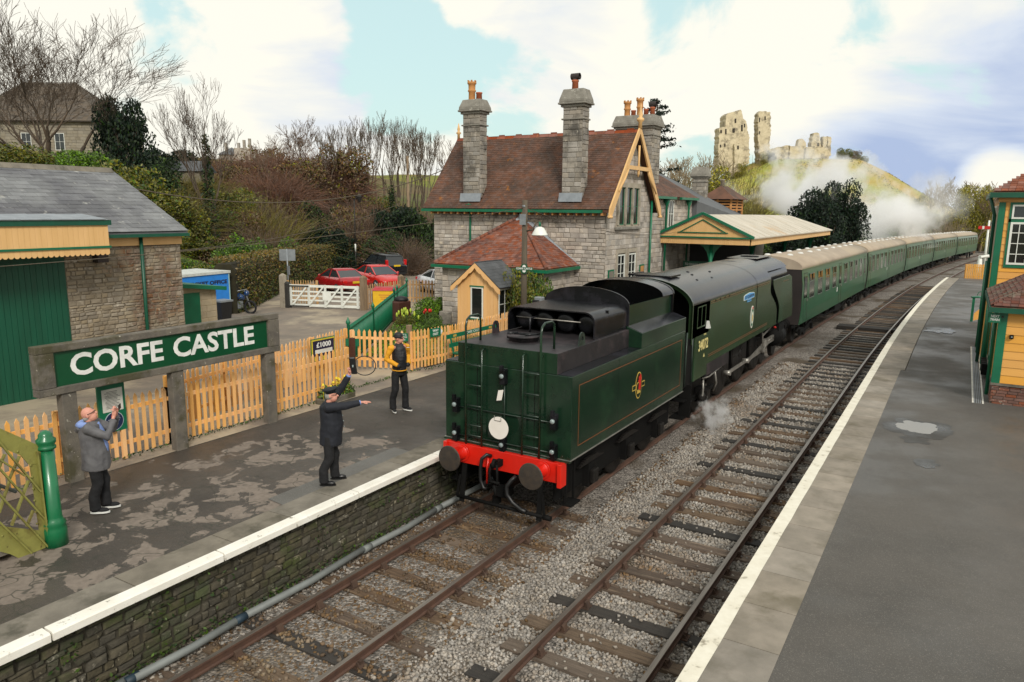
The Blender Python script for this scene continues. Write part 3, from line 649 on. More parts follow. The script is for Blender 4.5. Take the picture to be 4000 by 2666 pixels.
# buffer beam
b = MB(); b.box(-1.2,1.2,-.14,.02,.86,1.232); b.box(-1.28,-1.2,-.2,.02,.80,1.235); b.box(1.2,1.28,-.2,.02,.80,1.235); bb_ = b.build('buffer_beam', 'beam_red', T, bevel=.008)
for s in (-1,1):
    b = MB(); x = s*.875; b.lathe([(.17,-.17),(.17,-.14),(.125,-.18),(.11,-.42),(.13,-.43),(.13,-.46)][::1], 20, c=(x,0,1.06), ax='y'); b.box(x-.05,x+.05,-.44,-.16,1.12,1.19); B_ = b.build('buffer', 'beam_red', T)
    q = MB(); q.tube([(x,-.46,1.06),(x,-.53,1.06)], .07, 12); q.lathe([(.23,-.53),(.245,-.55),(.235,-.572),(.02,-.582)], 28, c=(x,0,1.06), ax='y', sm=False); q.build('buffer_head', 'buffer_head', B_)
b = MB(); b.box(-.05,.05,-.34,-.14,.98,1.1); b.tube([(0,-.30,1.1),(0,-.38,1.14),(0,-.43,1.08),(0,-.40,1.0)], .035, 8)
for x in (-.06,.06): b.tube([(x,-.38,1.06),(x*1.4,-.40,.9),(x*1.2,-.38,.74),(x,-.36,.66)], .025, 8)
b.tube([(-.12,-.38,.72),(.12,-.38,.72)], .028, 8); b.tube([(0,-.37,.66),(.03,-.36,.5),(0,-.34,.42)], .03, 8); b.build('screw_coupling', 'frame_black', T)
b = MB(); b.tube([(-.2,-.16,1.12),(-.25,-.24,1.16),(-.33,-.28,1.08),(-.36,-.28,.88),(-.36,-.28,.66),(-.3,-.28,.52),(-.24,-.26,.5)], .035, 10); b.build('vacuum_hose', 'hose_black', T)
b = MB(); b.tube([(-.24,-.2,1.08),(-.25,-.22,.9),(-.25,-.23,.6)], .02, 8); b.build('hose_standpipe', 'beam_red', T)
b = MB(); b.tube([(.36,-.18,.84),(.30,-.24,.78),(.22,-.28,.66),(.22,-.28,.5),(.34,-.27,.36),(.52,-.26,.26),(.62,-.26,.24)], .042, 10); b.build('steam_heat_hose', 'hose_black', T)
b = MB(); b.box(-.14,.14,-.16,.1,.36,.5); b.box(-.16,-.1,-.18,.05,.16,.36); b.build('drag_box', 'frame_black', T)
b = MB(); b.tube([(-.95,-.2,.2),(1.05,-.2,.2)], .035, 10); b.tube([(.95,-.2,.2),(1.1,-.2,.2)], .05, 10); b.build('brake_cross_pipe', 'frame_black', T)
for s in (-1,1):
    b = MB(); b.beam((s*.83,-.1,.86),(s*.85,-.2,.1),.1,.03); b.beam((s*.9,-.16,.62),(s*.96,-.2,.2),.05,.02); b.build('guard_iron', 'frame_black', T)
    b = MB(); b.box(min(s*1.0,s*1.04),max(s*1.0,s*1.04),.05,6.05,.42,1.268)
    for y in (1.35,3.2,5.05): b.box(min(s*1.04,s*1.17),max(s*1.04,s*1.17),y-.17,y+.17,.36,.82)
    b.build('outside_frame', 'frame_black', T)
    for y in (1.35,3.2,5.05):
        b = MB(); b.box(min(s*1.17,s*1.26),max(s*1.17,s*1.26),y-.12,y+.12,.42,.7); b.build('axlebox', 'wheel_black', T, bevel=.02)
        b = MB()
        for k in range(5): b.box(min(s*1.10,s*1.16),max(s*1.10,s*1.16),y-.55+k*.07,y+.55-k*.07,.84+k*.022,.86+k*.022)
        b.build('leaf_spring', 'wheel_black', T)
    b = MB(); b.box(min(s*1.1,s*1.34),max(s*1.1,s*1.34),.12,.5,.35,.38); b.beam((s*1.2,.15,1.25),(s*1.2,.15,.36),.04,.03); b.beam((s*1.2,.47,1.25),(s*1.2,.47,.36),.04,.03); b.build('step', 'frame_black', T)
wm = wheel(.545).mesh('wheel', 'wheel_black')
for y in (1.35,3.2,5.05):
    for s in (-1,1): inst('wheel', wm, T, Matrix.Translation((s*.76,y,.545)) @ Matrix.Rotation(0 if s > 0 else math.pi, 4, 'Z'))
    b = MB(); b.tube([(-.75,y,.545),(.75,y,.545)], .08, 10); b.build('axle', 'wheel_black', T)
b = MB(); b.box(-.9,.9,.3,6.0,.75,1.26); b.build('well_tank', 'frame_black', T)
b = MB(); b.box(-1.38,1.38,-.02,6.1,1.264,1.276); b.build('valance', 'motion_steel', T)
lining_rect(T, HW+.001, .28, 5.85, 1.47, 2.6)
# crest on the tender side
ey, ez = 3.13, 2.02
ellipse(T, 'emblem_ring', 'badge_gold', HW+.001, ey, ez, .175, .29); ellipse(T, 'emblem_field', 'loco_green', HW+.005, ey, ez, .155, .265)
for s in (-1,1):
    b = MB(); b.box(HW+.002,HW+.005,min(ey+s*.17,ey+s*.34),max(ey+s*.17,ey+s*.34),ez-.07,ez+.05); b.build('emblem_scroll', 'badge_gold', T)
    b = MB(); b.box(HW+.0055,HW+.007,min(ey+s*.18,ey+s*.325),max(ey+s*.18,ey+s*.325),ez-.05,ez+.03); b.build('emblem_scroll_field', 'loco_green', T)
ellipse(T, 'emblem_wheel', 'badge_gold', HW+.0095, ey-.06, ez-.02, .085, .10, .003); ellipse(T, 'emblem_wheel_centre', 'loco_green', HW+.0125, ey-.06, ez-.02, .065, .08, .002)
b = MB(); lion = [(-.02,-.08),(.09,-.1),(.11,.0),(.1,.08),(.13,.12),(.1,.2),(.05,.24),(.03,.17),(-.02,.2),(-.01,.12),(-.05,.1),(0,.05)]
b.extr([(ey-.015+u*1.05, ez+.0+v*1.05) for u, v in lion], 'x', HW+.015, HW+.018); b.build('emblem_lion', 'badge_red', T)
b = MB(); b.extr([(ey-.09,ez-.17),(ey+.1,ez-.17),(ey+.08,ez-.1),(ey+.05,ez-.13),(ey,ez-.08),(ey-.04,ez-.13),(ey-.08,ez-.1)], 'x', HW+.0095, HW+.012); b.build('emblem_crown', 'badge_gold', T)
# ------------------------------------------------------------------ locomotive
LO = thing('steam_locomotive', 'green air-smoothed steam locomotive with black casing top and number 34072', 'locomotive', (0,6.9,0))
def csec(hw=1.36, zb=1.62, zt=3.95, zs=3.33, n=9):
    pts = [(hw,zb),(hw,2.5),(hw,zs)]
    for k in range(1, n+1):
        a = math.pi/2*k/n; pts.append((hw*math.cos(a)**.85 if k < n else 0, zs+(zt-zs)*math.sin(a)**1.15))
    return pts + [(-x,z) for x,z in pts[-2::-1]]
def shell(y0, y1, name, mats, sec=None, zcut=3.30, **k):
    s_ = sec or csec(); b = MB(); rings = [[(x,y,z) for x,z in s_] for y in (y0,y1)]; b.loft(rings, 0, False, False, False); b.add(rings[0], [tuple(range(len(s_)))]); b.add(rings[1], [tuple(range(len(s_)))])
    for i, q in enumerate(b.f):
        zc_ = sum(b.v[j][2] for j in q)/len(q); b.s[i] = len(q) == 4
        if len(q) == 4: b.m[i] = 1 if zc_ > zcut else 0
        else: b.m[i] = 2
    return b.build(name, mats, LO, **k)
shell(8.02, 15.2, 'boiler_casing', ['cab_green','casing_top','frame_black'])
# casing side runs on to a curved trailing edge before the deflector
for s in (-1,1):
    b = MB(); pts = [(15.2,1.62),(16.5,1.62)] + [(16.5-1.75*(math.sin(math.pi/2*k/8))**2.2, 2.0+1.32*k/8) for k in range(9)] + [(15.2,3.33)]
    pts = [(max(y,15.205),z) for y,z in pts]; b.extr(pts, 'x', min(s*1.33,s*1.36), max(s*1.33,s*1.36)); b.build('casing_side', 'cab_green', LO)
    b = MB(); pts = [(16.75,1.62)]+[(16.75-1.35*(math.sin(math.pi/2*k/8))**2.2, 2.0+1.3*k/8) for k in range(9)]
    pts = [(y+.12,z) for y,z in pts]+[(18.3,3.30),(18.75,3.2),(19.3,1.9),(19.3,1.62)]; b.extr(pts, 'x', min(s*1.35,s*1.375), max(s*1.35,s*1.375)); b.build('smoke_deflector', 'cab_green', LO, bevel=.006)
shell(15.2, 19.1, 'smokebox_casing', ['frame_black','casing_top','frame_black'], csec(1.12, 1.3, 3.93, 3.3))
b = MB(); n = 14
for (y0,y1,r) in ((14.6,18.8,1.22),): b.loft([[(-r*math.cos(math.pi*(.12+.76*k/n)), y, 3.32+.64*math.sin(math.pi*(.12+.76*k/n))**.9) for k in range(n+1)] for y in (y0,(y0+y1)/2,y1)], 0, True, False, False)
b.build('roof_cowl', 'casing_top', LO)
b = MB(); b.box(-.55,.55,16.4,18.8,3.945,3.962); b.build('cowl_plate', 'loco_black', LO)
b = MB(); b.tube([(0,17.6,3.6),(0,17.6,3.99)], [.36,.33], 20); b.build('chimney', 'frame_black', LO)
# straps, rivets, valves on the casing
for y in (13.2,):
    b = MB(); s_ = csec(1.372,3.3,3.962,3.34); b.loft([[(x,yy,z) for x,z in s_] for yy in (y,y+.05)], 0, True, False, False); b.build('casing_strap', 'loco_black', LO)
b = MB(); b.lathe([(.01,.04),(.09,.04),(.1,0)], 14, c=(.45,13.6,3.87)); b.build('sand_filler', 'loco_black', LO)
for x, y in ((.85,8.4),(.55,8.9),(.9,9.6),(.6,10.4),(.3,9.3)):
    zf = 3.33+.62*max(0.,1-(x/1.36)**2.3)**.62; b = MB(); b.ball((x,y,zf), (.05,.06,.03), 8); b.build('roof_fitting', 'loco_black', LO)
b = MB(); b.box(-.55,.55,7.15,7.95,3.945,3.985); b.box(-.6,-.5,7.1,8,3.95,4.0); b.build('cab_roof_hatch', 'loco_black', LO)
b = MB()
for k in range(70):
    y = 8.1+k*.1; b.box(1.362,1.368,y,y+.012,3.24,3.252)
b.build('rivet_row', 'cab_green', LO, kind='stuff')
for k in range(4):
    b = MB(); b.box(1.34,1.366,8.5+k*.45,8.58+k*.45,3.25,3.30); b.build('vent_slot', 'frame_black', LO)
# cab
for s in (-1,1):
    b = MB(); x0, x1 = min(s*1.33,s*1.36), max(s*1.33,s*1.36); b.box(x0,x1,6.9,8.02,1.35,2.72); b.box(x0,x1,6.9,7.0,2.72,3.25); b.box(x0,x1,7.66,8.02,2.72,3.25); b.box(x0,x1,6.9,8.02,3.25,3.345); b.build('cab_side', 'cab_green', LO)
    f = MB()
    for a_,b_,c_,d_ in ((6.98,7.68,2.70,2.735),(6.98,7.68,3.235,3.265),(6.975,7.01,2.735,3.235),(7.65,7.685,2.735,3.235),(7.32,7.35,2.735,3.235)): f.box(s*1.345-.025,s*1.345+.025,a_,b_,c_,d_)
    wn = f.build('cab_window', 'cab_green', LO)
    f = MB(); f.box(s*1.345-.004,s*1.345+.004,7.35,7.65,2.735,3.235); f.build('pane', 'glass_dark', wn)
    f = MB(); f.extr([(7.75,2.62),(7.98,2.6),(7.80,2.82)], 'x', s*1.372-.01, s*1.372+.06); f.build('side_shield', 'vent_white', wn)
    b = MB(); b.tube([(s*1.34,6.78,1.35),(s*1.34,6.75,2.7)], .02, 8); b.tube([(s*1.34,6.25,1.35),(s*1.34,6.3,2.7)], .02, 8); b.build('handrail', 'lamp_metal', LO)
    b = MB(); b.box(min(s*1.0,s*1.36),max(s*1.0,s*1.36),6.2,6.85,.5,.53); b.box(min(s*1.0,s*1.36),max(s*1.0,s*1.36),6.2,6.85,.95,.98); b.beam((s*1.3,6.5,1.35),(s*1.3,6.5,.5),.3,.03); b.build('cab_step', 'frame_black', LO)
s_ = csec(1.362, 3.33, 3.955, 3.34); b = MB(); b.loft([[(x,y,z) for x,z in s_] for y in (6.6,7.3,8.03)], 0, True, False, False); s2 = csec(1.335, 3.33, 3.93, 3.34); b.loft([[(x,y,z) for x,z in s2] for y in (6.6,7.3,8.03)], 0, True, False, False); b.build('cab_roof', 'casing_top', LO)
b = MB(); s_ = csec(1.368, 2.35, 3.962, 3.34); s2 = csec(1.25, 2.35, 3.86, 3.3); b.loft([[(x,6.55,z) for x,z in s_],[(x,6.62,z) for x,z in s_],[(x,6.64,z) for x,z in s2]], 0, False, False, False); b.build('cab_rear_edge', 'cab_green', LO)
b = MB(); b.box(-1.3,1.3,7.9,8.0,1.35,3.3); b.box(-1.3,1.3,6.15,8.0,1.30,1.35); b.build('cab_bulkhead', 'frame_black', LO)
for s in (-1,1):
    b = MB(); b.box(min(s*1.,s*1.33),max(s*1.,s*1.33),6.1,6.9,1.3,2.5); b.build('fall_plate', 'frame_black', LO)
# lower casing, frames, wheels, motion
for s in (-1,1):
    b = MB(); b.box(min(s*1.3,s*1.358),max(s*1.3,s*1.358),8.02,10.2,1.28,1.618); b.build('side_skirt', 'deck_black', LO)
    b = MB(); b.box(min(s*.52,s*.58),max(s*.52,s*.58),7.5,19.4,.62,1.64); b.build('main_frame', 'frame_black', LO)
    b = MB(); b.box(min(s*.9,s*1.34),max(s*.9,s*1.34),10.2,17.2,1.6,1.625); b.build('running_plate', 'frame_black', LO)
    b = MB(); b.lathe([(.02,17.35),(.34,17.35),(.34,18.35),(.02,18.37)], 22, c=(s*1.06,0,.98), ax='y'); b.lathe([(.02,17.3),(.15,17.3),(.15,18.4),(.02,18.4)], 14, c=(s*1.0,0,1.48), ax='y'); b.box(s*1.05-.25,s*1.05+.25,17.4,18.3,.98,1.5); b.build('cylinder', 'frame_black', LO)
    b = MB(); b.beam((s*1.12,17.35,1.05),(s*1.12,15.75,1.05),.07,.07); b.beam((s*1.12,17.35,.9),(s*1.12,15.75,.9),.07,.07); b.build('slide_bar', 'motion_steel', LO)
    b = MB(); b.beam((s*1.12,16.05,.98),(s*1.13,13.6,.72),.05,.11); b.tube([(s*1.12,17.4,.98),(s*1.12,16.0,.98)], .045, 10); b.box(s*1.12-.06,s*1.12+.06,15.9,16.25,.86,1.1); b.build('connecting_rod', 'motion_steel', LO)
    b = MB(); b.beam((s*1.07,11.35,.72),(s*1.07,15.85,.72),.045,.1)
    for y in (11.35,13.6,15.85): b.tube([(s*.95,y,.72),(s*1.16,y,.72)], .08, 12)
    b.build('coupling_rod', 'motion_steel', LO)
    b = MB(); b.beam((s*1.2,15.2,1.45),(s*1.2,15.4,.75),.03,.06); b.beam((s*1.2,15.4,.78),(s*1.18,16.0,.9),.03,.05); b.beam((s*1.2,15.25,1.35),(s*1.1,17.3,1.48),.03,.05); b.build('valve_rod', 'motion_steel', LO)
    b = MB(); b.tube([(s*1.25,8.1,1.2),(s*1.27,8.6,1.15),(s*1.25,9.3,1.18),(s*1.2,10.4,1.2)], .025, 8); b.tube([(s*1.2,8.3,1.2),(s*1.25,8.2,.9),(s*1.22,8.25,.5),(s*1.2,8.35,.35)], .028, 8); b.tube([(s*1.2,9.4,1.2),(s*1.24,9.5,.8),(s*1.1,9.7,.5)], .03, 8)
    b.build('injector_pipe', 'motion_steel', LO)
    b = MB(); b.lathe([(.02,-.12),(.1,-.1),(.12,.05),(.06,.14)], 12, c=(s*1.18,8.3,.62)); b.box(s*1.18-.1,s*1.18+.1,8.5,8.8,.5,.75); b.build('injector', 'wheel_black', LO)
    b = MB(); b.box(min(s*.9,s*1.0),max(s*.9,s*1.0),8.0,10.1,.5,.62); b.box(s*.95-.1,s*.95+.1,8.75,9.15,.35,.75); b.build('trailing_truck', 'frame_black', LO)
    b = MB(); b.beam((s*.8,10.7,.2),(s*.8,10.5,1.2),.06,.05); b.beam((s*.8,12.9,.2),(s*.8,12.5,1.2),.06,.05); b.beam((s*.8,15.1,.2),(s*.8,14.8,1.2),.06,.05); b.build('brake_hanger', 'frame_black', LO)
wd = wheel(.94, .14, 9).mesh('driving_wheel', 'wheel_black'); wt = wheel(.545).mesh('wheel', 'wheel_black'); wb = wheel(.47).mesh('wheel', 'wheel_black')
for me_, nm_, r_, ys_ in ((wd,'driving_wheel',.94,(11.35,13.6,15.85)),(wt,'trailing_wheel',.545,(8.95,)),(wb,'bogie_wheel',.47,(17.0,18.95))):
    for y in ys_:
        for s in (-1,1): inst(nm_, me_, LO, Matrix.Translation((s*.76,y,r_)) @ Matrix.Rotation(math.pi if s > 0 else 0, 4, 'Z'))
        b = MB(); b.tube([(-.75,y,r_),(.75,y,r_)], .09, 10); b.build('axle', 'wheel_black', LO)
b = MB(); b.lathe([(.02,8.5),(.8,8.5),(.8,15.2),(.02,15.2)], 20, c=(0,0,2.0), ax='y'); b.box(-.5,.5,7.6,10.2,.7,1.6); b.build('boiler', 'frame_black', LO)
b = MB(); b.box(-1.15,1.15,19.38,19.5,.85,1.2); b.build('front_buffer_beam', 'frame_black', LO)
for s in (-1,1):
    b = MB(); b.lathe([(.15,19.5),(.12,19.6),(.1,19.85),(.23,19.87),(.23,19.92),(.02,19.95)], 18, c=(s*.875,0,1.06), ax='y'); b.build('front_buffer', 'frame_black', LO)
    b = MB(); b.tube([(s*1.2,17.0,1.45),(s*1.25,17.05,1.4)], .04, 8); b.build('drain_valve', 'badge_red', LO)
b = MB()
for z in (3.235,1.80): 
    for dz in (0,.05): b.box(1.3605,1.364,8.1,15.0,z+dz,z+dz+.014)
b.build('lining', 'lining', LO)
b = MB(); b.box(1.376,1.379,17.2,18.2,3.12,3.135); b.build('deflector_lining', 'lining', LO)
# nameplate, squadron badge, number
b = MB(); b.extr([(11.56,2.962),(12.84,2.962),(12.84,3.10),(12.7,3.136),(12.2,3.166),(11.7,3.136),(11.56,3.10)], 'x', 1.362, 1.375); np_ = b.build('nameplate', 'badge_white', LO)
b = MB(); b.extr([(11.58,2.975),(12.82,2.975),(12.82,3.09),(12.68,3.125),(12.2,3.155),(11.72,3.125),(11.58,3.09)], 'x', 1.3755, 1.379); b.box(1.3755,1.379,11.95,12.45,2.88,2.955); b.build('nameplate_field', 'name_blue', np_)
text('257 SQUADRON', .13, 'name_ink', np_, (1.3805,12.2,3.045), (0,1,0), (0,0,1), width=1.12, bold=.003)
text('BATTLE OF BRITAIN CLASS', .04, 'name_ink', np_, (1.3805,12.2,2.917), (0,1,0), (0,0,1), width=.46)
ellipse(LO, 'badge_plate', 'badge_white', 1.361, 12.74, 2.33, .19, .36, .012, 32); ellipse(LO, 'badge_ring', 'badge_green', 1.374, 12.74, 2.33, .155, .31, .003, 32); ellipse(LO, 'badge_centre', 'badge_white', 1.378, 12.74, 2.31, .11, .2, .003, 28); ellipse(LO, 'badge_device', 'badge_gold', 1.382, 12.74, 2.3, .06, .12, .003, 18)
b = MB(); b.extr([(12.68,2.58),(12.8,2.58),(12.82,2.66),(12.74,2.64),(12.66,2.66)], 'x', 1.376, 1.38); b.build('badge_crown', 'badge_red', LO)
text('34072', .38, 'cream_paint', LO, (1.3625,7.62,2.2), (0,1,0), (0,0,1), bold=.008, width=.82)
text('7P 5FA', .07, 'cream_paint', LO, (1.3625,7.72,2.47), (0,1,0), (0,0,1))
b = MB(); b.extr([(7.66,1.87),(7.78,1.87),(7.72,1.97)], 'x', 1.3605, 1.3635); b.build('yellow_triangle', 'cream_paint', LO)
# ------------------------------------------------------------------ coaches
def coach():
    t = thing('railway_coach', 'x', 'coach', (0,0,0), 0, 'green coaches behind the locomotive'); Lc = 19.75
    def sec(hw=1.41):
        r_ = [(hw-.06,1.0),(hw,1.5),(hw,2.1),(hw-.02,2.7),(hw-.09,3.30)]; return r_
    p = sec(); b = MB(); ring = p+[(-x,z) for x,z in p[::-1]]; b.loft([[(x,y,z) for x,z in ring] for y in (0,Lc)], 0, False); o = b.build('body', 'coach_green', t)
    n = 12; rf = [(1.345*math.cos(math.pi*k/n)**1 if True else 0, 3.305+.52*math.sin(math.pi*k/n)**.85) for k in range(n+1)]
    b = MB(); b.loft([[(x,y,z) for x,z in rf] for y in (-.03,5,10,15,Lc+.03)], 0, True); b.build('roof', 'coach_roof', t)
    b = MB()
    for s in (-1,1): b.box(min(s*1.31,s*1.37),max(s*1.31,s*1.37),-.02,Lc+.02,3.285,3.325)
    b.build('gutter', 'coach_green', t)
    for y in (-.012, Lc+.002):
        b = MB(); q = [(1.34,1.0),(1.4,1.6),(1.39,2.6),(1.31,3.28),(1.1,3.55),(.6,3.77),(0,3.815)]; q = q+[(-x,z) for x,z in q[-2::-1]]; b.extr(q, 'y', y, y+.01); b.build('end_panel', 'coach_end', t)
        b = MB(); y0, y1 = (y-.42,y) if y < 1 else (y,y+.42); b.box(-.5,.5,y0,y1,1.15,3.3); b.build('gangway', 'frame_black', t, bevel=.05)
    wys = [1.95,3.85,5.75,7.65,11.2,13.1,15.0,16.9]; drs = [.62,9.43,18.7]
    fr = MB(); x = 0.
    for a_,b_,c_,d_ in ((-.56,.56,2.0,2.035),(-.56,.56,3.045,3.08),(-.56,-.525,2.035,3.045),(.525,.56,2.035,3.045),(-.525,.525,2.72,2.745)): fr.box(0,.012,a_,b_,c_,d_)
    fm = fr.mesh('window_frame', 'window_frame_alu'); q = MB(); q.quad((.005,-.53,2.03),(.005,.53,2.03),(.005,.53,2.73),(.005,-.53,2.73)); pm = q.mesh('pane', 'glass_coach')
    q = MB(); q.quad((-.0,-.53,2.74),(-.0,.53,2.74),(-.02,.53,3.05),(-.02,-.53,3.05)); q.quad((.012,-.53,2.74),(.012,-.17,2.74),(.012,-.17,3.05),(.012,-.53,3.05)); q.quad((.012,.17,2.74),(.012,.53,2.74),(.012,.53,3.05),(.012,.17,3.05)); vm = q.mesh('ventilator', 'glass_dark')
    df = MB()
    for a_,b_,c_,d_ in ((-.36,-.34,1.1,3.15),(.34,.36,1.1,3.15),(-.34,.34,3.13,3.15)): df.box(0,.006,a_,b_,c_,d_)
    dfm = df.mesh('door', 'coach_end'); q = MB(); q.quad((.008,-.26,2.1),(.008,.26,2.1),(.008,.26,3.0),(.008,-.26,3.0)); dpm = q.mesh('door_pane', 'glass_dark'); q = MB(); q.box(.004,.04,.27,.31,1.95,2.05); dhm = q.mesh('door_handle', 'motion_steel')
    tilt = math.atan2(.09, 1.2)
    for s in (1,-1):
        base = Matrix.Rotation(0 if s > 0 else math.pi, 4, 'Z')
        def side(y): # plane of the upper side leans inwards
            return Matrix.Translation((0,y,0)) @ base @ Matrix.Translation((1.41,0,2.1)) @ Matrix.Rotation(-.045, 4, 'Y') @ Matrix.Translation((.004,0,-2.1))
        for y in wys:
            f_ = inst('window', fm, t, side(y)); inst('pane', pm, f_, side(y)); inst('ventilator', vm, f_, side(y))
        for y in drs:
            f_ = inst('door', dfm, t, side(y)); inst('door_pane', dpm, f_, side(y)); inst('door_handle', dhm, f_, side(y))
    q = MB(); q.lathe([(.02,.09),(.08,.085),(.13,.05),(.14,0),(.02,-.02)], 12); vmesh = q.mesh('roof_vent', 'vent_white')
    for k in range(9):
        y = 1.3+k*2.15
        for s in (-1,1): inst('roof_vent', vmesh, t, Matrix.Translation((s*.42, y+(.5 if s > 0 else 0), 3.775)))
    b = MB(); b.box(-1.1,1.1,.3,Lc-.3,.92,1.0); b.box(-.6,.6,7,9,.45,.92); b.box(.5,1.15,10.2,12.0,.5,.92); b.box(-1.15,-.5,6.5,8,.5,.92); b.tube([(.7,8.6,.7),(.7,9.8,.7)], .25, 12)
    for s in (-1,1): b.beam((s*1.1,5.5,.9),(s*1.1,7.5,.6),.06,.08); b.beam((s*1.1,7.5,.6),(s*1.1,12.5,.6),.06,.08); b.beam((s*1.1,12.5,.6),(s*1.1,14.5,.9),.06,.08)
    b.build('underframe', 'frame_black', t)
    for yb_ in (2.9, Lc-2.9):
        bg = MB()
        for s in (-1,1):
            bg.extr([(yb_-1.75,.55),(yb_-1.5,.72),(yb_-.6,.62),(yb_,.5),(yb_+.6,.62),(yb_+1.5,.72),(yb_+1.75,.55),(yb_+1.4,.42),(yb_,.34),(yb_-1.4,.42)], 'x', min(s*.98,s*1.06), max(s*.98,s*1.06))
            for d in (-1.3,1.3): bg.box(min(s*1.06,s*1.16),max(s*1.06,s*1.16),yb_+d-.13,yb_+d+.13,.34,.6)
        g_ = bg.build('bogie', 'frame_black', t)
        for d in (-1.3,1.3):
            for s in (-1,1): inst('wheel', wb, g_, Matrix.Translation((s*.76,yb_+d,.47)) @ Matrix.Rotation(math.pi if s > 0 else 0, 4, 'Z'))
    for yb_, d in ((0,-1),(Lc,1)):
        for s in (-1,1):
            b = MB(); b.lathe([(.13,yb_),(.1,yb_+d*.2),(.07,yb_+d*.3),(.2,yb_+d*.31),(.2,yb_+d*.34),(.02,yb_+d*.35)], 14, c=(s*.875,0,1.06), ax='y'); b.build('buffer', 'frame_black', t)
    b = MB(); b.box(1.413,1.416,8.6,8.8,1.72,1.95); b.build('number_mark', 'vent_white', t)
    return t
cproto = coach()
clab = ['first green passenger coach with beige roof, coupled to the locomotive','second green passenger coach counted from the locomotive','third and middle green passenger coach of the train','fourth green passenger coach counted from the locomotive','last green passenger coach, at the far end of the curving train']
for i in range(5):
    t = cproto if i == 0 else copy_tree(cproto); y0 = 20.98+i*20.42; a_, b_ = Vector(tp(0,y0,0)), Vector(tp(0,y0+19.75,0)); d = b_-a_
    t.location = a_; t.rotation_euler = (math.atan2(d.z, math.hypot(d.x,d.y)), 0, -math.atan2(d.x, d.y)); t['label'] = clab[i]
# rivets and seams on the tender plates
b = MB(); rr = random.Random(1)
for k in range(60): y = .08+k*.1; b.ball((HW+.002,y,ZL-.05), (.006,.009,.009), 5); b.ball((HW+.002,y,ZB+.06), (.006,.009,.009), 5)
for k in range(26): x = -1.3+k*.104; b.ball((x,-.002,ZB+.05), (.009,.006,.009), 5); b.ball((x*.8,-.002,ZD-.05), (.009,.006,.009), 5)
b.build('rivets', 'loco_green', T, kind='stuff')
for x in (-.62,.62):
    b = MB(); b.box(x-.006,x+.006,-.004,0,ZB+.02,ZL); b.build('plate_seam', 'frame_black', T)
for y in (2.05,4.1):
    b = MB(); b.box(HW,HW+.0008,y-.004,y+.004,ZB+.02,ZL-.01); b.build('plate_seam', 'frame_black', T)
# ================================================================== BUILDINGS
M('house_stone', hx('b5aca1'), hx('9a9188'), rough=.95, scale=2.2, bump=.6, bscale=16, rnd=.22, c3=hx('6c665c'), s3=.9, t3=(.54,.68), spots=(hx('c8bda8'), 5, (.6,.74)))
M('house_mortar', hx('857d72'), hx('6f685e'), rough=1, scale=4, bump=.4, bscale=30)
M('chimney_stone', hx('9a9389'), hx('7d776e'), rough=.95, scale=3, bump=.6, bscale=16, rnd=.24, c3=hx('5a5650'), s3=1.2, t3=(.52,.66), spots=(hx('b0a899'), 6, (.62,.74)))
M('dressed_stone', hx('a59c8c'), hx('8f8677'), rough=.9, scale=3, bump=.3, bscale=25, c3=hx('6f685b'), s3=1.4, t3=(.54,.7))
M('cap_stone', hx('8a867d'), hx('6f6b63'), rough=.95, scale=3.5, bump=.7, bscale=18, spots=(hx('b0ada2'), 6, (.6,.75)))
M('tile_brown', hx('68493a'), hx('523a2e'), rough=.85, scale=1.2, bump=.3, bscale=30, rnd=.17, c3=hx('4a382e'), s3=.6, t3=(.46,.62), spots=(hx('8a5a30'), 1.6, (.63,.74)))
M('tile_red', hx('84523f'), hx('6d4233'), rough=.85, scale=2, bump=.3, bscale=30, rnd=.22, c3=hx('5a3a32'), s3=1.1, t3=(.52,.66), spots=(hx('b49a88'), 9, (.68,.74)))
M('tile_moss', hx('6e4236'), hx('54362c'), rough=.95, scale=2, bump=.5, bscale=25, rnd=.2, c3=hx('6a6152'), s3=2.2, t3=(.48,.62))
M('slate', hx('797a7b'), hx('68696b'), rough=.65, scale=1.5, bump=.25, bscale=25, rnd=.16, c3=hx('56565a'), s3=.5, t3=(.44,.62), stretch=(1,1,.5), spots=(hx('9c9b96'), 3, (.62,.75)))
M('slate_dark', hx('55575a'), hx('47494b'), rough=.7, scale=2, bump=.2, bscale=25, rnd=.15)
M('shed_stone', hx('948977'), hx('786d5d'), rough=.95, scale=2.4, bump=.7, bscale=16, rnd=.2, c3=hx('6b4f3c'), s3=.7, t3=(.52,.66), spots=(hx('b5ab98'), 4, (.6,.73)))
M('shed_mortar', hx('857a68'), hx('6c6254'), rough=1, scale=4, bump=.5, bscale=30)
M('station_green', hx('0f6a4a'), hx('0c5c40'), rough=.4, scale=2, spec=.5)
M('dark_green', hx('0b4f3a'), hx('0a4532'), rough=.45, scale=1.4, stretch=(4,4,.4), bump=.1)
M('cream_orange', hx('dcb27a'), hx('d0a66c'), rough=.55, scale=1.5, stretch=(3,3,.4), spots=(hx('a88350'), 2.2, (.66,.8)))
M('hut_cream', hx('e6b67c'), hx('deac70'), rough=.6, scale=1.2, stretch=(3,3,.5), rnd=.03)
M('board_orange', hx('dba049'), hx('d09540'), rough=.5, scale=1.2, stretch=(.5,.5,3), rnd=.05)
M('lead', hx('8d9399'), hx('767c82'), rough=.6, scale=3, bump=.2)
M('clay_pot', hx('c08a52'), hx('a8733f'), rough=.8, scale=4, bump=.2)
M('clay_red', hx('b0623f'), hx('974f32'), rough=.8, scale=4)
M('soot', hx('3a3230'), rough=.9)
M('white_paint', hx('dfe1da'), hx('d2d4cc'), rough=.5, scale=3)
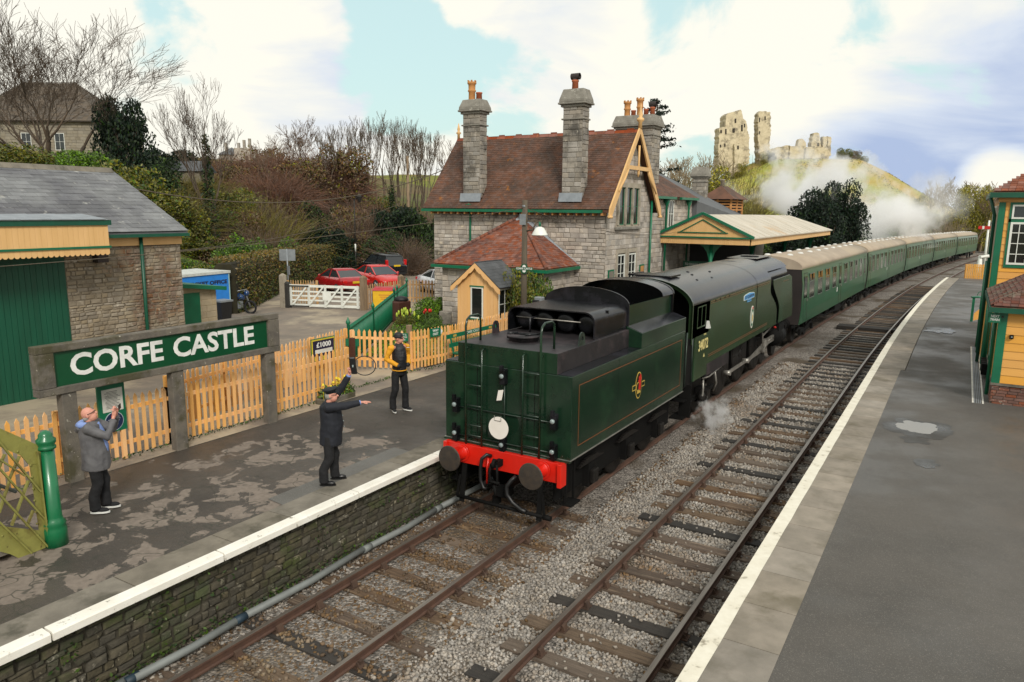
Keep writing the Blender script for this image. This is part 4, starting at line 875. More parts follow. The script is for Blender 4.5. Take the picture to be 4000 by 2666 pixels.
M('felt_roof', hx('c4bcae'), hx('b0a899'), rough=.85, scale=.8, c3=hx('b79a76'), s3=.35, t3=(.58,.72), bump=.15, bscale=10)
M('brick', hx('7a5244'), hx('66453a'), rough=.9, scale=4, bump=.4, bscale=30, rnd=.3, spots=(hx('a59a8c'), 7, (.6,.7)))
M('block_buff', hx('b0a084'), hx('9c8d74'), rough=.9, scale=3, bump=.3, bscale=30, rnd=.08)
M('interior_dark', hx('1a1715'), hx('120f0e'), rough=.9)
M('white_text', hx('e9e9e4'), rough=.6)
MESH['tile_brown'] = None
def tiled(parent, name, mat, P0, U, V, rng, H, tw=.17, gauge=.115, th=.018, lap=1.35, seed=1, limit=0, skip=None, jit=.004):
    """P0 lower left of the slope, U along the eave, V up the slope; rng(v) -> (u0,u1)"""
    rd = random.Random(seed); P0 = Vector(P0); U = Vector(U).normalized(); V = Vector(V).normalized(); Nn = U.cross(V).normalized()
    if Nn.z < 0: Nn = -Nn
    key = 'til_'+mat
    if MESH.get(key) is None: MESH[key] = unit_block('tile', mat, .02, .03)
    out = []; r = 0; v = 0.
    while v < H-.02:
        u0, u1 = rng(v+gauge*.5); u = u0-(tw/2 if r % 2 else 0)
        while u < u1:
            a, b = max(u, u0), min(u+tw, u1); u += tw
            if b-a < .03: continue
            if skip and skip((a+b)/2, v): continue
            c = P0+U*((a+b)/2)+V*(v+gauge*lap/2)+Nn*(.004+rd.uniform(0,jit)); tilt = th*.9/(gauge*lap)
            Vt = (V-Nn*tilt).normalized(); out.append(frame(c+Nn*th*.4, U*(b-a-.004), (Nn+V*tilt).normalized()*th, Vt*(min(gauge*lap, H-v+.02))))
        v += gauge; r += 1
    pieces(parent, name, MESH[key], mat, out, limit, name+'_courses')
def window(parent, O, U, Nn, w_, h_, cols=1, rows=1, fm='white_paint', gm='glass_dark', fw_=.05, dep=.035, off=.004, bar=.022, name='window'):
    U = Vector(U).normalized(); Nn = Vector(Nn).normalized(); Z = Vector((0,0,1)); O = Vector(O); f = MB()
    def bar_(u0,u1,v0,v1,d=dep): f.obox(O+U*(u0+u1)/2+Z*(v0+v1)/2+Nn*(off+d/2), U*(u1-u0)/2, Nn*d/2, Z*(v1-v0)/2)
    bar_(0,w_,0,fw_); bar_(0,w_,h_-fw_,h_); bar_(0,fw_,fw_,h_-fw_); bar_(w_-fw_,w_,fw_,h_-fw_)
    for i in range(1,cols): x = w_*i/cols; bar_(x-bar/2,x+bar/2,fw_,h_-fw_,dep*.8)
    for j in range(1,rows): y = h_*j/rows; bar_(fw_,w_-fw_,y-bar/2,y+bar/2,dep*.7)
    o = f.build(name, fm, parent); g = MB(); p = O+Nn*(off+.006); g.quad(p+U*fw_+Z*fw_, p+U*(w_-fw_)+Z*fw_, p+U*(w_-fw_)+Z*(h_-fw_), p+U*fw_+Z*(h_-fw_)); g.build('pane', gm, o); return o
def pipe(parent, pts, r=.045, mat='station_green', name='downpipe'):
    b = MB(); b.tube(pts, r, 10); o = b.build(name, mat, parent)
    return o
def pot(parent, c, h, r, mat='clay_pot', crown=False, cowl=False):
    b = MB(); x, y, z = c
    if crown: pr = [(r*1.05,0),(r,.04),(r*.95,h*.45),(r*1.2,h*.5),(r*1.2,h*.55),(r,h*.6),(r*1.05,h*.85),(r*1.35,h*.9),(r*1.3,h),(r*.9,h),(r*.85,h*.8)]
    else: pr = [(r*1.05,0),(r*.95,h*.8),(r*1.12,h*.84),(r*1.12,h),(r*.85,h),(r*.8,h*.6)]
    b.lathe([(q,z+t) for q,t in pr], 12, c=(x,y,0))
    if crown:
        for k in range(6): a = 2*math.pi*k/6; b.box(x+r*1.15*math.cos(a)-.03,x+r*1.15*math.cos(a)+.03,y+r*1.15*math.sin(a)-.03,y+r*1.15*math.sin(a)+.03,z+h,z+h+.06)
    o = b.build('chimney_pot', mat, parent)
    if cowl:
        q = MB(); q.tube([(x-.17,y,z+h+.14),(x+.2,y,z+h+.14)], .13, 12, caps=False); q.tube([(x-.17,y,z+h+.14),(x+.2,y,z+h+.14)], .11, 12, caps=False); q.tube([(x,y,z+h-.02),(x,y,z+h+.05)], r*.9, 10); q.build('cowl', 'soot', parent)
def stack(parent, x0, x1, y0, y1, z0, z1, seed, caph=.55, zc=None):
    """stone chimney: shaft with stones on the faces in view, moulded collar and shouldered cap"""
    b = MB(); b.box(x0, x1, y0, y1, z0, z1); c = b.build('chimney', 'house_mortar', parent)
    masonry(c, 'stone', 'chimney_stone', (x0,y0,z0), (1,0,0), (0,-1,0), x1-x0, z1-z0, ch=(.16,.26), ln=(.28,.55), seed=seed, limit=24)
    masonry(c, 'stone', 'chimney_stone', (x1,y0,z0), (0,1,0), (1,0,0), y1-y0, z1-z0, ch=(.16,.26), ln=(.28,.55), seed=seed+1, limit=16)
    b = MB(); zc = zc or z1-.5; b.box(x0-.07,x1+.07,y0-.07,y1+.07,zc,zc+.06); b.build('collar', 'cap_stone', c, bevel=.02)
    b = MB(); b.box(x0-.09,x1+.09,y0-.09,y1+.09,z1-.1,z1); b.box(x0-.18,x1+.18,y0-.18,y1+.18,z1+.002,z1+.08)
    def rg(e, z): return [(x0-e,y0-e,z),(x1+e,y0-e,z),(x1+e,y1+e,z),(x0-e,y1+e,z)]
    b.loft([rg(.15,z1+.082), rg(.14,z1+.2), rg(.02,z1+caph)]); b.build('cap', 'cap_stone', c, bevel=.02)
    return c
# ------------------------------------------------------------------ station house
H_ = thing('station_house', 'two storey grey stone station house with steep brown tiled roof and tall chimneys', 'house', (-9.8,18.9,.6))
XL, XR, Y0, Y1, ZE, ZR, ZG = -14.2, -5.5, 16.5, 21.4, 6.05, 8.95, .5
YM = (Y0+Y1)/2
b = MB(); b.extr([(Y0,ZG),(Y1,ZG),(Y1,ZE),(YM,ZR-.05),(Y0,ZE)], 'x', XL, XR); wl = b.build('wall', 'house_mortar', H_)
masonry(wl, 'stone', 'house_stone', (XL,Y0,ZG), (1,0,0), (0,-1,0), XR-XL, ZE-ZG, ch=(.11,.23), ln=(.2,.52), seed=21, limit=170, jit=.06, gap=.01, tilt=.02)
gt_ = lambda u: min(ZE-ZG+(ZR-ZE)*min(u,Y1-Y0-u)/(YM-Y0), ZR-ZG)-.12
ow = [(.95,3.4,4.55,6.3),(1.1,2.1,2.1,3.35),(2.3,3.3,2.1,3.35)]
masonry(wl, 'stone', 'house_stone', (XR,Y0,ZG), (0,1,0), (1,0,0), Y1-Y0, ZR-ZG, ch=(.14,.26), ln=(.24,.6), dep=(.008,.022), seed=22, openings=ow, top=gt_, limit=120)
# triple lancet in the gable
yl, zl = Y0+.95, ZG+4.55
b = MB(); b.box(XR,XR+.05,yl-.08,yl+2.53,zl-.08,zl-.001); b.build('window_sill', 'dressed_stone', wl)
fr = MB()
for k in range(4):
    yc = yl+.08+k*(2.45-.16)/3; fr.box(XR+.001,XR+.10,yc-.08,yc+.08,zl,zl+1.55)
fr.box(XR+.001,XR+.10,yl,yl+2.45,zl+1.55,zl+1.75); fr.build('window_mullion', 'dressed_stone', wl)
for k in range(3): window(wl, (XR,yl+.16+k*.763,zl), (0,1,0), (1,0,0), .603, 1.55, 1, 2, 'station_green', fw_=.04, dep=.025)
b = MB(); b.box(XR,XR+.14,yl-.15,yl+2.6,zl-.2,zl-.082); b.build('window_sill', 'cap_stone', wl, bevel=.02)
for u in (1.1,2.3):
    window(wl, (XR,Y0+u+.1,ZG+2.1), (0,1,0), (1,0,0), .8, 1.2, 2, 3, 'white_paint', dep=.04)
    b = MB(); b.box(XR,XR+.06,Y0+u-.03,Y0+u+.1,ZG+2.1,ZG+3.36); b.box(XR,XR+.06,Y0+u+.9,Y0+u+1.03,ZG+2.1,ZG+3.36); b.box(XR,XR+.06,Y0+u-.03,Y0+u+1.03,ZG+3.36,ZG+3.52); b.build('window_surround', 'dressed_stone', wl)
# main roof
slope = math.hypot(YM-Y0+.35, ZR-ZE+.35*(ZR-ZE)/(YM-Y0)); vy = (YM-Y0)/math.hypot(YM-Y0, ZR-ZE); vz = (ZR-ZE)/math.hypot(YM-Y0, ZR-ZE)
ye = Y0-.35; ze = ZE-.35*(ZR-ZE)/(YM-Y0); xa, xb = XL-.38, XR+.3
b = MB(); b.extr([(ye,ze),(YM,ZR+.02),(2*YM-ye,ze),(2*YM-ye,ze-.09),(YM,ZR-.07),(ye,ze-.09)], 'x', xa+.02, xb-.02); rf = b.build('roof', 'tile_brown', H_)
def cs(u, v): 
    x = xa+u; return v < 2.1 and (-12.55 < x < -11.55 or -7.55 < x < -6.6) and v > .28 and v < 1.0
tiled(rf, 'tile', 'tile_brown', (xa,ye,ze+.03), (1,0,0), (0,vy,vz), lambda v: (0, xb-xa), slope-.04, seed=5, limit=170, skip=cs)
tiled(rf, 'tile', 'tile_brown', (xb,2*YM-ye,ze+.03), (-1,0,0), (0,-vy,vz), lambda v: (0, xb-xa), slope-.04, tw=.34, gauge=.23, seed=6)
k = 0; x = xa
M('ridge_tile', hx('8a4a34'), hx('74402f'), rough=.9, scale=3, rnd=.2, bump=.3, bscale=20, spots=(hx('a86a38'), 3, (.6,.7)))
while x < xb-.05:
    x2 = min(x+.46, xb); b = MB(); b.extr([(YM-.13,ZR-.07),(YM-.04,ZR+.06),(YM+.04,ZR+.06),(YM+.13,ZR-.07),(YM,ZR-.0)], 'x', x+.006, x2-.006)
    if k % 2 == 1 and x2-x > .4: b.box(x+.08, x2-.08, YM-.025, YM+.025, ZR+.05, ZR+.125)
    b.build('ridge_tile', 'ridge_tile', rf); x = x2; k += 1
b = MB(); b.extr([(ye-.13,ze-.1),(ye+.02,ze-.1),(ye+.02,ze+.02),(ye-.13,ze+.02),(ye-.13,ze-.06)], 'x', xa, XR-.02); b.build('gutter', 'station_green', H_)
for k in range(24):
    x = XL+.15+k*.37
    b = MB(); b.box(x-.035,x+.035,ye-.06,Y0,ze-.2,ze-.101); b.build('rafter_end', 'clay_pot', H_)
# bargeboards on the gable, with collar, king post and finial
def barge(xg, mat='cream_orange'):
    g = MB(); t_ = .07
    for s in (-1,1):
        pts = [(YM+s*(YM-ye+.12), ze-.28),(YM+s*(YM-ye-.14), ze-.2),(YM+s*.02, ZR-.12),(YM+s*.0, ZR+.16),(YM+s*.12,ZR+.08),(YM+s*(YM-ye+.05), ze+.1)]
        g = MB(); g.extr(pts, 'x', xg-t_/2, xg+t_/2); bo = g.build('bargeboard', mat, rf)
        q = MB(); q.tube([(xg, YM+s*1.15, ZR-1.62),(xg, YM+s*1.45, ZR-2.0),(xg, YM+s*2.1, ZR-2.55)], .07, 6); q.build('curved_brace', mat, bo)
        q = MB(); q.lathe([(.02,-.05),(.1,-.05),(.12,.05),(.02,.06)], 10, c=(xg, YM+s*(YM-ye), ze-.26)); q.build('barge_foot', mat, bo)
    g = MB(); g.box(xg-.05,xg+.05,YM-1.3,YM+1.3,ZR-1.62,ZR-1.46); g.build('collar_tie', mat, rf)
    g = MB(); g.tube([(xg,YM,ZR-1.9),(xg,YM,ZR-1.75),(xg,YM,ZR-1.4),(xg,YM,ZR-.6)], [.03,.06,.045,.05], 8); g.build('king_post', mat, rf)
    g = MB(); g.lathe([(.09,ZR+.1),(.08,ZR+.35),(.16,ZR+.42),(.16,ZR+.5),(.07,ZR+.56),(.1,ZR+.68),(.05,ZR+.8),(.03,ZR+1.0),(.01,ZR+1.12)], 10, c=(xg,YM,0)); g.build('finial', mat, rf)
barge(xb+.02)
g = MB(); g.lathe([(.07,ZR+.05),(.06,ZR+.25),(.13,ZR+.32),(.05,ZR+.4),(.07,ZR+.5),(.01,ZR+.78)], 10, c=(xa+.05,YM,0)); g.build('finial', 'cream_orange', rf)
c1 = stack(H_, -12.50,-11.62,16.45,17.0,6.15,9.85,31,caph=.52,zc=9.25); pot(c1, (-12.22,16.72,10.34), .8, .15, crown=True); pot(c1, (-11.86,16.75,10.34), .34, .13, 'clay_red')
c2 = stack(H_, -7.52,-6.65,16.45,17.0,6.15,9.85,33,caph=.6,zc=9.25); pot(c2, (-7.15,16.72,10.40), .42, .13, 'clay_red', cowl=True)
for ch_ in (c1,c2):
    x0, x1 = (-12.6,-11.5) if ch_ is c1 else (-7.6,-6.54)
    b = MB(); b.extr([(16.38,6.2),(16.3,5.98),(16.28,5.98),(16.36,6.34),(16.42,6.34)], 'x', x0, x1); b.build('lead_apron', 'lead', ch_)
pipe(H_, [(-12.1,16.3,5.9),(-12.1,16.36,5.7),(-12.1,16.40,5.4),(-12.1,16.40,1)]); b = MB(); b.box(-12.25,-11.95,16.25,16.48,5.62,5.86); b.build('hopper', 'station_green', H_)
pipe(H_, [(-5.38,21.2,6.1),(-5.38,21.2,1)], .05)
b = MB(); b.box(-13.05,-12.93,16.38,16.5,5.45,5.85); b.build('wall_lamp_box', 'cream_paint', H_)
for (y, z, w_, h_) in ((16.75,2.6,.55,.62),(20.2,2.75,.5,.5)):
    b = MB(); b.box(XR+.03,XR+.07,y,y+w_,z,z+h_); f_ = b.build('poster_frame', 'station_green', H_); b = MB(); b.box(XR+.072,XR+.076,y+.06,y+w_-.06,z+.06,z+h_-.06); b.build('poster', 'clay_pot' if y > 18 else 'concrete', f_)
# annex with hipped red roof
ax0, ax1, ay0, aze, azr = -11.8, -6.9, 13.9, 3.36, 5.32
b = MB(); b.box(ax0, ax1, ay0, Y0, ZG, aze); aw = b.build('annex_wall', 'house_mortar', H_)
masonry(aw, 'stone', 'house_stone', (ax0,ay0,ZG), (1,0,0), (0,-1,0), ax1-ax0, aze-ZG, ch=(.16,.27), ln=(.28,.6), seed=41, limit=40)
masonry(aw, 'stone', 'house_stone', (ax1,ay0,ZG), (0,1,0), (1,0,0), Y0-ay0, aze-ZG, ch=(.16,.27), ln=(.28,.6), seed=42, limit=40)
b = MB(); b.box(ax0-.12,ax0+.5,ay0-.12,ay0+.5,ZG,1.35); b.build('plinth', 'chimney_stone', aw, bevel=.04)
ex0, ex1, ey0 = ax0-.25, ax1+.25, ay0-.25; axm = -9.5
b = MB(); b.add([(ex0,ey0,aze),(ex1,ey0,aze),(ex1,Y0,aze),(ex0,Y0,aze),(axm,Y0-.02,azr)], [(0,1,4),(1,2,4),(3,0,4),(0,3,2,1),(2,3,4)]); ar = b.build('annex_roof', 'tile_red', H_)
hs = math.hypot(Y0-ey0, azr-aze); vv = Vector((0,Y0-ey0,azr-aze)).normalized()
tiled(ar, 'tile', 'tile_red', (ex0,ey0,aze+.02), (1,0,0), vv, lambda v: ((axm-ex0)*v/hs, (ex1-ex0)-(ex1-axm)*v/hs), hs, tw=.17, gauge=.12, seed=8, limit=90)
hs2 = math.hypot(ex1-axm, azr-aze); vv = Vector((axm-ex1,0,azr-aze)).normalized()
tiled(ar, 'tile', 'tile_red', (ex1,ey0,aze+.02), (0,1,0), vv, lambda v: ((Y0-ey0)*v/hs2, Y0-ey0), hs2, tw=.17, gauge=.12, seed=9, limit=40)
for (a_, b_) in (((ex1,ey0,aze+.05),(axm,Y0-.05,azr+.05)),((ex0,ey0,aze+.05),(axm,Y0-.05,azr+.05))):
    a_ = Vector(a_); b_ = Vector(b_); d = b_-a_; n_ = int(d.length/.2)
    for k in range(n_):
        q = MB(); q.tube([a_+d*(k/n_), a_+d*((k+1.15)/n_)+Vector((0,0,.015))], [.085,.07], 8); q.build('hip_tile', 'tile_red', ar)
b = MB(); b.box(ex0-.1,ex1+.1,ey0-.1,ey0+.02,aze-.12,aze+.0); b.box(ex1-.02,ex1+.1,ey0+.02,Y0-.1,aze-.12,aze+.0); b.build('gutter', 'station_green', ar)
b = MB(); b.add([(ex1+.02,Y0-.04,aze+.05),(axm,Y0-.04,azr+.25),(axm,Y0-.04,azr-.05),(ex1-.3,Y0-.04,aze+.05)], [(0,1,2,3)]); b.add([(ex1+.02,Y0-.06,aze+.06),(axm,Y0-.06,azr+.2),(axm-.1,Y0-.3,azr-.1),(ex1-.0,Y0-.3,aze+.0)], [(0,1,2,3)]); b.build('lead_flashing', 'lead', ar)
# wing behind the gable
wx, wy1, wze = -6.2, 29.5, 6.35
b = MB(); b.box(-13, wx, Y1-.02, wy1, ZG, wze); ww = b.build('wing_wall', 'house_mortar', H_)
masonry(ww, 'stone', 'house_stone', (wx,Y1,ZG), (0,1,0), (1,0,0), wy1-Y1, wze-ZG, ch=(.18,.28), ln=(.3,.65), seed=51, openings=[(.5,1.5,3.4,5.2),(4.2,5.2,4.2,5.75)], limit=60)
window(ww, (wx,Y1+.6,ZG+3.5), (0,1,0), (1,0,0), .8, 1.7, 2, 3); window(ww, (wx,Y1+4.3,ZG+4.3), (0,1,0), (1,0,0), .8, 1.4, 2, 2)
wr = 8.35; wm_ = -9.6; b = MB(); b.extr([(wx+.3,wze-.05),(wm_,wr),(-13.3,wze-.05)], 'y', Y1-2.4, wy1+.2); wrf = b.build('wing_roof', 'tile_brown', H_)
ws = math.hypot(wm_-wx-.3, wr-wze+.05); vv = Vector((wm_-wx-.3,0,wr-wze+.05)).normalized()
tiled(wrf, 'tile', 'tile_brown', (wx+.3,Y1-.1,wze-.02), (0,1,0), vv, lambda v: (-min(2.2,v*.9), wy1+.2-Y1+.1), ws, tw=.19, gauge=.125, seed=14)
for (a_, b_) in ((Y1,25.8),(26.6,wy1)):
    b = MB(); b.box(wx+.28,wx+.42,a_,b_,wze-.12,wze); b.build('gutter', 'station_green', wrf)
for y in (24.9,28.4):
    b = MB(); b.lathe([(.06,1.0),(.06,wze-.45),(.14,wze-.3),(.17,wze-.1)], 10, c=(wx+.2,y,0)); b.build('downpipe', 'station_green', H_)
xs0 = onY(2400+10/1.568, 300+300/1.568, 24.2).x; xs1 = onY(2400+235/1.568, 300+300/1.568, 24.2).x
c3 = stack(H_, xs0, xs1, 24.2, 25.3, 7.0, 9.75, 35, caph=.55, zc=9.3)
for k, (cr, h, m_) in enumerate(((True,.75,'clay_pot'),(False,.32,'clay_red'),(True,.85,'clay_pot'),(False,.35,'clay_red'),(False,.42,'clay_red'))): pot(c3, (xs0+.35+k*(xs1-xs0-.6)/4, 24.75, 10.28), h, .15 if cr else .12, m_, crown=cr, cowl=(k == 4))
# low slated range with vented lantern
b = MB(); b.box(-13, -6.3, wy1, 48, ZG, 4.4); b.build('range_wall', 'house_mortar', H_)
b = MB(); b.add([(-5.9,wy1,4.35),(-5.9,48,4.35),(-13.2,48,4.35),(-13.2,wy1,4.35),(-9.5,wy1,8.0),(-9.5,33.5,7.9),(-9.5,46,5.7),(-5.9,wy1,6.2)], [(0,1,6,5,4,7),(1,2,6),(2,3,4,5,6),(3,0,7,4),(0,3,2,1)]); sr = b.build('slate_roof', 'slate_dark', H_)
for k in range(26):
    v = k/26; a_ = Vector((-5.88,wy1+.2,4.42)).lerp(Vector((-9.45,wy1+.2,8.04)), v); y2 = 47.5-13.5*v
    q = MB(); q.beam(a_, (a_.x, max(y2,wy1+1), a_.z-.05-2.2*max(0,0)), .15, .03); 
    if k < 0: q.build('slate_course', 'slate_dark', sr)
c4 = stack(H_, -8.5, -7.7, 36.6, 37.3, 5.5, 7.85, 37, caph=.6, zc=7.5)
lx, ly = -8.2, 43.0
b = MB(); b.box(lx-.9,lx+.9,ly-1.5,ly+1.5,5.0,6.55); la = b.build('lantern', 'interior_dark', H_)
for z in (5.72,5.92,6.12,6.32):
    for s, nm in ((1,0),(-1,1)):
        q = MB(); q.box(lx+.9,lx+.97,ly-1.5,ly+1.5,z,z+.1) if s > 0 else q.box(lx-.9,lx+.9,ly-1.57,ly-1.5,z,z+.1); q.build('louvre', 'clay_pot', la)
for (x, y) in ((lx+.94,ly-1.54),(lx+.94,ly),(lx+.94,ly+1.5),(lx-.9,ly-1.54),(lx,ly-1.54)):
    q = MB(); q.box(x-.06,x+.06,y-.06,y+.06,5.0,6.55); q.build('lantern_post', 'clay_pot', la)
b = MB(); b.add([(lx-1.3,ly-1.9,6.5),(lx+1.3,ly-1.9,6.5),(lx+1.3,ly+1.9,6.5),(lx-1.3,ly+1.9,6.5),(lx,ly-.9,7.45),(lx,ly+.9,7.45)], [(0,1,4),(1,2,5,4),(2,3,5),(3,0,4,5),(0,3,2,1)]); q_ = b.build('lantern_roof', 'tile_brown', la)
b = MB(); b.lathe([(.16,7.4),(.14,7.8),(.2,7.82),(.2,7.9)], 10, c=(lx,ly-.6,0)); b.build('lantern_pot', 'dressed_stone', la)
# ------------------------------------------------------------------ platform canopy
CA = thing('platform_canopy', 'cream boarded platform canopy with green trim on green bracketed columns', 'canopy', (-4,35,.88))
cx0, cx1, cy0, cy1, cze, czr = -6.36, -1.75, 24.8, 46.5, 4.42, 5.5; cxm = (cx0+cx1)/2
def cp(x, y, z): return (x+cdx(y)*.55, y, z)
b = MB(); rg = []
for y, zz in ((cy0+.0,czr),(35,czr-.03),(cy1-2.5,czr-.08)): rg.append([cp(cx0-.15,y,cze),cp(cxm,y,zz),cp(cx1+.15,y,cze),cp(cx1+.15,y,cze-.06),cp(cx0-.15,y,cze-.06)])
rg.append([cp(cx0-.15,cy1+.15,cze),cp(cxm,cy1+.1,cze+.03),cp(cx1+.15,cy1+.15,cze),cp(cx1+.15,cy1+.15,cze-.06),cp(cx0-.15,cy1+.15,cze-.06)])
b.loft(rg); b.build('roof', 'felt_roof', CA)
for k in range(1,18):
    y = cy0+k*1.2; q = MB(); q.beam(cp(cx1+.13,y,cze+.02), cp(cxm+.02,y,czr-.01-.08*(y-cy0)/20), .05, .03) if y < cy1-2.6 else q.beam(cp(cx1+.13,y,cze+.02), cp(cxm+.9,y,cze+.5), .05, .03); q.build('roof_batten', 'felt_roof', CA)
n_ = 46
for k in range(n_):       # upright boards of the front valance and pediment
    x0 = cx0+(cx1-cx0)*k/n_; x1 = cx0+(cx1-cx0)*(k+1)/n_; xm = (x0+x1)/2; zt = cze-.02+(czr-cze)*(1-abs(xm-cxm)/((cx1-cx0)/2))
    q = MB(); q.box(x0+.003,x1-.003,cy0-.06,cy0-.02,4.06,cze-.06); q.build('valance_board', 'cream_orange', CA)
    if zt > cze+.07: q = MB(); q.box(x0+.003,x1-.003,cy0-.05,cy0-.015,cze+.0,zt-.02); q.build('pediment_board', 'cream_orange', CA)
for k in range(60):
    y = cy0+(cy1-cy0)*k/60; y2 = cy0+(cy1-cy0)*(k+1)/60; q = MB(); q.loft([[cp(cx1,yy,4.06),cp(cx1+.04,yy,4.06),cp(cx1+.04,yy,cze-.07),cp(cx1,yy,cze-.07)] for yy in (y+.003,y2-.003)]); q.build('valance_board', 'cream_orange', CA)
b = MB(); b.beam((cx0-.2,cy0-.1,cze-.03),(cx1+.2,cy0-.1,cze-.03),.09,.07); tr = b.build('trim', 'station_green', CA)
for a_, b_ in (((cx0-.2,cy0-.12,cze+.0),(cxm,cy0-.12,czr+.06)),((cx1+.2,cy0-.12,cze+.0),(cxm,cy0-.12,czr+.06))):
    b = MB(); b.beam(a_, b_, .12, .12); b.build('trim', 'station_green', CA)
for a_, b_ in (((cxm-1.15,cy0-.08,cze+.2),(cxm,cy0-.08,czr-.25)),((cxm+1.15,cy0-.08,cze+.2),(cxm,cy0-.08,czr-.25)),((cxm-1.25,cy0-.08,cze+.2),(cxm+1.25,cy0-.08,cze+.2))):
    b = MB(); b.beam(a_, b_, .04, .045); b.build('pediment_moulding', 'station_green', CA)
for (x, y) in ((-3.75,25.3),(-3.6,33),(-3.3,40.5),(-2.6,45.8)):
    b = MB(); b.tube([(x,y,.88),(x,y,1.3),(x,y,4.1)], [.14,.1,.09], 10); cl = b.build('column', 'station_green', CA)
    for dx, dy in ((1,0),(-1,0),(0,1)):
        q = MB(); pts = [(.08,2.9),(.1,3.3),(.2,3.65),(.4,3.9),(.62,4.04),(.62,4.1),(.0,4.1),(.0,2.9)]
        if dx: q.extr([(x+dx*u,z) for u,z in pts], 'y', y-.02, y+.02)
        else: q.extr([(y+u,z) for u,z in pts], 'x', x-.02, x+.02)
        q.build('bracket', 'station_green', cl)
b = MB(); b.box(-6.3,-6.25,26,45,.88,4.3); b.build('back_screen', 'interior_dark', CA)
b = thing('canopy_notice', 'dark green notice lettered to Swanage only under the canopy', 'sign', (-4.8,26.4,3.0))
q = MB(); q.box(-5.5,-4.0,26.38,26.42,2.75,3.1); bo = q.build('board', 'dark_green', b); q = MB(); q.tube([(-5.3,26.4,3.1),(-5.3,26.4,4.3)], .01, 6); q.build('hanger', 'soot', b); q = MB(); q.tube([(-4.2,26.4,3.1),(-4.2,26.4,4.3)], .01, 6); q.build('hanger', 'soot', b)
text('TO SWANAGE ONLY', .17, 'white_text', bo, (-4.75,26.375,2.93), (1,0,0), (0,0,1), width=1.3)
# ------------------------------------------------------------------ cream hut
HU = thing('ticket_hut', 'small cream boarded hut with scalloped bargeboard and slate roof', 'hut', (-8.6,12.6,.88))
hx0, hx1, hy0, hy1, hze, hzr = -9.52, -7.72, 11.8, 13.45, 2.82, 3.55; hxm = (hx0+hx1)/2
b = MB(); b.extr([(hx0+.02,.8),(hx1-.02,.8),(hx1-.02,hze),(hxm,hzr-.05),(hx0+.02,hze)], 'y', hy0+.02, hy1); b.build('frame', 'hut_cream', HU)
k = 0; x = hx0
while x < hx1-.02:
    x2 = min(x+.15, hx1); xm = (x+x2)/2; zt = hze+(hzr-hze)*(1-abs(xm-hxm)/(hxm-hx0))-.03
    for (za, zb_) in (((.8,zt),) if not (hx0+.62 < xm < hx0+1.2) else ((.8,1.55),(2.78,zt))):
        q = MB(); q.box(x+.003,x2-.003,hy0,hy0+.02,za,zb_); q.build('board', 'hut_cream', HU)
    x = x2
y = hy0+.02
while y < hy1:
    q = MB(); q.box(hx1-.02,hx1,y,min(y+.145,hy1),.8,1.55); q.build('board', 'hut_cream', HU); y += .15
window(HU, (hx0+.62,hy0+.018,1.55), (1,0,0), (0,-1,0), .56, 1.2, 1, 1, 'white_paint', dep=.03); 
window(HU, (hx1-.018,hy0+.12,1.55), (0,1,0), (1,0,0), 1.3, 1.15, 3, 2, 'white_paint', dep=.03)
b = MB(); b.box(hx0+.56,hx0+1.24,hy0-.05,hy0,1.5,1.55); b.build('window_sill', 'station_green', HU); b = MB(); b.box(hx0+.58,hx0+1.22,hy0-.03,hy0,2.75,2.8); b.build('window_head', 'station_green', HU); b = MB(); b.box(hx1,hx1+.05,hy0+.1,hy0+1.45,1.5,1.55); b.build('window_sill', 'station_green', HU)
for s in (-1,1):
    b = MB(); pts = [(hxm,hzr+.1),(hxm+s*1.12,hze-.1)]; low = []
    for k in range(13):
        u = 1-k/12; low.append((hxm+s*1.12*u, hzr+.1-(hzr-hze+.2)*u-.17-.05*abs(math.sin(k*math.pi/3))))
    b.extr(pts+low, 'y', hy0-.16, hy0-.13); b.build('bargeboard', 'hut_cream', HU)
    a0 = Vector((hxm+s*1.1,hy0-.14,hze-.06)); top_ = Vector((hxm,hy0-.14,hzr+.1)); d = top_-a0; L2 = hy1+.1-a0.y
    b = MB(); b.add([a0,top_,top_+Vector((0,L2,0)),a0+Vector((0,L2,0))], [(0,1,2,3)]); hr = b.build('roof_slope', 'slate_dark', HU)
    tiled(hr, 'slate', 'slate_dark', a0+Vector((0,0,.01)), (0,1,0), d, lambda v: (0,L2), d.length, tw=.25, gauge=.16, th=.012, seed=3)
# ------------------------------------------------------------------ goods shed
GS = thing('goods_shed', 'stone goods shed with slate roof, green door and cream awning', 'shed', (-17,-4,.6))
sx, sy1, sy0, sze, sxr, szr = -13.6, 2.92, -14., 5.0, -17.1, 6.78
b = MB(); b.extr([(sx,.4),(sx,sze),(sxr,szr-.08),(2*sxr-sx,sze),(2*sxr-sx,.4)], 'y', sy0, sy1); sw = b.build('wall', 'shed_mortar', GS)
masonry(sw, 'stone', 'shed_stone', (sx,-.55,.5), (0,1,0), (1,0,0), sy1+.55, sze-.5, ch=(.05,.15), ln=(.1,.38), dep=(.008,.04), gap=.003, seed=61, limit=280, jit=.18, tilt=.05)
b = MB(); b.box(sx+.001,sx+.03,-9,-.56,.5,4.4); dr = b.build('door_leaf', 'dark_green', GS)
for k in range(60):
    y = -9+k*.14
    if y < -.66: q = MB(); q.box(sx+.031,sx+.045,y+.004,y+.136,.6,4.2); q.build('door_board', 'dark_green', dr)
for z in (1.2,3.0):
    q = MB(); q.box(sx+.046,sx+.06,-3.4,-2.6,z,z+.05); q.build('door_hinge', 'frame_black', dr)
re = math.hypot(sx+.25-sxr, szr-sze+.13); e0 = Vector((sx+.25,sy0,sze-.08)); vv = (Vector((sxr,sy0,szr))-e0).normalized()
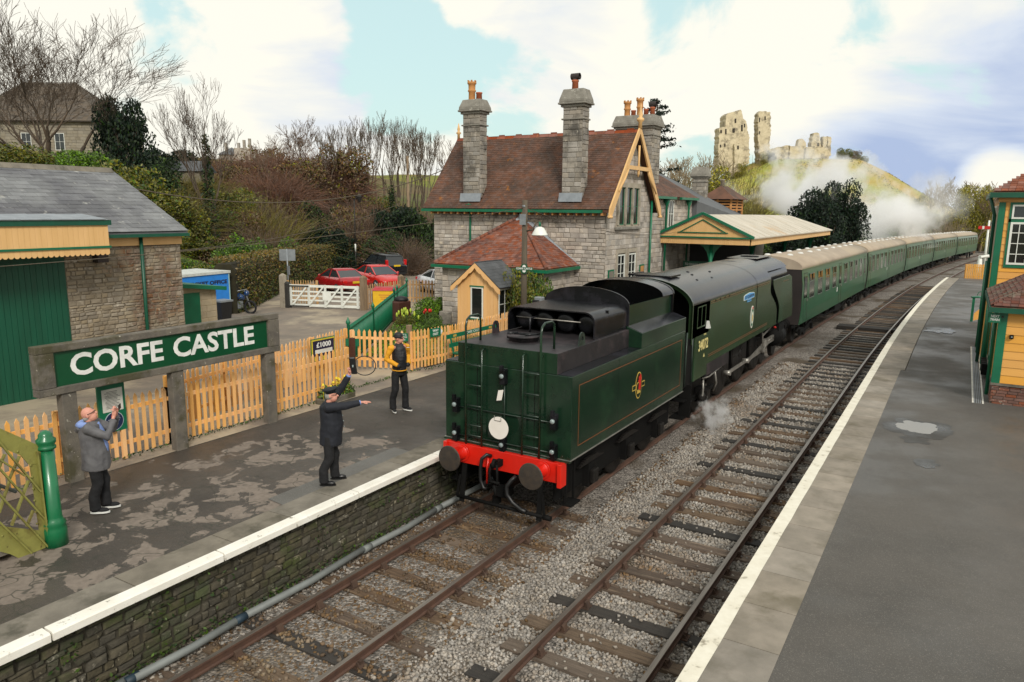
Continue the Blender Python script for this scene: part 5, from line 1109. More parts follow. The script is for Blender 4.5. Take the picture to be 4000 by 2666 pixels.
b = MB(); b.extr([(sx+.25,sze-.12),(sxr,szr-.04),(2*sxr-sx-.25,sze-.12),(2*sxr-sx-.25,sze-.17),(sxr,szr-.1),(sx+.25,sze-.17)], 'y', sy0, sy1+.13); sr = b.build('roof', 'slate_dark', GS)
tiled(sr, 'slate', 'slate', (sx+.25,-9,sze-.10), (0,1,0), vv, lambda v: (0, 9+sy1+.15), re, tw=.32, gauge=.24, th=.016, lap=1.2, seed=7, limit=300, jit=.008)
y = -9
while y < sy1:
    q = MB(); q.extr([(sxr-.2,szr-.08),(sxr-.05,szr+.08),(sxr+.05,szr+.08),(sxr+.2,szr-.08),(sxr,szr)], 'y', y+.005, min(y+.6,sy1+.13)); q.build('ridge_tile', 'concrete', sr); y += .6
b = MB(); b.box(sx+.2,sx+.34,.4,sy1+.13,sze-.24,sze-.15); b.build('gutter', 'dark_green', GS); b = MB(); b.box(sx+.04,sx+.08,.4,sy1+.02,sze-.48,sze-.25); b.build('fascia', 'cream_orange', GS)
pipe(GS, [(sx+.12,1.6,sze-.2),(sx+.08,1.6,.6)], .05, 'dark_green')
# awning
axf = -12.5
for k in range(78):
    y1_ = .08-k*.13; q = MB(); q.extr([(y1_-.127,4.36+.04),(y1_-.09,4.36),(y1_-.04,4.36),(y1_,4.36+.04),(y1_,5.16),(y1_-.127,5.16)], 'x', axf-.015, axf+.015); q.build('awning_board', 'cream_orange', GS)
b = MB(); b.box(axf-.05,axf+.06,-10,.16,5.14,5.27); b.build('awning_gutter', 'dark_green', GS); b = MB(); b.box(axf-.02,axf+.05,-10,.12,4.545,4.60); b.build('awning_moulding', 'station_green', GS)
b = MB(); b.extr([(axf+.08,5.28),(axf-.02,5.22),(sx+.3,5.22),(sx+.1,5.36)], 'y', -10, .1); b.build('awning_roof', 'lead', GS)
for k in range(14):
    q = MB(); y = -.0-k*.7; q.add([(axf+.1,y,5.285),(axf+.1,y-.66,5.285),(sx+.05,y-.66,5.40),(sx+.05,y,5.40),(axf+.1,y,5.31),(axf+.1,y-.66,5.30),(sx+.05,y-.66,5.415),(sx+.05,y,5.425)], [(0,3,2,1),(4,5,6,7),(0,1,5,4),(1,2,6,5),(2,3,7,6),(3,0,4,7)]); q.build('lead_sheet', 'lead', GS)
b = MB(); b.box(sx+.02,sx+.3,.2,.5,4.1,4.45); b.build('awning_bracket', 'soot', GS)
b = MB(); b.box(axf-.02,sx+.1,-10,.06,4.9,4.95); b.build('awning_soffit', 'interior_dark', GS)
# block lean-to beside the shed
BL = thing('block_store', 'buff concrete block store with green door beside the goods shed', 'store', (-17,5,.6))
b = MB(); b.extr([(3.0,.4),(6.25,.4),(6.25,2.65),(3.0,3.05)], 'x', -18.8, -16.5); bw = b.build('wall', 'block_buff', BL)
tp2 = lambda u: 2.62-.12*u
masonry(bw, 'block', 'block_buff', (-16.5,3.0,.5), (0,1,0), (1,0,0), 3.25, 2.5, ch=(.225,.226), ln=(.44,.45), dep=(.012,.016), gap=.012, seed=3, openings=[(1.72,2.55,0,2.1)], top=tp2, limit=120)
b = MB(); b.box(-16.5,-16.46,4.74,5.54,.5,2.6); b.build('door', 'station_green', BL)
b = MB(); b.add([(-16.2,2.9,3.2),(-16.2,6.5,2.75),(-19,6.5,2.75),(-19,2.9,3.2),(-16.2,2.9,3.06),(-16.2,6.5,2.61),(-19,6.5,2.61),(-19,2.9,3.06)], [(0,1,2,3),(7,6,5,4),(0,4,5,1),(1,5,6,2),(2,6,7,3),(3,7,4,0)]); b.build('roof', 'station_green', BL)
# ------------------------------------------------------------------ platform shelter on the right
SH = thing('platform_shelter', 'orange weatherboarded waiting shelter with green corner posts and mossy tiled roof', 'shelter', (9.5,13,.88))
hx0, hy0, hx1, hy1 = 7.88, 10.8, 12.5, 15.2
b = MB(); b.box(hx0+.01,hx1,hy0+.01,hy1,.8,1.36); pl = b.build('plinth', 'mortar_dark', SH)
masonry(pl, 'brick', 'brick', (hx0,hy0+.01,.85), (1,0,0), (0,-1,0), 2.2, .5, ch=(.075,.076), ln=(.22,.23), dep=(.01,.016), gap=.01, seed=1, limit=90)
masonry(pl, 'brick', 'brick', (hx0+.01,hy0,.85), (0,1,0), (-1,0,0), hy1-hy0, .5, ch=(.075,.076), ln=(.22,.23), dep=(.01,.016), gap=.01, seed=2, limit=90)
b = MB(); b.box(hx0-.03,hx1,hy0-.03,hy1,1.361,1.42); b.build('sill_band', 'concrete', SH)
b = MB(); b.box(hx0+.03,hx1,hy0+.03,hy1,1.42,3.3); b.build('frame', 'board_orange', SH)
for k in range(9):
    z = 1.425+k*.208; q = MB(); q.add([(hx0+.16,hy0+.025,z),(hx1,hy0+.025,z),(hx1,hy0+.03,z+.2),(hx0+.16,hy0+.03,z+.2),(hx0+.16,hy0-.005,z),(hx1,hy0-.005,z),(hx1,hy0+.012,z+.203),(hx0+.16,hy0+.012,z+.203)], [(4,5,6,7),(0,1,5,4),(2,3,7,6),(1,2,6,5),(3,0,4,7)]); q.build('weatherboard', 'board_orange', SH)
    q = MB(); q.box(hx0+.0,hx0+.03,hy0+.35,hy0+1.0,z,z+.2); q.build('weatherboard', 'board_orange', SH)
b = MB(); b.box(hx0-.02,hx0+.16,hy0-.02,hy0+.02,1.42,3.2); b.build('corner_post', 'station_green', SH); b = MB(); b.box(hx0-.02,hx0+.03,hy0+.02,hy0+.2,1.42,3.2); b.build('corner_post', 'station_green', SH)
for y in (1.1,2.2,3.4):
    b = MB(); b.box(hx0-.03,hx0+.03,hy0+y,hy0+y+.12,.9,3.2); b.build('side_post', 'station_green', SH)
window(SH, (hx0+.02,hy0+1.25,1.6), (0,1,0), (-1,0,0), .9, 1.4, 2, 3); window(SH, (hx0+.02,hy0+2.4,1.6), (0,1,0), (-1,0,0), .9, 1.4, 2, 3)
ex, ey = hx0-.22, hy0-.22; rx, ry, rz0, rz1 = 10.2, 13.0, 3.36, 5.0
b = MB(); b.add([(ex,ey,rz0),(12.8,ey,rz0),(12.8,15.4,rz0),(ex,15.4,rz0),(rx,ry,rz1)], [(0,1,4),(1,2,4),(2,3,4),(3,0,4),(0,3,2,1)]); sr = b.build('roof', 'tile_moss', SH)
L3 = math.hypot(ry-ey, rz1-rz0); vv = Vector((0,ry-ey,rz1-rz0)).normalized()
tiled(sr, 'tile', 'tile_moss', (ex,ey,rz0+.02), (1,0,0), vv, lambda v: ((rx-ex)*v/L3, 12.8-ex-(12.8-rx)*v/L3), L3, tw=.17, gauge=.11, seed=4, limit=120, jit=.012)
L3b = math.hypot(rx-ex, rz1-rz0); vv = Vector((rx-ex,0,rz1-rz0)).normalized()
tiled(sr, 'tile', 'tile_moss', (ex,15.4,rz0+.02), (0,-1,0), vv, lambda v: ((15.4-ry)*v/L3b, 15.4-ey-(ry-ey)*v/L3b), L3b, tw=.17, gauge=.11, seed=5, jit=.012)
b = MB(); b.box(ex-.04,12.8,ey-.04,ey+.06,rz0-.13,rz0-.0); b.box(ex-.04,ex+.06,ey+.06,15.4,rz0-.13,rz0); b.build('gutter', 'dark_green', SH)
pipe(SH, [(hx0-.08,11.2,3.2),(hx0-.08,11.25,2.5),(hx0-.08,11.25,1.0)], .04); pipe(SH, [(hx0-.1,15.3,3.2),(hx0-.1,15.3,.9)], .06, 'station_green')
b = MB(); b.box(hx0+.24,hx0+.33,hy0-.09,hy0-.01,2.58,2.68); fl = b.build('security_light', 'frame_black', SH, bevel=.01); b = MB(); b.ball((hx0+.285,hy0-.1,2.63), .022, 8); b.build('lens', 'glass_lens', fl)
for k in range(4):
    b = MB(); b.box(hx0-.16,hx0-.02,14.0+k*.32,14.26+k*.32,1.0+.02*k,1.32); b.build('meter_box', 'frame_black', SH)
NT = thing('next_train_sign', 'small teal sign lettered next train hung on the shelter corner', 'sign', (7.79,10.8,3.0))
b = MB(); b.box(7.64,7.90,10.70,10.73,2.96,3.2); bo = b.build('board', 'station_green', NT); b = MB(); b.box(7.9,7.95,10.71,10.8,3.1,3.13); b.build('bracket', 'soot', NT)
text('NEXT\nTRAIN', .085, 'white_text', bo, (7.77,10.697,3.08), (1,0,0), (0,0,1), bold=.002, width=.2)
# ------------------------------------------------------------------ signal box
SB = thing('signal_box', 'tall orange boarded signal box with white sash windows and green corner posts', 'signal box', (10,18,.88))
bx0, by0, bx1, by1, bz = 7.76, 16.5, 12.5, 21.5, 6.2
b = MB(); b.box(bx0+.03,bx1,by0+.03,by1,.8,bz); b.build('frame', 'board_orange', SB)
ops = [(bx0+.36,bx0+2.2,4.1,6.0)]
for k in range(25):
    z = .9+k*.212
    for xa_, xb_ in (((bx0+.16,bx1),) if not (4.0 < z < 5.95) else ((bx0+.16,bx0+.28),(bx0+2.3,bx1))):
        q = MB(); q.add([(xa_,by0+.025,z),(xb_,by0+.025,z),(xb_,by0+.03,z+.2),(xa_,by0+.03,z+.2),(xa_,by0-.005,z),(xb_,by0-.005,z),(xb_,by0+.012,z+.207),(xa_,by0+.012,z+.207)], [(4,5,6,7),(0,1,5,4),(2,3,7,6),(1,2,6,5),(3,0,4,7)]); q.build('weatherboard', 'board_orange', SB)
    q = MB(); q.box(bx0,bx0+.03,by0+.25,by1,z,z+.203); q.build('weatherboard', 'board_orange', SB)
b = MB(); b.box(bx0-.02,bx0+.15,by0-.02,by0+.02,.88,6.0); b.build('corner_post', 'station_green', SB); b = MB(); b.box(bx0-.02,bx0+.03,by0+.02,by0+.22,.88,6.0); b.build('corner_post', 'station_green', SB)
b = MB()
for (a_,c_,d_,e_) in ((.27,2.3,4.0,4.1),(.27,2.3,5.4,5.5),(.27,2.3,5.93,6.0),(.27,.33,4.1,5.93)): b.box(bx0+a_,bx0+c_,by0-.03,by0+.03,d_,e_)
b.build('window_surround', 'station_green', SB)
window(SB, (bx0+.335,by0+.005,4.1), (1,0,0), (0,-1,0), .95, 1.3, 4, 4, 'white_paint', dep=.05, fw_=.06); window(SB, (bx0+.335,by0+.005,5.5), (1,0,0), (0,-1,0), .95, .43, 2, 1, 'white_paint', dep=.05, fw_=.05)
window(SB, (bx0+1.3,by0+.005,4.1), (1,0,0), (0,-1,0), .95, 1.3, 4, 4, 'white_paint', dep=.05, fw_=.06); window(SB, (bx0+1.3,by0+.005,5.5), (1,0,0), (0,-1,0), .95, .43, 2, 1, 'white_paint', dep=.05, fw_=.05)
for k in range(3): window(SB, (bx0,by0+.5+k*1.5,4.1), (0,1,0), (-1,0,0), 1.3, 1.8, 3, 4, 'white_paint', dep=.05)
ex, ey = bx0-.26, by0-.26; rx, ry = 10.3, 19.0; rz0, rz1 = 6.3, 8.2
b = MB(); b.add([(ex,ey,rz0),(12.9,ey,rz0),(12.9,21.9,rz0),(ex,21.9,rz0),(rx,ry,rz1)], [(0,1,4),(1,2,4),(2,3,4),(3,0,4),(0,3,2,1)]); sr = b.build('roof', 'tile_red', SB)
L3 = math.hypot(ry-ey, rz1-rz0); vv = Vector((0,ry-ey,rz1-rz0)).normalized(); tiled(sr, 'tile', 'tile_red', (ex,ey,rz0+.02), (1,0,0), vv, lambda v: ((rx-ex)*v/L3, 12.9-ex-(12.9-rx)*v/L3), L3, tw=.18, gauge=.13, seed=4, limit=80)
b = MB(); b.box(ex-.04,12.9,ey-.04,ey+.05,rz0-.16,rz0); b.box(ex-.04,ex+.05,ey+.05,21.9,rz0-.16,rz0); b.build('gutter', 'dark_green', SB); b = MB(); b.box(bx0-.05,bx1,by0-.05,by0-.03,6.02,6.14); b.build('fascia', 'board_orange', SB)
pipe(SB, [(ex-.02,by0+.1,6.2),(bx0-.1,by0+.3,5.6),(bx0-.1,by0+.3,.9)], .05, 'dark_green')
b = MB(); b.tube([(bx0-.12,by0-.1,4.35),(bx0-.32,by0-.1,4.3),(bx0-.36,by0-.12,4.3)], .05, 8); b.build('cctv_camera', 'white_paint', SB)
for k in range(3):
    pipe(SB, [(bx0-.08,by0+.9+k*1.3,4.0),(bx0-.08,by0+.9+k*1.3,.9)], .05)
# ================================================================== FENCES, SIGNS, PEOPLE, CARS
M('fence_orange', hx('e6b273'), hx('d9a262'), rough=.65, scale=2, stretch=(2,2,.6), rnd=.10, spots=(hx('b98a50'), 3, (.68,.8)))
M('fence_natural', hx('c29c6c'), hx('a8845a'), rough=.8, scale=2, stretch=(3,3,.5), rnd=.15)
M('post_timber', hx('8c7860'), hx('6f5e4a'), rough=.9, scale=3, stretch=(4,4,.4), bump=.5, bscale=12)
M('pole_wood', hx('5f5547'), hx('4a4237'), rough=.9, scale=3, stretch=(4,4,.4), bump=.5, bscale=12)
M('sign_green', hx('0c4a2c'), hx('0a4227'), rough=.35, scale=1.5, coat=.2)
M('olive_iron', hx('8a8744'), hx('76743a'), rough=.6, scale=2.5, bump=.3, bscale=15, c3=hx('5f5228'), s3=2, t3=(.55,.68), spots=(hx('4a3c20'), 7, (.66,.75)))
M('post_green', hx('0b6a40'), hx('095a36'), rough=.35, coat=.3, scale=2)
M('paper', hx('d9d6cc'), rough=.8); M('ink', hx('34322f'), rough=.8); M('plaque_blue', hx('15244a'), rough=.5); M('plaque_rim', hx('b9c2cc'), rough=.5)
M('poster_yellow', hx('d8c23a'), rough=.5); M('poster_navy', hx('24203c'), rough=.5)
M('bin_yellow', hx('e0b21e'), hx('d4a51a'), rough=.5); M('bin_red', hx('b8323a'), rough=.5); M('bin_brown', hx('4e2c22'), hx('3e241c'), rough=.6, scale=3)
M('trailer_blue', hx('2a82d8'), hx('2677c8'), rough=.4); M('trailer_trim', hx('9fc4c4'), rough=.5); M('trailer_roof', hx('c9cdc8'), rough=.6)
M('car_red', hx('a3141c'), hx('8f1018'), rough=.25, coat=.6); M('car_bright_red', hx('c41d18'), hx('b11913'), rough=.25, coat=.6); M('car_black', hx('14161c'), rough=.2, coat=.6); M('car_white', hx('d8dade'), rough=.25, coat=.5)
M('tyre', hx('17171a'), rough=.85); M('alloy', hx('9a9da0'), rough=.35, metal=.7); M('lamp_red', hx('c0181a'), rough=.25); M('plate_yellow', hx('d8b41e'), rough=.5); M('plastic_black', hx('1a1a1c'), rough=.6)
M('skin', hx('c98f7c'), hx('bd8270'), rough=.55, scale=12); M('hair_grey', hx('9a9790'), hx('7d7a74'), rough=.8, scale=30)
M('uniform_navy', hx('171a24'), hx('11141c'), rough=.8, scale=6, bump=.3, bscale=14); M('trouser_black', hx('131316'), hx('0d0d10'), rough=.85, scale=5, bump=.35, bscale=11)
M('jacket_grey', hx('646365'), hx('4f4e51'), rough=.75, scale=5, bump=.5, bscale=9); M('shirt_blue', hx('7f95c8'), hx('6f84b8'), rough=.8, scale=5, bump=.3); M('sleeve_gold', hx('d99a1c'), hx('cb8c16'), rough=.8, scale=5, bump=.4, bscale=10); M('gilet_black', hx('1b1d22'), hx('121318'), rough=.6, scale=4, bump=.5, bscale=9, stretch=(.6,.6,2.4))
M('shoe_black', hx('121214'), rough=.35); M('sole_white', hx('dcdcd8'), rough=.6); M('cap_navy', hx('12181f'), rough=.7); M('orange_tag', hx('d0502a'), rough=.6); M('steel_grey', hx('8d9296'), hx('7a7f83'), rough=.5, metal=.3); M('orange_post', hx('e08a1e'), rough=.5)
def picket_fence(label, pts, z, h, mat, pitch=.15, w_=.072, th=.022, posts=2.2, face=1, name='picket_fence', grp=None, tipped=True, post_mat=None):
    t = thing(name, label, 'fence', (pts[0][0], pts[0][1], z), 0, grp); key = 'pk_%s_%.3f_%.2f' % (mat, w_, h)
    if key not in MESH:
        b = MB(); hw = w_/2; prof = [(-hw,.04),(hw,.04),(hw,h-.07),(.0,h),(-hw,h-.07)] if tipped else [(-hw,.04),(hw,.04),(hw,h),(-hw,h)]; b.extr(prof, 'y', 0, th); MESH[key] = b.mesh('picket', mat)
    rr = random.Random(len(pts)*7+int(h*100))
    for i in range(len(pts)-1):
        a, c = Vector((*pts[i],z)), Vector((*pts[i+1],z)); d = c-a; Ln = d.length; d.normalize(); nrm_ = Vector((-d.y,d.x,0))*(-face)
        n_ = int(Ln/pitch)
        for k in range(n_):
            p = a+d*(pitch*(k+.5))+Vector((0,0,rr.uniform(-.012,.012))); inst('picket', MESH[key], t, frame(p+nrm_*.022, d, nrm_, (Vector((0,0,1))+d*rr.uniform(-.02,.02))))
        for zz in (.28, h-.26):
            b = MB(); b.beam(a+Vector((0,0,zz)), c+Vector((0,0,zz)), .045, .075); b.build('rail', mat, t)
        m_ = max(1, round(Ln/posts))
        for k in range(m_+1):
            p = a+d*(Ln*k/m_)-nrm_*.06; b = MB(); b.box(p.x-.045,p.x+.045,p.y-.045,p.y+.045,z-.1,z+h-.04); b.build('post', post_mat or mat, t)
    return t
picket_fence('orange picket fence standing right behind the long name board', [(-6.52,-13),(-6.47,-2.5),(-6.46,.3),(-6.56,2.75)], .88, 1.21, 'fence_orange')
picket_fence('second orange picket fence set back behind the first, along the yard', [(-7.3,-1.9),(-8.0,1.5),(-8.62,4.85)], .9, 1.22, 'fence_orange')
picket_fence('short orange picket fence with garden behind it, beside the path', [(-8.5,4.9),(-6.88,5.62)], .9, 1.18, 'fence_orange', pitch=.165, w_=.085)
picket_fence('long orange picket fence running past the green bench to the hut', [(-6.76,5.62),(-6.5,7.2),(-6.6,14.2)], .9, 1.2, 'fence_orange', pitch=.14)
b = MB(); b.box(-6.93,-6.80,5.56,5.69,.8,2.25); tag(b.build('gate_post', 'post_timber', bevel=.015), 'weathered square timber post between two orange picket fences', 'post')
# running-in board
SG = thing('station_sign', 'concrete framed green name board lettered CORFE CASTLE on three posts', 'sign', (-6.06,-2.55,.88))
for y in (-4.62,-2.55,-.28):
    b = MB(); b.box(-6.16,-5.97,y-.13,y+.13,.8,2.5); b.build('post', 'old_concrete', SG, bevel=.02)
for (ya,yb2,za,zb2) in ((-5.12,-.02,3.2,3.33),(-5.12,-.02,2.47,2.6),(-5.12,-4.82,2.6,3.2),(-.32,-.02,2.6,3.2)):
    b = MB(); b.box(-6.14,-5.94,ya,yb2,za,zb2); b.build('frame_beam', 'old_concrete', SG, bevel=.015)
b = MB(); b.box(-6.12,-6.0,-4.82,-.32,2.6,3.2); pn = b.build('panel', 'sign_green', SG)
for s_, xa_, xb_ in (('CORFE',385,1200),('CASTLE',1300,2003)):
    ya_ = onX(100+xa_/2.241, 1150+600/2.241, -6.0).y; yb_ = onX(100+xb_/2.241, 1150+480/2.241, -6.0).y
    text(s_, .535, 'white_text', pn, (-5.998,(ya_+yb_)/2,2.905), (0,1,0), (0,0,1), width=yb_-ya_, bold=.014, extrude=.004)
# notice board on the fence
NB = thing('notice_board', 'green notice board with printed sheet and round blue plaque on fence', 'notice board', (-6.36,-3.67,.88))
b = MB(); b.box(-6.41,-6.36,-3.93,-3.42,1.46,2.38); bd = b.build('board', 'station_green', NB)
b = MB(); b.box(-6.358,-6.352,-3.86,-3.47,1.86,2.29); pa = b.build('printed_sheet', 'paper', NB)
for k in range(13):
    q = MB(); rr = random.Random(k); q.box(-6.351,-6.350,-3.82+rr.uniform(0,.06),-3.51-rr.uniform(0,.08),2.235-k*.026,2.243-k*.026); q.build('text_line', 'ink', pa)
for r_, x_, m_ in ((.18,-6.357,'plaque_rim'),(.168,-6.353,'plaque_blue')):
    b = MB(); b.extr([(-3.665+r_*math.cos(2*math.pi*k/32), 1.665+r_*math.sin(2*math.pi*k/32)) for k in range(32)], 'x', x_-.003, x_+.003); b.build('plaque', m_, NB)
b = MB(); b.box(-6.348,-6.346,-3.72,-3.61,1.745,1.785); b.build('plaque_emblem', 'badge_red', NB)
for k in range(4): q = MB(); q.box(-6.348,-6.346,-3.78+.02*k,-3.55-.02*k,1.70-k*.035,1.71-k*.035); q.build('plaque_line', 'plaque_rim', NB)
for y in (-3.85,-3.5):
    b = MB(); b.box(-6.42,-6.36,y-.04,y+.04,.88,1.46); b.build('leg', 'fence_orange', NB)
# £1000 poster
PO = thing('penalty_poster', 'yellow bordered dark poster headed £1000 standing between two picket fences', 'poster', (-7.9,2.85,.9))
pa_ = onX(1180+250/7.127, 1280+350/7.127, -7.9); pb_ = onX(1180+920/7.127, 1280+215/7.127, -7.9); y0, y1, zt = pa_.y, pb_.y, (pa_.z+pb_.z)/2
for k, (e, m_) in enumerate(((0,'station_green'),(.025,'poster_yellow'),(.06,'poster_navy'))):
    b = MB(); b.box(-7.93+k*.012,-7.92+k*.012,y0+e,y1-e,zt-.72+e,zt-e); lastp = b.build(['frame','border','field'][k], m_, PO)
text('£1000', .19, 'white_text', lastp, (-7.895,(y0+y1)/2,zt-.19), (0,1,0), (0,0,1), width=(y1-y0)*.6, bold=.006)
b = MB(); b.box(-7.896,-7.893,y0+.13,y1-.13,zt-.42,zt-.31); b.build('text_panel', 'paper', PO)
for k in range(4): b = MB(); b.box(-7.896,-7.893,y0+.1+k*.16,y0+.2+k*.16,zt-.62,zt-.5); b.build('text_block', 'paper' if k % 2 else 'poster_yellow', PO)
for y in (y0+.06,y1-.06): b = MB(); b.box(-7.97,-7.932,y-.025,y+.025,.88,zt-.1); b.build('leg', 'post_timber', PO)
# fence signs
MS = thing('museum_sign', 'green sign lettered museum and exhibition coach on the short picket fence', 'sign', (-7.05,5.45,1.7))
d = Vector((.915,.405,0)); cc = Vector((-7.03,5.47,1.89)); b = MB(); b.obox(cc, d*.2, Vector((.405,-.915,0))*.01, Vector((0,0,.12))); bo = b.build('board', 'station_green', MS)
text('MUSEUM &\nEXHIBITION\nCOACH', .075, 'white_text', bo, cc+Vector((.405,-.915,0))*.012, d, (0,0,1), width=.34)
WO = thing('way_out_sign', 'small green sign lettered way out with white arrow point on fence', 'sign', (-6.5,6.5,1.9))
d = Vector((.1624,.9867,0)).normalized(); nn_ = Vector((d.y,-d.x,0)); cc = Vector((-6.52,6.45,1.95)); b = MB(); b.obox(cc, d*.22, nn_*.01, Vector((0,0,.13))); bo = b.build('board', 'station_green', WO)
b = MB(); e1 = cc+d*.221; b.add([e1+Vector((0,0,.1)), e1-Vector((0,0,.1)), e1+d*.09, e1+Vector((0,0,.1))-nn_*.015, e1-Vector((0,0,.1))-nn_*.015, e1+d*.09-nn_*.015], [(0,1,2),(5,4,3),(0,2,5,3),(2,1,4,5)]); b.build('arrow_point', 'white_text', WO)
text('WAY\nOUT', .105, 'white_text', bo, cc+nn_*.012, d, (0,0,1), bold=.002)
FB_ = thing('finger_post', 'green board seen from behind on a rusty brown post by fence', 'sign post', (-8.3,4.72,.88))
b = MB(); b.box(-8.37,-8.23,4.66,4.78,.85,1.85); b.build('post', 'bin_brown', FB_); d = Vector((.855,.52,0)); cc = Vector((-8.36,4.80,1.7)); b = MB(); b.obox(cc, d*.2, Vector((-.52,.855,0))*.015, (0,0,.11)); b.build('board', 'station_green', FB_)
# bench
BE = thing('bench', 'green slatted platform bench lettered CORFE CASTLE against the picket fence', 'bench', (-6.1,8,.88))
for y in (6.7,9.2):
    b = MB(); b.beam((-5.6,y,.88),(-5.6,y,1.33),.05,.05,(1,0,0)); b.beam((-6.1,y,.88),(-6.02,y,1.3),.05,.05,(1,0,0)); b.beam((-6.02,y,1.3),(-6.15,y,1.86),.05,.04,(1,0,0)); b.beam((-6.05,y,1.3),(-5.55,y,1.32),.05,.05); b.build('leg', 'station_green', BE)
for k in range(5): b = MB(); b.box(-5.98+k*.09,-5.91+k*.09,6.55,9.35,1.335,1.36); b.build('seat_slat', 'station_green', BE)
for k, z in enumerate((1.5,1.75)):
    b = MB(); x = -6.07-.1*k; b.box(x-.015,x+.015,6.55,9.35,z,z+.13); sl_ = b.build('back_slat', 'station_green', BE)
text('CORFE CASTLE', .11, 'white_text', sl_, (-6.153,7.95,1.815), (0,1,0), (0,0,1), width=.95)
for y in (6.95,8.95): b = MB(); b.box(-6.1545,-6.153,y-.09,y+.09,1.78,1.85); b.build('plate', 'badge_gold', BE)
# lamp post with totem
LP_ = thing('lamp_post', 'wooden lamp post with white enamel shade and small totem sign', 'lamp post', (-5.5,10,.88))
b = MB(); b.tube([(-5.5,10,.85),(-5.5,10,5.95)], [.11,.085], 12); b.build('post', 'pole_wood', LP_)
b = MB(); b.beam((-5.5,10,5.28),(-4.85,10.0,5.28),.06,.06); b.build('arm', 'pole_wood', LP_); b = MB(); b.tube([(-5.42,10,4.95),(-5.2,10,5.0),(-5.05,10,5.25)], .03, 8); b.build('brace', 'pole_wood', LP_)
b = MB(); b.tube([(-4.93,10,5.26),(-4.93,10,5.1)], .04, 8); b.build('lamp_holder', 'station_green', LP_); b = MB(); b.lathe([(.05,5.1),(.14,5.06),(.19,4.98),(.27,4.84),(.27,4.82),(.19,4.95)], 20, c=(-4.93,10,0)); b.build('lamp_shade', 'white_paint', LP_)
b = MB(); b.box(-5.62,-5.4,9.86,9.9,5.15,5.5); b.build('junction_box', 'steel_grey', LP_); b = MB(); b.tube([(-5.55,9.95,5.75),(-5.45,9.95,5.75)], .05, 8); b.build('insulator', 'steel_grey', LP_)
d = Vector((.93,.36,0)); nn_ = Vector((.36,-.93,0)); cc = Vector((-5.42,9.86,3.72)); b = MB(); b.obox(cc, d*.29, nn_*.012, (0,0,.055)); tb = b.build('totem_bar', 'sign_green', LP_)
for s in (1,-1):
    b = MB(); c0 = cc+Vector((0,0,s*.055)); pts = [c0+d*(.12*math.cos(math.pi*k/10))+Vector((0,0,s*.11*math.sin(math.pi*k/10))) for k in range(11)]; b.loft([[p-nn_*.008 for p in pts],[p+nn_*.008 for p in pts]]); q = b.build('totem_lobe', 'sign_green', LP_)
    b = MB(); pts = [c0+d*(.06*math.cos(math.pi*k/10))+Vector((0,0,s*.07*math.sin(math.pi*k/10))) for k in range(11)]; b.loft([[p+nn_*.008 for p in pts],[p+nn_*.012 for p in pts]]); b.build('totem_mark', 'white_text', LP_)
text('CORFE CASTLE', .085, 'white_text', tb, cc+nn_*.0135, d, (0,0,1), width=.54, bold=.002)
b = thing('platform_telephone', 'grey metal equipment post with orange marker beside the lamp post', 'equipment post', (-5.15,10.4,.88)); q = MB(); q.box(-5.28,-5.0,10.3,10.55,.88,2.75); q.build('cabinet', 'steel_grey', b, bevel=.03); q = MB(); q.box(-5.32,-5.22,10.2,10.29,.88,2.3); q.build('marker', 'orange_post', b); q = MB(); q.box(-5.30,-5.08,10.22,10.30,2.45,2.65); q.build('lens_hood', 'plastic_black', b)
# footbridge stair: lattice side and newel
ST = thing('footbridge_stair', 'foot of footbridge stair with olive riveted lattice side', 'stair', (-3.8,-7,.88))
X_ = -3.74
def plate(poly, name, th=.02, x=X_): b = MB(); b.extr(poly, 'x', x-th/2, x+th/2); return b.build(name, 'olive_iron', ST)
Lz = lambda x, y: (lambda p: (p.y, p.z))(onX(x/2.614, 1650+y/2.614, X_))
plate([(-6.30,2.3),(-9.5,4.86),(-9.5,4.72),(-6.30,2.16)], 'top_chord', .03); b = MB(); b.beam((X_,-6.28,2.31),(X_,-9.5,4.89),.16,.02,(1,0,0)); b.build('top_flange', 'olive_iron', ST)
plate([Lz(300,420),Lz(405,262),Lz(548,1245),Lz(470,1275),Lz(400,1110)], 'end_plate'); b = MB(); b.beam((X_,-6.255,.92),(X_,-6.275,2.3),.14,.02,(0,1,0)); b.build('end_flange', 'olive_iron', ST)
plate([Lz(195,225),Lz(405,258),Lz(412,420),Lz(290,432),Lz(188,312)], 'gusset', .03, X_+.004)
q0 = Lz(0,1060); q1 = Lz(0,1320); plate([Lz(400,1105),Lz(470,1275),Lz(190,1388),Lz(100,1345),q1,(q1[0]-1.6,q1[1]+1.25),(q0[0]-1.6,q0[1]+1.25),q0], 'bottom_string', .03)
def lbar(p, q, w_, off, ext=0.):
    a_, c_ = Vector((X_+off,*Lz(*p))), Vector((X_+off,*Lz(*q))); a_ = a_+(a_-c_)*ext; b = MB(); b.beam(a_, c_, .02, w_, (1,0,0)); b.build('lattice_bar', 'olive_iron', ST)
for p, q in (((0,225),(400,705)),((0,490),(460,1005)),((0,755),(475,1270)),((0,1035),(305,1330))): lbar(p, q, .055, .035, .5)
for p, q in (((210,350),(100,600)),((60,330),(0,470)),((300,600),(130,1060)),((110,600),(0,930)),((350,905),(285,1070))): lbar(p, q, .05, -.03)
for k in range(8):
    ya = -7.2-k*.28; za = 1.9+k*.225; b = MB(); b.beam((X_+.035,ya,za+.95),(X_+.035,ya+.75,za+.1),.02,.055,(1,0,0)); b.build('lattice_bar', 'olive_iron', ST); b = MB(); b.beam((X_-.03,ya,za-.2),(X_-.03,ya+.2,za+1.0),.02,.05,(1,0,0)); b.build('lattice_bar', 'olive_iron', ST)
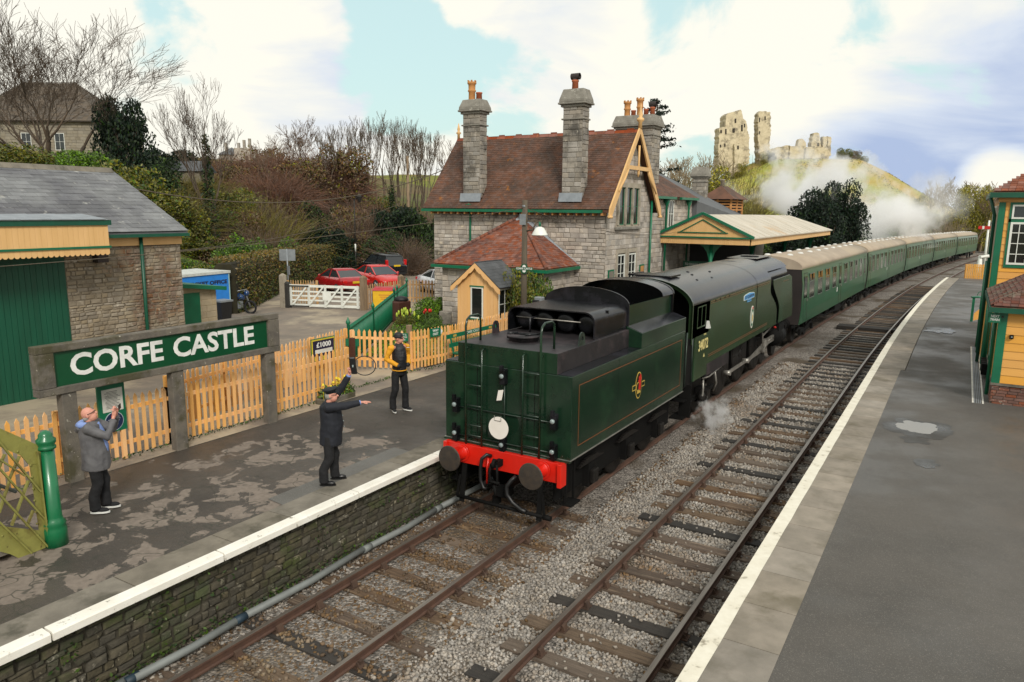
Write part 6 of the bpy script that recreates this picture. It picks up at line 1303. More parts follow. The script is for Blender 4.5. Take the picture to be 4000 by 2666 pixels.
for k in range(9):
    q = MB(); q.box(X_-1.7,X_-.05,-6.9-k*.27,-6.62-k*.27,.95+k*.18,1.0+k*.18); q.build('tread', 'concrete', ST); q = MB(); q.box(X_-1.7,X_-.05,-6.622-k*.27,-6.60-k*.27,.93+k*.18,1.01+k*.18); q.build('nosing', 'white_paint', ST)
for yy, zz in [(-6.36,1.1+.17*k) for k in range(7)]+[(-6.5-.2*k,2.36+.16*k) for k in range(6)]+[(-6.6-.2*k,1.1+.16*k) for k in range(6)]:
    q = MB(); q.ball((X_+.018,yy,zz), .016, 6); q.build('rivet', 'olive_iron', ST)
b = MB(); b.tube([(X_-.15,-6.5,1.75),(X_-.15,-9.5,4.2)], .025, 8); b.build('handrail', 'steel_grey', ST)
NW = thing('newel_post', 'bright green cast iron newel post with domed cap at stair foot', 'post', (-3.73,-6.13,.88))
b = MB(); b.lathe([(.155,.86),(.15,1.12),(.135,1.17),(.15,1.2),(.115,1.25),(.105,1.3),(.088,2.28)], 20, c=(-3.73,-6.13,0)); b.build('shaft', 'post_green', NW)
b = MB(); b.lathe([(.088,2.28),(.12,2.30),(.12,2.33),(.10,2.35),(.125,2.39),(.125,2.43),(.09,2.46),(.09,2.5),(.06,2.54),(.02,2.56)], 20, c=(-3.73,-6.13,0)); b.build('cap', 'post_green', NW)
# ------------------------------------------------------------------ people
def remesh(o, v, it=3):
    m = o.modifiers.new('remesh', 'REMESH'); m.mode = 'VOXEL'; m.voxel_size = v; m.use_smooth_shade = True
    s = o.modifiers.new('smooth', 'SMOOTH'); s.iterations = it; s.factor = .5
def fold(o, st=.022, sc=.11):
    tx = bpy.data.textures.get('folds') or bpy.data.textures.new('folds', 'CLOUDS'); tx.noise_scale = sc; m = o.modifiers.new('folds', 'DISPLACE'); m.texture = tx; m.strength = st; m.mid_level = .5; m.texture_coords = 'LOCAL'
def hand(mb, w_, d, n_, curl=.3, side=1):
    w_ = Vector(w_); d = Vector(d).normalized(); n_ = Vector(n_); n_ = (n_-d*n_.dot(d)).normalized(); s = d.cross(n_)*side
    mb.tube([w_-d*.03, w_+d*.02, w_+d*.06, w_+d*.09], [.026,.032,.036,.03], 8, sq=.62)
    for k, (off, ln_) in enumerate(((-.033,.062),(-.011,.075),(.011,.08),(.032,.07))):
        p = w_+d*.085+s*off; pts = [p]; a = 0.
        for j in range(3):
            a += curl*(.7+.2*j); q = d*math.cos(a)+n_*math.sin(a); p = p+q*ln_*(.45,.32,.28)[j]; pts.append(p)
        mb.tube(pts, [.0105,.010,.009,.008], 6)
    p = w_+d*.03+s*.03; mb.tube([p, p+s*.025+d*.03+n_*.01, p+s*.03+d*.055+n_*(.015+.02*curl), p+s*.022+d*.075+n_*(.02+.03*curl)], [.013,.0125,.011,.009], 6)
def limb(mb, pts, rs, n_=10): mb.tube(pts, rs, n_)
def head(mb, c, yaw, pitch, hgt=.235):
    c = Vector(c); Rm = Matrix.Rotation(yaw, 3, 'Z') @ Matrix.Rotation(pitch, 3, 'X'); h = MB()
    h.ball((0,-.012,.02), (.078,.098,.10), 16); h.ball((0,.02,-.05), (.062,.075,.075), 14); h.ball((0,.045,-.088), (.035,.035,.03), 10)     # cranium, face, chin
    h.tube([(0,.085,.015),(0,.112,-.02),(0,.105,-.032)], [.010,.017,.014], 8); h.ball((0,.088,-.055), (.024,.012,.008), 8)                    # nose, mouth
    for s in (-1,1): h.ball((s*.078,-.012,-.01), (.012,.02,.032), 8); h.ball((s*.032,.082,.018), (.016,.01,.009), 8); h.ball((s*.032,.087,.035), (.024,.01,.008), 6)
    k = hgt/.235
    for i, v in enumerate(h.v): h.v[i] = tuple(c+Rm @ (Vector(v)*k))
    mb.add(h.v, h.f, 0, True); return Rm
def local_ball(mb, c, Rm, off, r, n_=12):
    h = MB(); h.ball(off, r, n_); mb.add([tuple(Vector(c)+Rm @ Vector(v)) for v in h.v], h.f, 0, True)
def local_tube(mb, c, Rm, pts, r, n_=8): mb.tube([tuple(Vector(c)+Rm @ Vector(p)) for p in pts], r, n_)
def shoes(t, feet, mat, sole):
    for (x, y, a) in feet:
        Rm = Matrix.Rotation(a, 3, 'Z'); b = MB(); P0_ = (x,y,0)
        h = MB(); h.ball((0,.085,.045), (.046,.095,.042), 12); h.ball((0,-.03,.05), (.04,.065,.05), 12); h.ball((0,-.035,.09), (.037,.045,.05), 10)
        b.add([tuple(Vector(P0_)+Rm @ Vector(v)) for v in h.v], h.f, 0, True); o = b.build('shoe', mat, t, world=False); remesh(o, .012, 2)
        h = MB(); pts = [(.048*math.cos(a2)*(1.0 if math.sin(a2) > 0 else .85), .04+.145*math.sin(a2)) for a2 in [2*math.pi*k/18 for k in range(18)]]; h.extr(pts, 'z', .0, .028); h.xform(Matrix.Translation(P0_) @ Rm.to_4x4()); h.build('sole', sole, o, world=False)
def person(label, loc, rz, P_):
    t = thing('person', label, 'person', loc, rz); s = P_.get('s', 1.)
    def V_(p): return (p[0]*s, p[1]*s, p[2]*s)
    hipL, hipR = (-.095,0,.9), (.095,0,.9); feet = P_['feet']; lean = P_.get('lean', (0,0)); sh = (lean[0],lean[1],1.42)
    knees = [((hipL,hipR)[i][0]*.35+f[0]*.65, f[1]*.5+.03, .48) for i, f in enumerate(feet)]; ank = [(f[0],f[1]-.03,.09) for f in feet]
    SL, SR = (sh[0]-.195,sh[1],1.41), (sh[0]+.195,sh[1],1.41)
    # body, one continuous skin surface
    b = MB(); Rm = head(b, V_(P_['head']), P_['hyaw'], P_['hpitch'])
    limb(b, [V_((sh[0],sh[1],1.36)), V_((sh[0]*.5+P_['head'][0]*.5, sh[1]*.5+P_['head'][1]*.5-.005, 1.48)), V_((P_['head'][0],P_['head'][1]-.02,P_['head'][2]-.06))], [.06,.054,.056])
    limb(b, [V_((0,0,.85)), V_((0,.01,1.05)), V_((sh[0]*.7,sh[1]*.7,1.25)), V_((sh[0],sh[1],1.4))], [.12,.115,.13,.1])
    for S_, A, sd in ((SL,P_['armL'],-1),(SR,P_['armR'],1)):
        limb(b, [V_((sh[0],sh[1],1.38)), V_(S_), V_(A[0]), V_(A[1])], [.06,.05,.04,.026])
        if A[2] is not None: hand(b, V_(A[1]), A[2], A[3], A[4], -sd if True else sd)
    for i, hp in enumerate((hipL,hipR)): limb(b, [V_(hp), V_(knees[i]), V_(ank[i])], [.06,.035,.026])
    o = b.build('body', 'skin', t, world=False); remesh(o, .0075, 2)
    # trousers
    b = MB(); limb(b, [V_((0,-.005,.80)), V_((0,-.005,.9)), V_((0,0,.98))], [.14,.155,.145], 12)
    for i, hp in enumerate((hipL,hipR)): limb(b, [V_((hp[0],0,.88)), V_((hp[0]*1.05,.0,.78)), V_(knees[i]), V_((ank[i][0],ank[i][1],.28)), V_((ank[i][0],ank[i][1]+.01,.055))], [.098,.098,.085,.08,.084], 12)
    o = b.build('trousers', P_['trouser'], t, world=False); remesh(o, .016, 3); fold(o, .02, .13)
    return t, V_, Rm, sh, SL, SR
def garment(t, name, mat, parts, v=.016, it=4):
    b = MB()
    for pts, rs, sq in parts: b.tube(pts, rs, 14, sq=sq)
    o = b.build(name, mat, t, world=False); remesh(o, v, it); fold(o); return o
# station guard raising the token
P1 = dict(feet=[(-.15,.08,.0),(.15,-.08,-.15)], head=(.0,.06,1.575), hyaw=R(-8), hpitch=R(4), lean=(0,.0), armL=((-.22,.20,1.62),(-.17,.36,1.90),(.0,.25,1),(0,-1,.2),1.1), armR=((.20,.30,1.43),(.14,.57,1.47),(-.05,1,.03),(0,0,-1),.12), trouser='trouser_black', s=1.0)
t, V_, Rm, sh, SL, SR = person('person in navy uniform and peaked cap raising a token pouch and pointing', (-2.17,-2.3,.888), -math.atan2(.76,.65), P1)
garment(t, 'uniform_jacket', 'uniform_navy', [([V_((0,.02,.70)),V_((0,.03,.9)),V_((0,.055,1.08)),V_((0,.03,1.28)),V_((0,0,1.41)),V_((0,0,1.46))],[.195,.195,.2,.185,.15,.08],1.0), ([V_((-.1,0,1.38)),V_(SL),V_(P1['armL'][0]),V_((-.175,.345,1.86))],[.09,.085,.07,.055],1), ([V_((.1,0,1.38)),V_(SR),V_(P1['armR'][0]),V_((.145,.54,1.465))],[.09,.085,.07,.056],1)])
for w0, w1 in (((-.176,.342,1.855),(-.172,.355,1.885)),((.145,.535,1.465),(.14,.555,1.468))): b = MB(); b.tube([V_(w0),V_(w1)], .042, 10); b.build('shirt_cuff', 'shirt_blue', t, world=False)
for k in range(4): b = MB(); b.ball((.03,.262-.012*abs(k-1),.92+k*.1), .011, 6); b.build('button', 'glass_lens', t, world=False)
hc = V_(P1['head']); b = MB(); local_ball(b, hc, Rm, (0,-.035,-.005), (.085,.085,.085)); o = b.build('hair', 'hair_grey', t, world=False)
b = MB(); h = MB(); h.lathe([(.088,.045),(.09,.075),(.135,.105),(.13,.125),(.06,.14),(.01,.142)], 22, c=(0,-.005,0)); h.add([(-.07,.06,.05),(.07,.06,.05),(.055,.125,.03),(0,.14,.025),(-.055,.125,.03),(-.07,.06,.06),(.07,.06,.06),(.055,.125,.038),(0,.14,.033),(-.055,.125,.038)], [(0,1,2,3,4),(9,8,7,6,5),(1,6,7,2),(2,7,8,3),(3,8,9,4),(4,9,5,0)]); b.add([tuple(Vector(hc)+Rm @ Matrix.Rotation(.12,3,'X') @ Vector(v)) for v in h.v], h.f, 0, True); b.build('peaked_cap', 'cap_navy', t, world=False)
b = MB(); local_tube(b, hc, Rm, [(-.08,.02,.02),(-.055,.092,.018),(0,.1,.018),(.055,.092,.018),(.08,.02,.02)], .004, 6); b.build('glasses', 'ink', t, world=False)
shoes(t, P1['feet'], 'shoe_black', 'shoe_black')
Mg = WORLD[t.name]; hp = Mg @ Vector((-.165,.43,2.0))
TK = thing('token_pouch', 'black leather token pouch with wire hoop held up in a hand', 'token pouch', hp)
b = MB(); fw2 = Vector((.82,.57,0)); cdir = Vector((-.12,-.08,.98)); sd_ = Vector((.57,-.82,0)); c0 = hp+Vector((0,0,.05)); b.obox(c0, fw2*.05, sd_*.03, cdir*.15); b.build('pouch', 'shoe_black', TK, bevel=.015)
b = MB(); ctr = c0+fw2*.20; b.tube([ctr+fw2*(.19*math.cos(a))+Vector((0,0,1))*(.17*math.sin(a)) for a in [math.pi*(.78-1.56*k/22) for k in range(23)]], .009, 8); b.build('hoop', 'ink', TK)
b = MB(); b.obox(c0+sd_*.032, fw2*.012, sd_*.003, Vector((0,0,.02))); b.build('buckle', 'glass_lens', TK)
# man with beanie and gilet
P2 = dict(feet=[(-.13,.05,.25),(.14,-.03,-.35)], head=(.01,.03,1.60), hyaw=R(40), hpitch=R(0), lean=(0,0), armL=((-.27,-.06,1.17),(-.12,.17,1.04),None,None,0), armR=((.28,-.07,1.16),(.13,.16,1.03),None,None,0), trouser='trouser_black', s=1.10)
t, V_, Rm, sh, SL, SR = person('person in black beanie and gilet with yellow sleeves, hands in pockets', (-4.19,1.98,.888), -math.atan2(.93,-.25), P2)
garment(t, 'gilet', 'gilet_black', [([V_((0,.0,.93)),V_((0,.015,1.05)),V_((0,.02,1.22)),V_((0,0,1.38)),V_((0,0,1.49))],[.185,.18,.188,.172,.085],.9)], .016)
for A, S_ in ((P2['armL'],SL),(P2['armR'],SR)): garment(t, 'sleeve', 'sleeve_gold', [([V_((S_[0]*.82,0,1.40)),V_(S_),V_(A[0]),V_((A[1][0]*1.05,A[1][1],A[1][2]+.01))],[.085,.082,.07,.056],1)], .014)
b = MB(); b.tube([V_((0,.0,.905)),V_((0,.0,.925))], .2, 18, sq=.9); b.build('waistband', 'sleeve_gold', t, world=False)
for s in (-1,1): b = MB(); b.ball(V_((s*.12,.155,1.03)), (.06,.05,.06), 10); b.build('pocket', 'gilet_black', t, world=False)
b = MB(); b.box(-.17*1.1,-.09*1.1,.168,.172,1.395*1.1,1.405*1.1); b.build('logo_tab', 'white_text', t, world=False)
hc = V_(P2['head']); b = MB(); local_ball(b, hc, Rm, (0,-.015,.055), (.093,.112,.095), 16); h = MB(); b.build('beanie', 'gilet_black', t, world=False); b = MB(); local_tube(b, hc, Rm, [(0,-.012,.022),(0,-.012,.055)], .101, 18); b.build('beanie_cuff', 'gilet_black', t, world=False)
b = MB(); local_tube(b, hc, Rm, [(-.075,.04,.012),(-.05,.092,.012),(0,.1,.012),(.05,.092,.012),(.075,.04,.012)], .008, 6); b.build('sunglasses', 'ink', t, world=False)
shoes(t, [(x*1.1,y*1.1,a) for x,y,a in P2['feet']], 'trouser_black', 'sole_white')
b = MB(); b.ball((-.22,-.14,1.42), (.09,.1,.16), 10); o = b.build('rucksack', 'trouser_black', t, world=False)
# man taking a picture
P3 = dict(feet=[(-.1,.09,.0),(.1,-.02,-.08)], head=(.0,-.03,1.575), hyaw=R(-4), hpitch=R(24), lean=(0,-.04), armL=((-.18,.25,1.28),(-.05,.33,1.55),(.1,.2,1),(.3,-1,0),.9), armR=((.21,.24,1.26),(.07,.32,1.53),(-.1,.2,1),(-.3,-1,0),.9), trouser='trouser_black', s=1.0)
t, V_, Rm, sh, SL, SR = person('bald person in grey jacket holding a phone up to photograph the train', (-4.34,-5.15,.888), -math.atan2(.66,.75), P3)
garment(t, 'jacket', 'jacket_grey', [([V_((0,.0,.70)),V_((0,.01,.88)),V_((0,.0,1.08)),V_((0,-.03,1.28)),V_((0,-.04,1.41)),V_((0,-.045,1.47))],[.205,.205,.19,.18,.15,.085],1.0), ([V_((-.1,-.04,1.38)),V_(SL),V_(P3['armL'][0]),V_((-.055,.33,1.51))],[.09,.085,.075,.055],1), ([V_((.1,-.04,1.38)),V_(SR),V_(P3['armR'][0]),V_((.075,.32,1.49))],[.09,.085,.075,.055],1)])
garment(t, 'shirt_front', 'shirt_blue', [([V_((.02,.10,.86)),V_((.01,.10,1.1)),V_((0,.07,1.3)),V_((0,.03,1.43))],[.1,.1,.1,.07],1)], .016); garment(t, 'hood', 'shirt_blue', [([V_((-.1,-.05,1.44)),V_((-.09,-.14,1.44)),V_((0,-.18,1.41)),V_((.09,-.14,1.44)),V_((.1,-.05,1.44))],[.04,.055,.06,.055,.04],1)], .014); garment(t, 'hood_fold', 'jacket_grey', [([V_((-.08,-.15,1.40)),V_((0,-.19,1.34)),V_((.08,-.15,1.40))],[.05,.065,.05],1)], .014)
hc = V_(P3['head']); b = MB(); local_tube(b, hc, Rm, [(-.08,.0,.016),(-.055,.09,.016),(0,.1,.016),(.055,.09,.016),(.08,.0,.016)], .005, 6); b.build('glasses', 'ink', t, world=False)
b = MB(); local_ball(b, hc, Rm, (0,-.052,-.035), (.07,.065,.05)); b.build('hair', 'hair_grey', t, world=False); b = MB(); b.box(.145,.165,.08,.1,.80,.88); b.build('zip_tag', 'orange_tag', t, world=False)
shoes(t, P3['feet'], 'trouser_black', 'sole_white')
ph = WORLD[t.name] @ Vector((.005,.40,1.67)); b = MB(); f3 = Vector((.66,.75,0)); s3_ = Vector((.75,-.66,0)); b.obox(ph, s3_*.075, f3*.006, (0,0,.04)); o = b.build('phone', 'plastic_black', bevel=.004); tag(o, 'dark mobile phone held sideways in front of a face', 'phone')
# ------------------------------------------------------------------ vehicles
def car(label, loc, h, kind, mat, grp=None):
    rz = math.atan2(-h[0], h[1]); t = thing('parked_car', label, 'car', loc, rz, grp)
    if kind == 'estate': st = [(-2.38,.80,.62,.95),(-2.3,.9,.4,1.08),(-1.7,.94,.3,1.08),(0,.95,.3,1.06),(1.0,.94,.3,1.03),(1.7,.92,.32,.98),(2.2,.84,.36,.85),(2.38,.7,.45,.7)]; cab = (-2.22,-1.95,.45,1.25,1.06,1.72)
    else: st = [(-2.3,.74,.5,.78),(-2.15,.86,.36,.98),(-1.5,.9,.26,1.0),(0,.91,.24,.96),(.9,.91,.24,.93),(1.6,.88,.26,.84),(2.1,.8,.3,.7),(2.28,.66,.36,.58)]; cab = (-1.8,-.85,.25,1.2,.93,1.43)
    b = MB(); b.loft([[(-hw*.97,y,z0),(-hw,y,z0+.2),(-hw*1.0,y,(z0+z1)/2+.08),(-hw*.9,y,z1),(-hw*.5,y,z1+.03),(hw*.5,y,z1+.03),(hw*.9,y,z1),(hw,y,(z0+z1)/2+.08),(hw,y,z0+.2),(hw*.97,y,z0)] for y,hw,z0,z1 in st], 0, True); bo = b.build('body', mat, t, world=False)
    yr, yr2, yf2, yf, zb, zt = cab; wb_, wt_ = .80, .60
    b = MB(); b.loft([[(-wb_,yr,zb),(wb_,yr,zb),(wt_,yr2,zt-.04),(-wt_,yr2,zt-.04)],[(-wb_-.02,(yr2+yf2)/2,zb),(wb_+.02,(yr2+yf2)/2,zb),(wt_+.02,(yr2+yf2)/2,zt-.01),(-wt_-.02,(yr2+yf2)/2,zt-.01)],[(-wb_,yf,zb),(wb_,yf,zb),(wt_,yf2,zt-.04),(-wt_,yf2,zt-.04)]]); b.build('windows', 'glass_car', t, world=False)
    b = MB(); b.loft([[(-wt_-.03,yr2-.06,zt-.07),(wt_+.03,yr2-.06,zt-.07),(wt_-.05,yr2-.02,zt),(-wt_+.05,yr2-.02,zt)],[(-wt_-.06,(yr2+yf2)/2,zt-.05),(wt_+.06,(yr2+yf2)/2,zt-.05),(wt_-.05,(yr2+yf2)/2,zt+.04),(-wt_+.05,(yr2+yf2)/2,zt+.04)],[(-wt_-.03,yf2+.06,zt-.07),(wt_+.03,yf2+.06,zt-.07),(wt_-.05,yf2+.02,zt-.01),(-wt_+.05,yf2+.02,zt-.01)]], 0, True); b.build('roof', mat, t, world=False)
    for s in (-1,1):
        for (ya,za,yb_,zb_,xa,xb) in ((yr,zb,yr2,zt-.05,wb_,wt_),(yf,zb,yf2,zt-.05,wb_,wt_),((yr2+yf2)/2+.05,zb,(yr2+yf2)/2+.05,zt-.03,wb_+.02,wt_+.02)):
            q = MB(); q.beam((s*xa,ya,za),(s*xb,yb_,zb_),.07,.05); q.build('pillar', mat, t, world=False)
        q = MB(); q.ball((s*.98,yf-.35,zb+.06), (.1,.06,.07), 8); q.build('wing_mirror', mat, t, world=False)
        q = MB(); q.box(s*.72-.14,s*.72+.14,st[0][0]-.02,st[0][0]+.2,st[1][3]-.28,st[1][3]-.1) if kind != 'estate' else q.box(s*.74-.09,s*.74+.09,-2.33,-2.12,1.0,1.42); q.build('tail_light', 'lamp_red', t, world=False, bevel=.03)
        q = MB(); q.ball((s*.62,st[-2][0]+.0,st[-2][3]-.12), (.16,.14,.07), 8); q.build('headlight', 'glass_lens', t, world=False)
        for y in (-1.42,1.42):
            q = MB(); q.lathe([(.2,-.1),(.31,-.1),(.325,-.05),(.325,.05),(.31,.1),(.2,.1)], 20, c=(s*.83,y,.325), ax='x'); wh = q.build('wheel', 'tyre', t, world=False); q = MB(); q.lathe([(.02,-.02),(.2,-.015),(.21,.015),(.02,.02)], 16, c=(s*.93,y,.325), ax='x'); q.build('rim', 'alloy', wh, world=False)
        if kind == 'estate': q = MB(); q.tube([(s*.56,-1.7,1.74),(s*.56,-1.5,1.8),(s*.56,.1,1.8),(s*.56,.3,1.73)], .02, 6); q.build('roof_rail', 'alloy', t, world=False); q = MB(); q.box(s*.86-.02,s*.86+.02,-1.9,1.0,1.05,1.08); q.build('chrome_strip', 'alloy', t, world=False)
    q = MB(); yy = st[0][0]-.04; zz = st[0][3]-.02 if kind != 'estate' else 1.0; q.box(-.26,.26,yy,yy+.06,zz-.06,zz+.06); q.build('number_plate', 'plate_yellow', t, world=False)
    q = MB(); q.box(-.72,.72,st[0][0]-.03,st[0][0]+.15,.36,.5); q.build('bumper', 'plastic_black', t, world=False)
    return t
g_ = 'cars parked beyond the white gate'
car('dark red saloon car parked tail first beyond the white gate', (-25.4,21.7,.6), (-.93,.36), 'saloon', 'car_red', g_)
car('bright red saloon car facing the hut, beside the dark red saloon', (-25.2,24.9,.6), (.93,-.36), 'saloon', 'car_bright_red', g_)
car('black estate car with roof rails parked by the hedge', (-29.9,30.6,.6), (-.93,.36), 'estate', 'car_black', g_)
car('white car parked directly behind the natural timber fence', (-19.6,24.6,.6), (.9,-.43), 'saloon', 'car_white', g_)
car('second white car parked further back beside the house corner', (-20.6,29.2,.6), (.9,-.43), 'saloon', 'car_white', g_)
# ------------------------------------------------------------------ yard furniture
CPx = lambda x, y: (1050+x/3.361, 950+y/3.361)
G_ = thing('field_gate', 'white five bar field gate with black hinge ends, closed', 'gate', (-20.3,15.45,.6)); ga = Vector((-22.1,14.8,.6)); gb_ = Vector((-18.6,16.08,.6)); gd = (gb_-ga)
for k, z in enumerate((.16,.42,.64,.86,1.14)):
    b = MB(); b.beam(ga+Vector((0,0,z)), gb_+Vector((0,0,z)), .05, .12 if k in (0,4) else .075); b.build('bar', 'white_paint', G_)
for f_ in (.015,.28,.52,.76,.985):
    p = ga+gd*f_; b = MB(); b.beam(p+Vector((0,-.05,.08)), p+Vector((0,-.05,1.22)), .11, .06, (0,1,0)); b.build('stile', 'white_paint', G_)
for f_ in (.05,.29,.53,.77):
    b = MB(); b.beam(ga+gd*f_+Vector((0,-.08,.2)), ga+gd*(f_+.2)+Vector((0,-.08,1.08)), .04, .08); b.build('brace', 'white_paint', G_)
for z in (.12,1.14):
    b = MB(); b.beam(ga+Vector((0,-.1,z)), ga+gd*.29+Vector((0,-.1,z)), .05, .06); b.build('hinge_strap', 'ink', G_)
b = MB(); p = ga+gd*.55; b.obox(p+Vector((0,-.09,.66)), gd.normalized()*.22, Vector((0,.01,0)), (0,0,.22)); b.build('gate_notice', 'white_paint', G_)
b = MB(); b.lathe([(.01,1.32),(.09,1.3),(.1,1.12),(.02,1.1)], 12, c=(p.x,p.y-.1,.0)); 
for (x, y, h_, m_, lb) in ((-22.42,14.62,1.75,'dressed_stone','pale stone gate post with pointed top on the hinge side'),(-22.22,14.72,1.35,'ink','black iron hanging post between stone post and white gate'),(-18.42,16.2,1.75,'post_timber','square timber gate post on the latch side of the gate'),(-18.72,19.45,1.55,'post_timber','square timber corner post of the natural picket fence')):
    b = MB(); b.loft([[(x-.13,y-.13,.5),(x+.13,y-.13,.5),(x+.13,y+.13,.5),(x-.13,y+.13,.5)],[(x-.13,y-.13,.6+h_-.1),(x+.13,y-.13,.6+h_-.1),(x+.13,y+.13,.6+h_-.1),(x-.13,y+.13,.6+h_-.1)],[(x-.03,y-.03,.6+h_),(x+.03,y-.03,.6+h_),(x+.03,y+.03,.6+h_),(x-.03,y+.03,.6+h_)]]); tag(b.build('gate_post', m_), lb, 'post')
picket_fence('natural timber picket fence running from gate post to corner post', [(-18.45,16.4),(-18.7,19.4)], .62, 1.25, 'fence_natural', pitch=.2, w_=.09, post_mat='post_timber')
picket_fence('natural timber picket fence in front of the white cars', [(-18.7,19.5),(-16.4,21.3)], .62, 1.25, 'fence_natural', pitch=.17, w_=.09, post_mat='post_timber')
picket_fence('short weathered paling fence behind the white gate', [(-23.2,15.6),(-21.9,16.4)], .62, 1.3, 'fence_natural', pitch=.13, w_=.04)
d = Vector((.855,.52,0)); n_ = Vector((.52,-.855,0)); b0 = Vector((-18.25,16.75,.6)); YB = thing('grit_bin', 'yellow grit bin with red lid standing behind the green railing', 'bin', b0)
b = MB(); c0 = b0+d*.62; b.obox(c0+Vector((0,0,.5)), d*.6, n_*.4, (0,0,.5)); b.build('box', 'bin_yellow', YB, bevel=.03); b = MB(); b.loft([[c0+d*sx_*.64+n_*sy_*.44+Vector((0,0,1.0)) for sx_,sy_ in ((-1,-1),(1,-1),(1,1),(-1,1))],[c0+d*sx_*.62+n_*sy_*.42+Vector((0,0,1.05+.08*(sy_ < 0))) for sx_,sy_ in ((-1,-1),(1,-1),(1,1),(-1,1))],[c0+d*sx_*.45+n_*sy_*.3+Vector((0,0,1.14)) for sx_,sy_ in ((-1,-1),(1,-1),(1,1),(-1,1))]]); b.build('lid', 'bin_red', YB)
for k in range(3): q = MB(); q.obox(c0+n_*.405+Vector((0,0,.78-.1*k)), d*(.3-.05*k), n_*.002, (0,0,.012)); q.build('text_line', 'bin_red', YB)
# green vertical bar railing
GR = thing('green_railing', 'green iron railing of closely set upright bars along the yard path', 'railing', (-12,10,.6)); key = MB(); key.tube([(0,0,.05),(0,0,1.3)], .012, 6); bm_ = key.mesh('bar', 'station_green')
rp_ = [Vector((-8.9,5.2,.8)), Vector((-11.5,9.2,.68)), Vector((-15.0,14.5,.6)), Vector((-15.5,15.3,.6)), Vector((-17.3,18.2,.6))]
for i in range(4):
    a_, c_ = rp_[i], rp_[i+1]; Ln = (c_-a_).length
    for k in range(int(Ln/.11)): inst('bar', bm_, GR, Matrix.Translation(a_+(c_-a_)*(k*.11/Ln)))
    for z in (.15,1.18): b = MB(); b.beam(a_+Vector((0,0,z)), c_+Vector((0,0,z)), .03, .045); b.build('rail', 'station_green', GR)
for p in rp_:
    b = MB(); b.lathe([(.05,0),(.045,1.35),(.07,1.38),(.07,1.42),(.03,1.5),(.01,1.56)], 10, c=p); b.build('post', 'station_green', GR)
BB = thing('litter_bin', 'dark brown square litter bin with black domed lid by railing', 'bin', (-14.6,14.3,.6)); b = MB(); b.loft([[(-14.6+sx_*e,14.3+sy_*e,z) for sx_,sy_ in ((-1,-1),(1,-1),(1,1),(-1,1))] for e,z in ((.33,.6),(.4,.65),(.4,1.5),(.36,1.55))]); b.build('box', 'bin_brown', BB); b = MB(); b.lathe([(.3,1.55),(.32,1.62),(.28,1.7),(.1,1.76),(.01,1.77)], 18, c=(-14.5,14.4,0)); b.build('lid', 'plastic_black', BB)
# road sign seen from behind, street lamp, poles
RS_ = thing('road_sign', 'grey back of a square road sign on a slim post by hedge', 'sign', (-25.6,17.8,.6)); b = MB(); b.tube([(-25.6,17.8,.5),(-25.6,17.8,3.35)], .04, 8); b.build('post', 'steel_grey', RS_); b = MB(); b.obox((-25.62,17.84,3.0), Vector((.855,.52,0))*.45, Vector((-.52,.855,0))*.015, (0,0,.32)); b.build('plate', 'steel_grey', RS_, bevel=.005); b = MB(); b.box(-25.58,-25.42,17.74,17.8,1.9,2.4); b.build('switch_box', 'steel_grey', RS_)
SL_ = thing('street_lamp', 'slim black street lamp with white painted band and lantern', 'street lamp', (-33.6,31.8,.6)); b = MB(); b.tube([(-33.6,31.8,.5),(-33.6,31.8,2.3)], .06, 8); b.tube([(-33.6,31.8,2.9),(-33.6,31.8,6.3)], [.05,.04], 8); b.build('column', 'ink', SL_); b = MB(); b.tube([(-33.6,31.8,2.3),(-33.6,31.8,2.9)], .065, 8); b.build('white_band', 'white_paint', SL_); b = MB(); b.lathe([(.05,6.1),(.12,6.15),(.2,6.5),(.22,6.52),(.1,6.65),(.02,6.75)], 10, c=(-33.2,31.95,0)); b.tube([(-33.6,31.8,6.2),(-33.4,31.9,6.5)], .03, 6); b.build('lantern', 'ink', SL_)
b = MB(); q_ = onZ(940*1.7, 600*1.7, 1.0); b.tube([(q_.x*1.0,q_.y,0),(q_.x,q_.y,10.2)], [.16,.11], 8); tag(b.build('telegraph_pole', 'post_timber'), 'bare pale timber telegraph pole rising behind the hedge', 'pole')
def wire(name, label, a_, c_, sag, r=.012):
    a_ = Vector(a_); c_ = Vector(c_); b = MB(); b.tube([a_.lerp(c_, k/24)-Vector((0,0,sag*4*(k/24)*(1-k/24))) for k in range(25)], r, 5); tag(b.build(name, 'pole_wood'), label, 'wire')
wire('overhead_wire', 'thick overhead cable sagging from the goods shed to the station house', (-17.5,3,6.4), (-14.4,18,7.6), 1.1, .02)
wire('overhead_wire', 'thin wire running from the lamp post top past the goods shed', (-5.5,10,5.7), (-12.4,-10,4.2), .35, .009)
wire('overhead_wire', 'thin wire running from the lamp post top to the canopy', (-5.5,10,5.7), (-5.4,24.7,4.6), .4, .009)
wire('overhead_wire', 'thin wire strung from telegraph pole over the parked cars', (q_.x,q_.y,6.4), (-24,9,3.6), .7, .02)
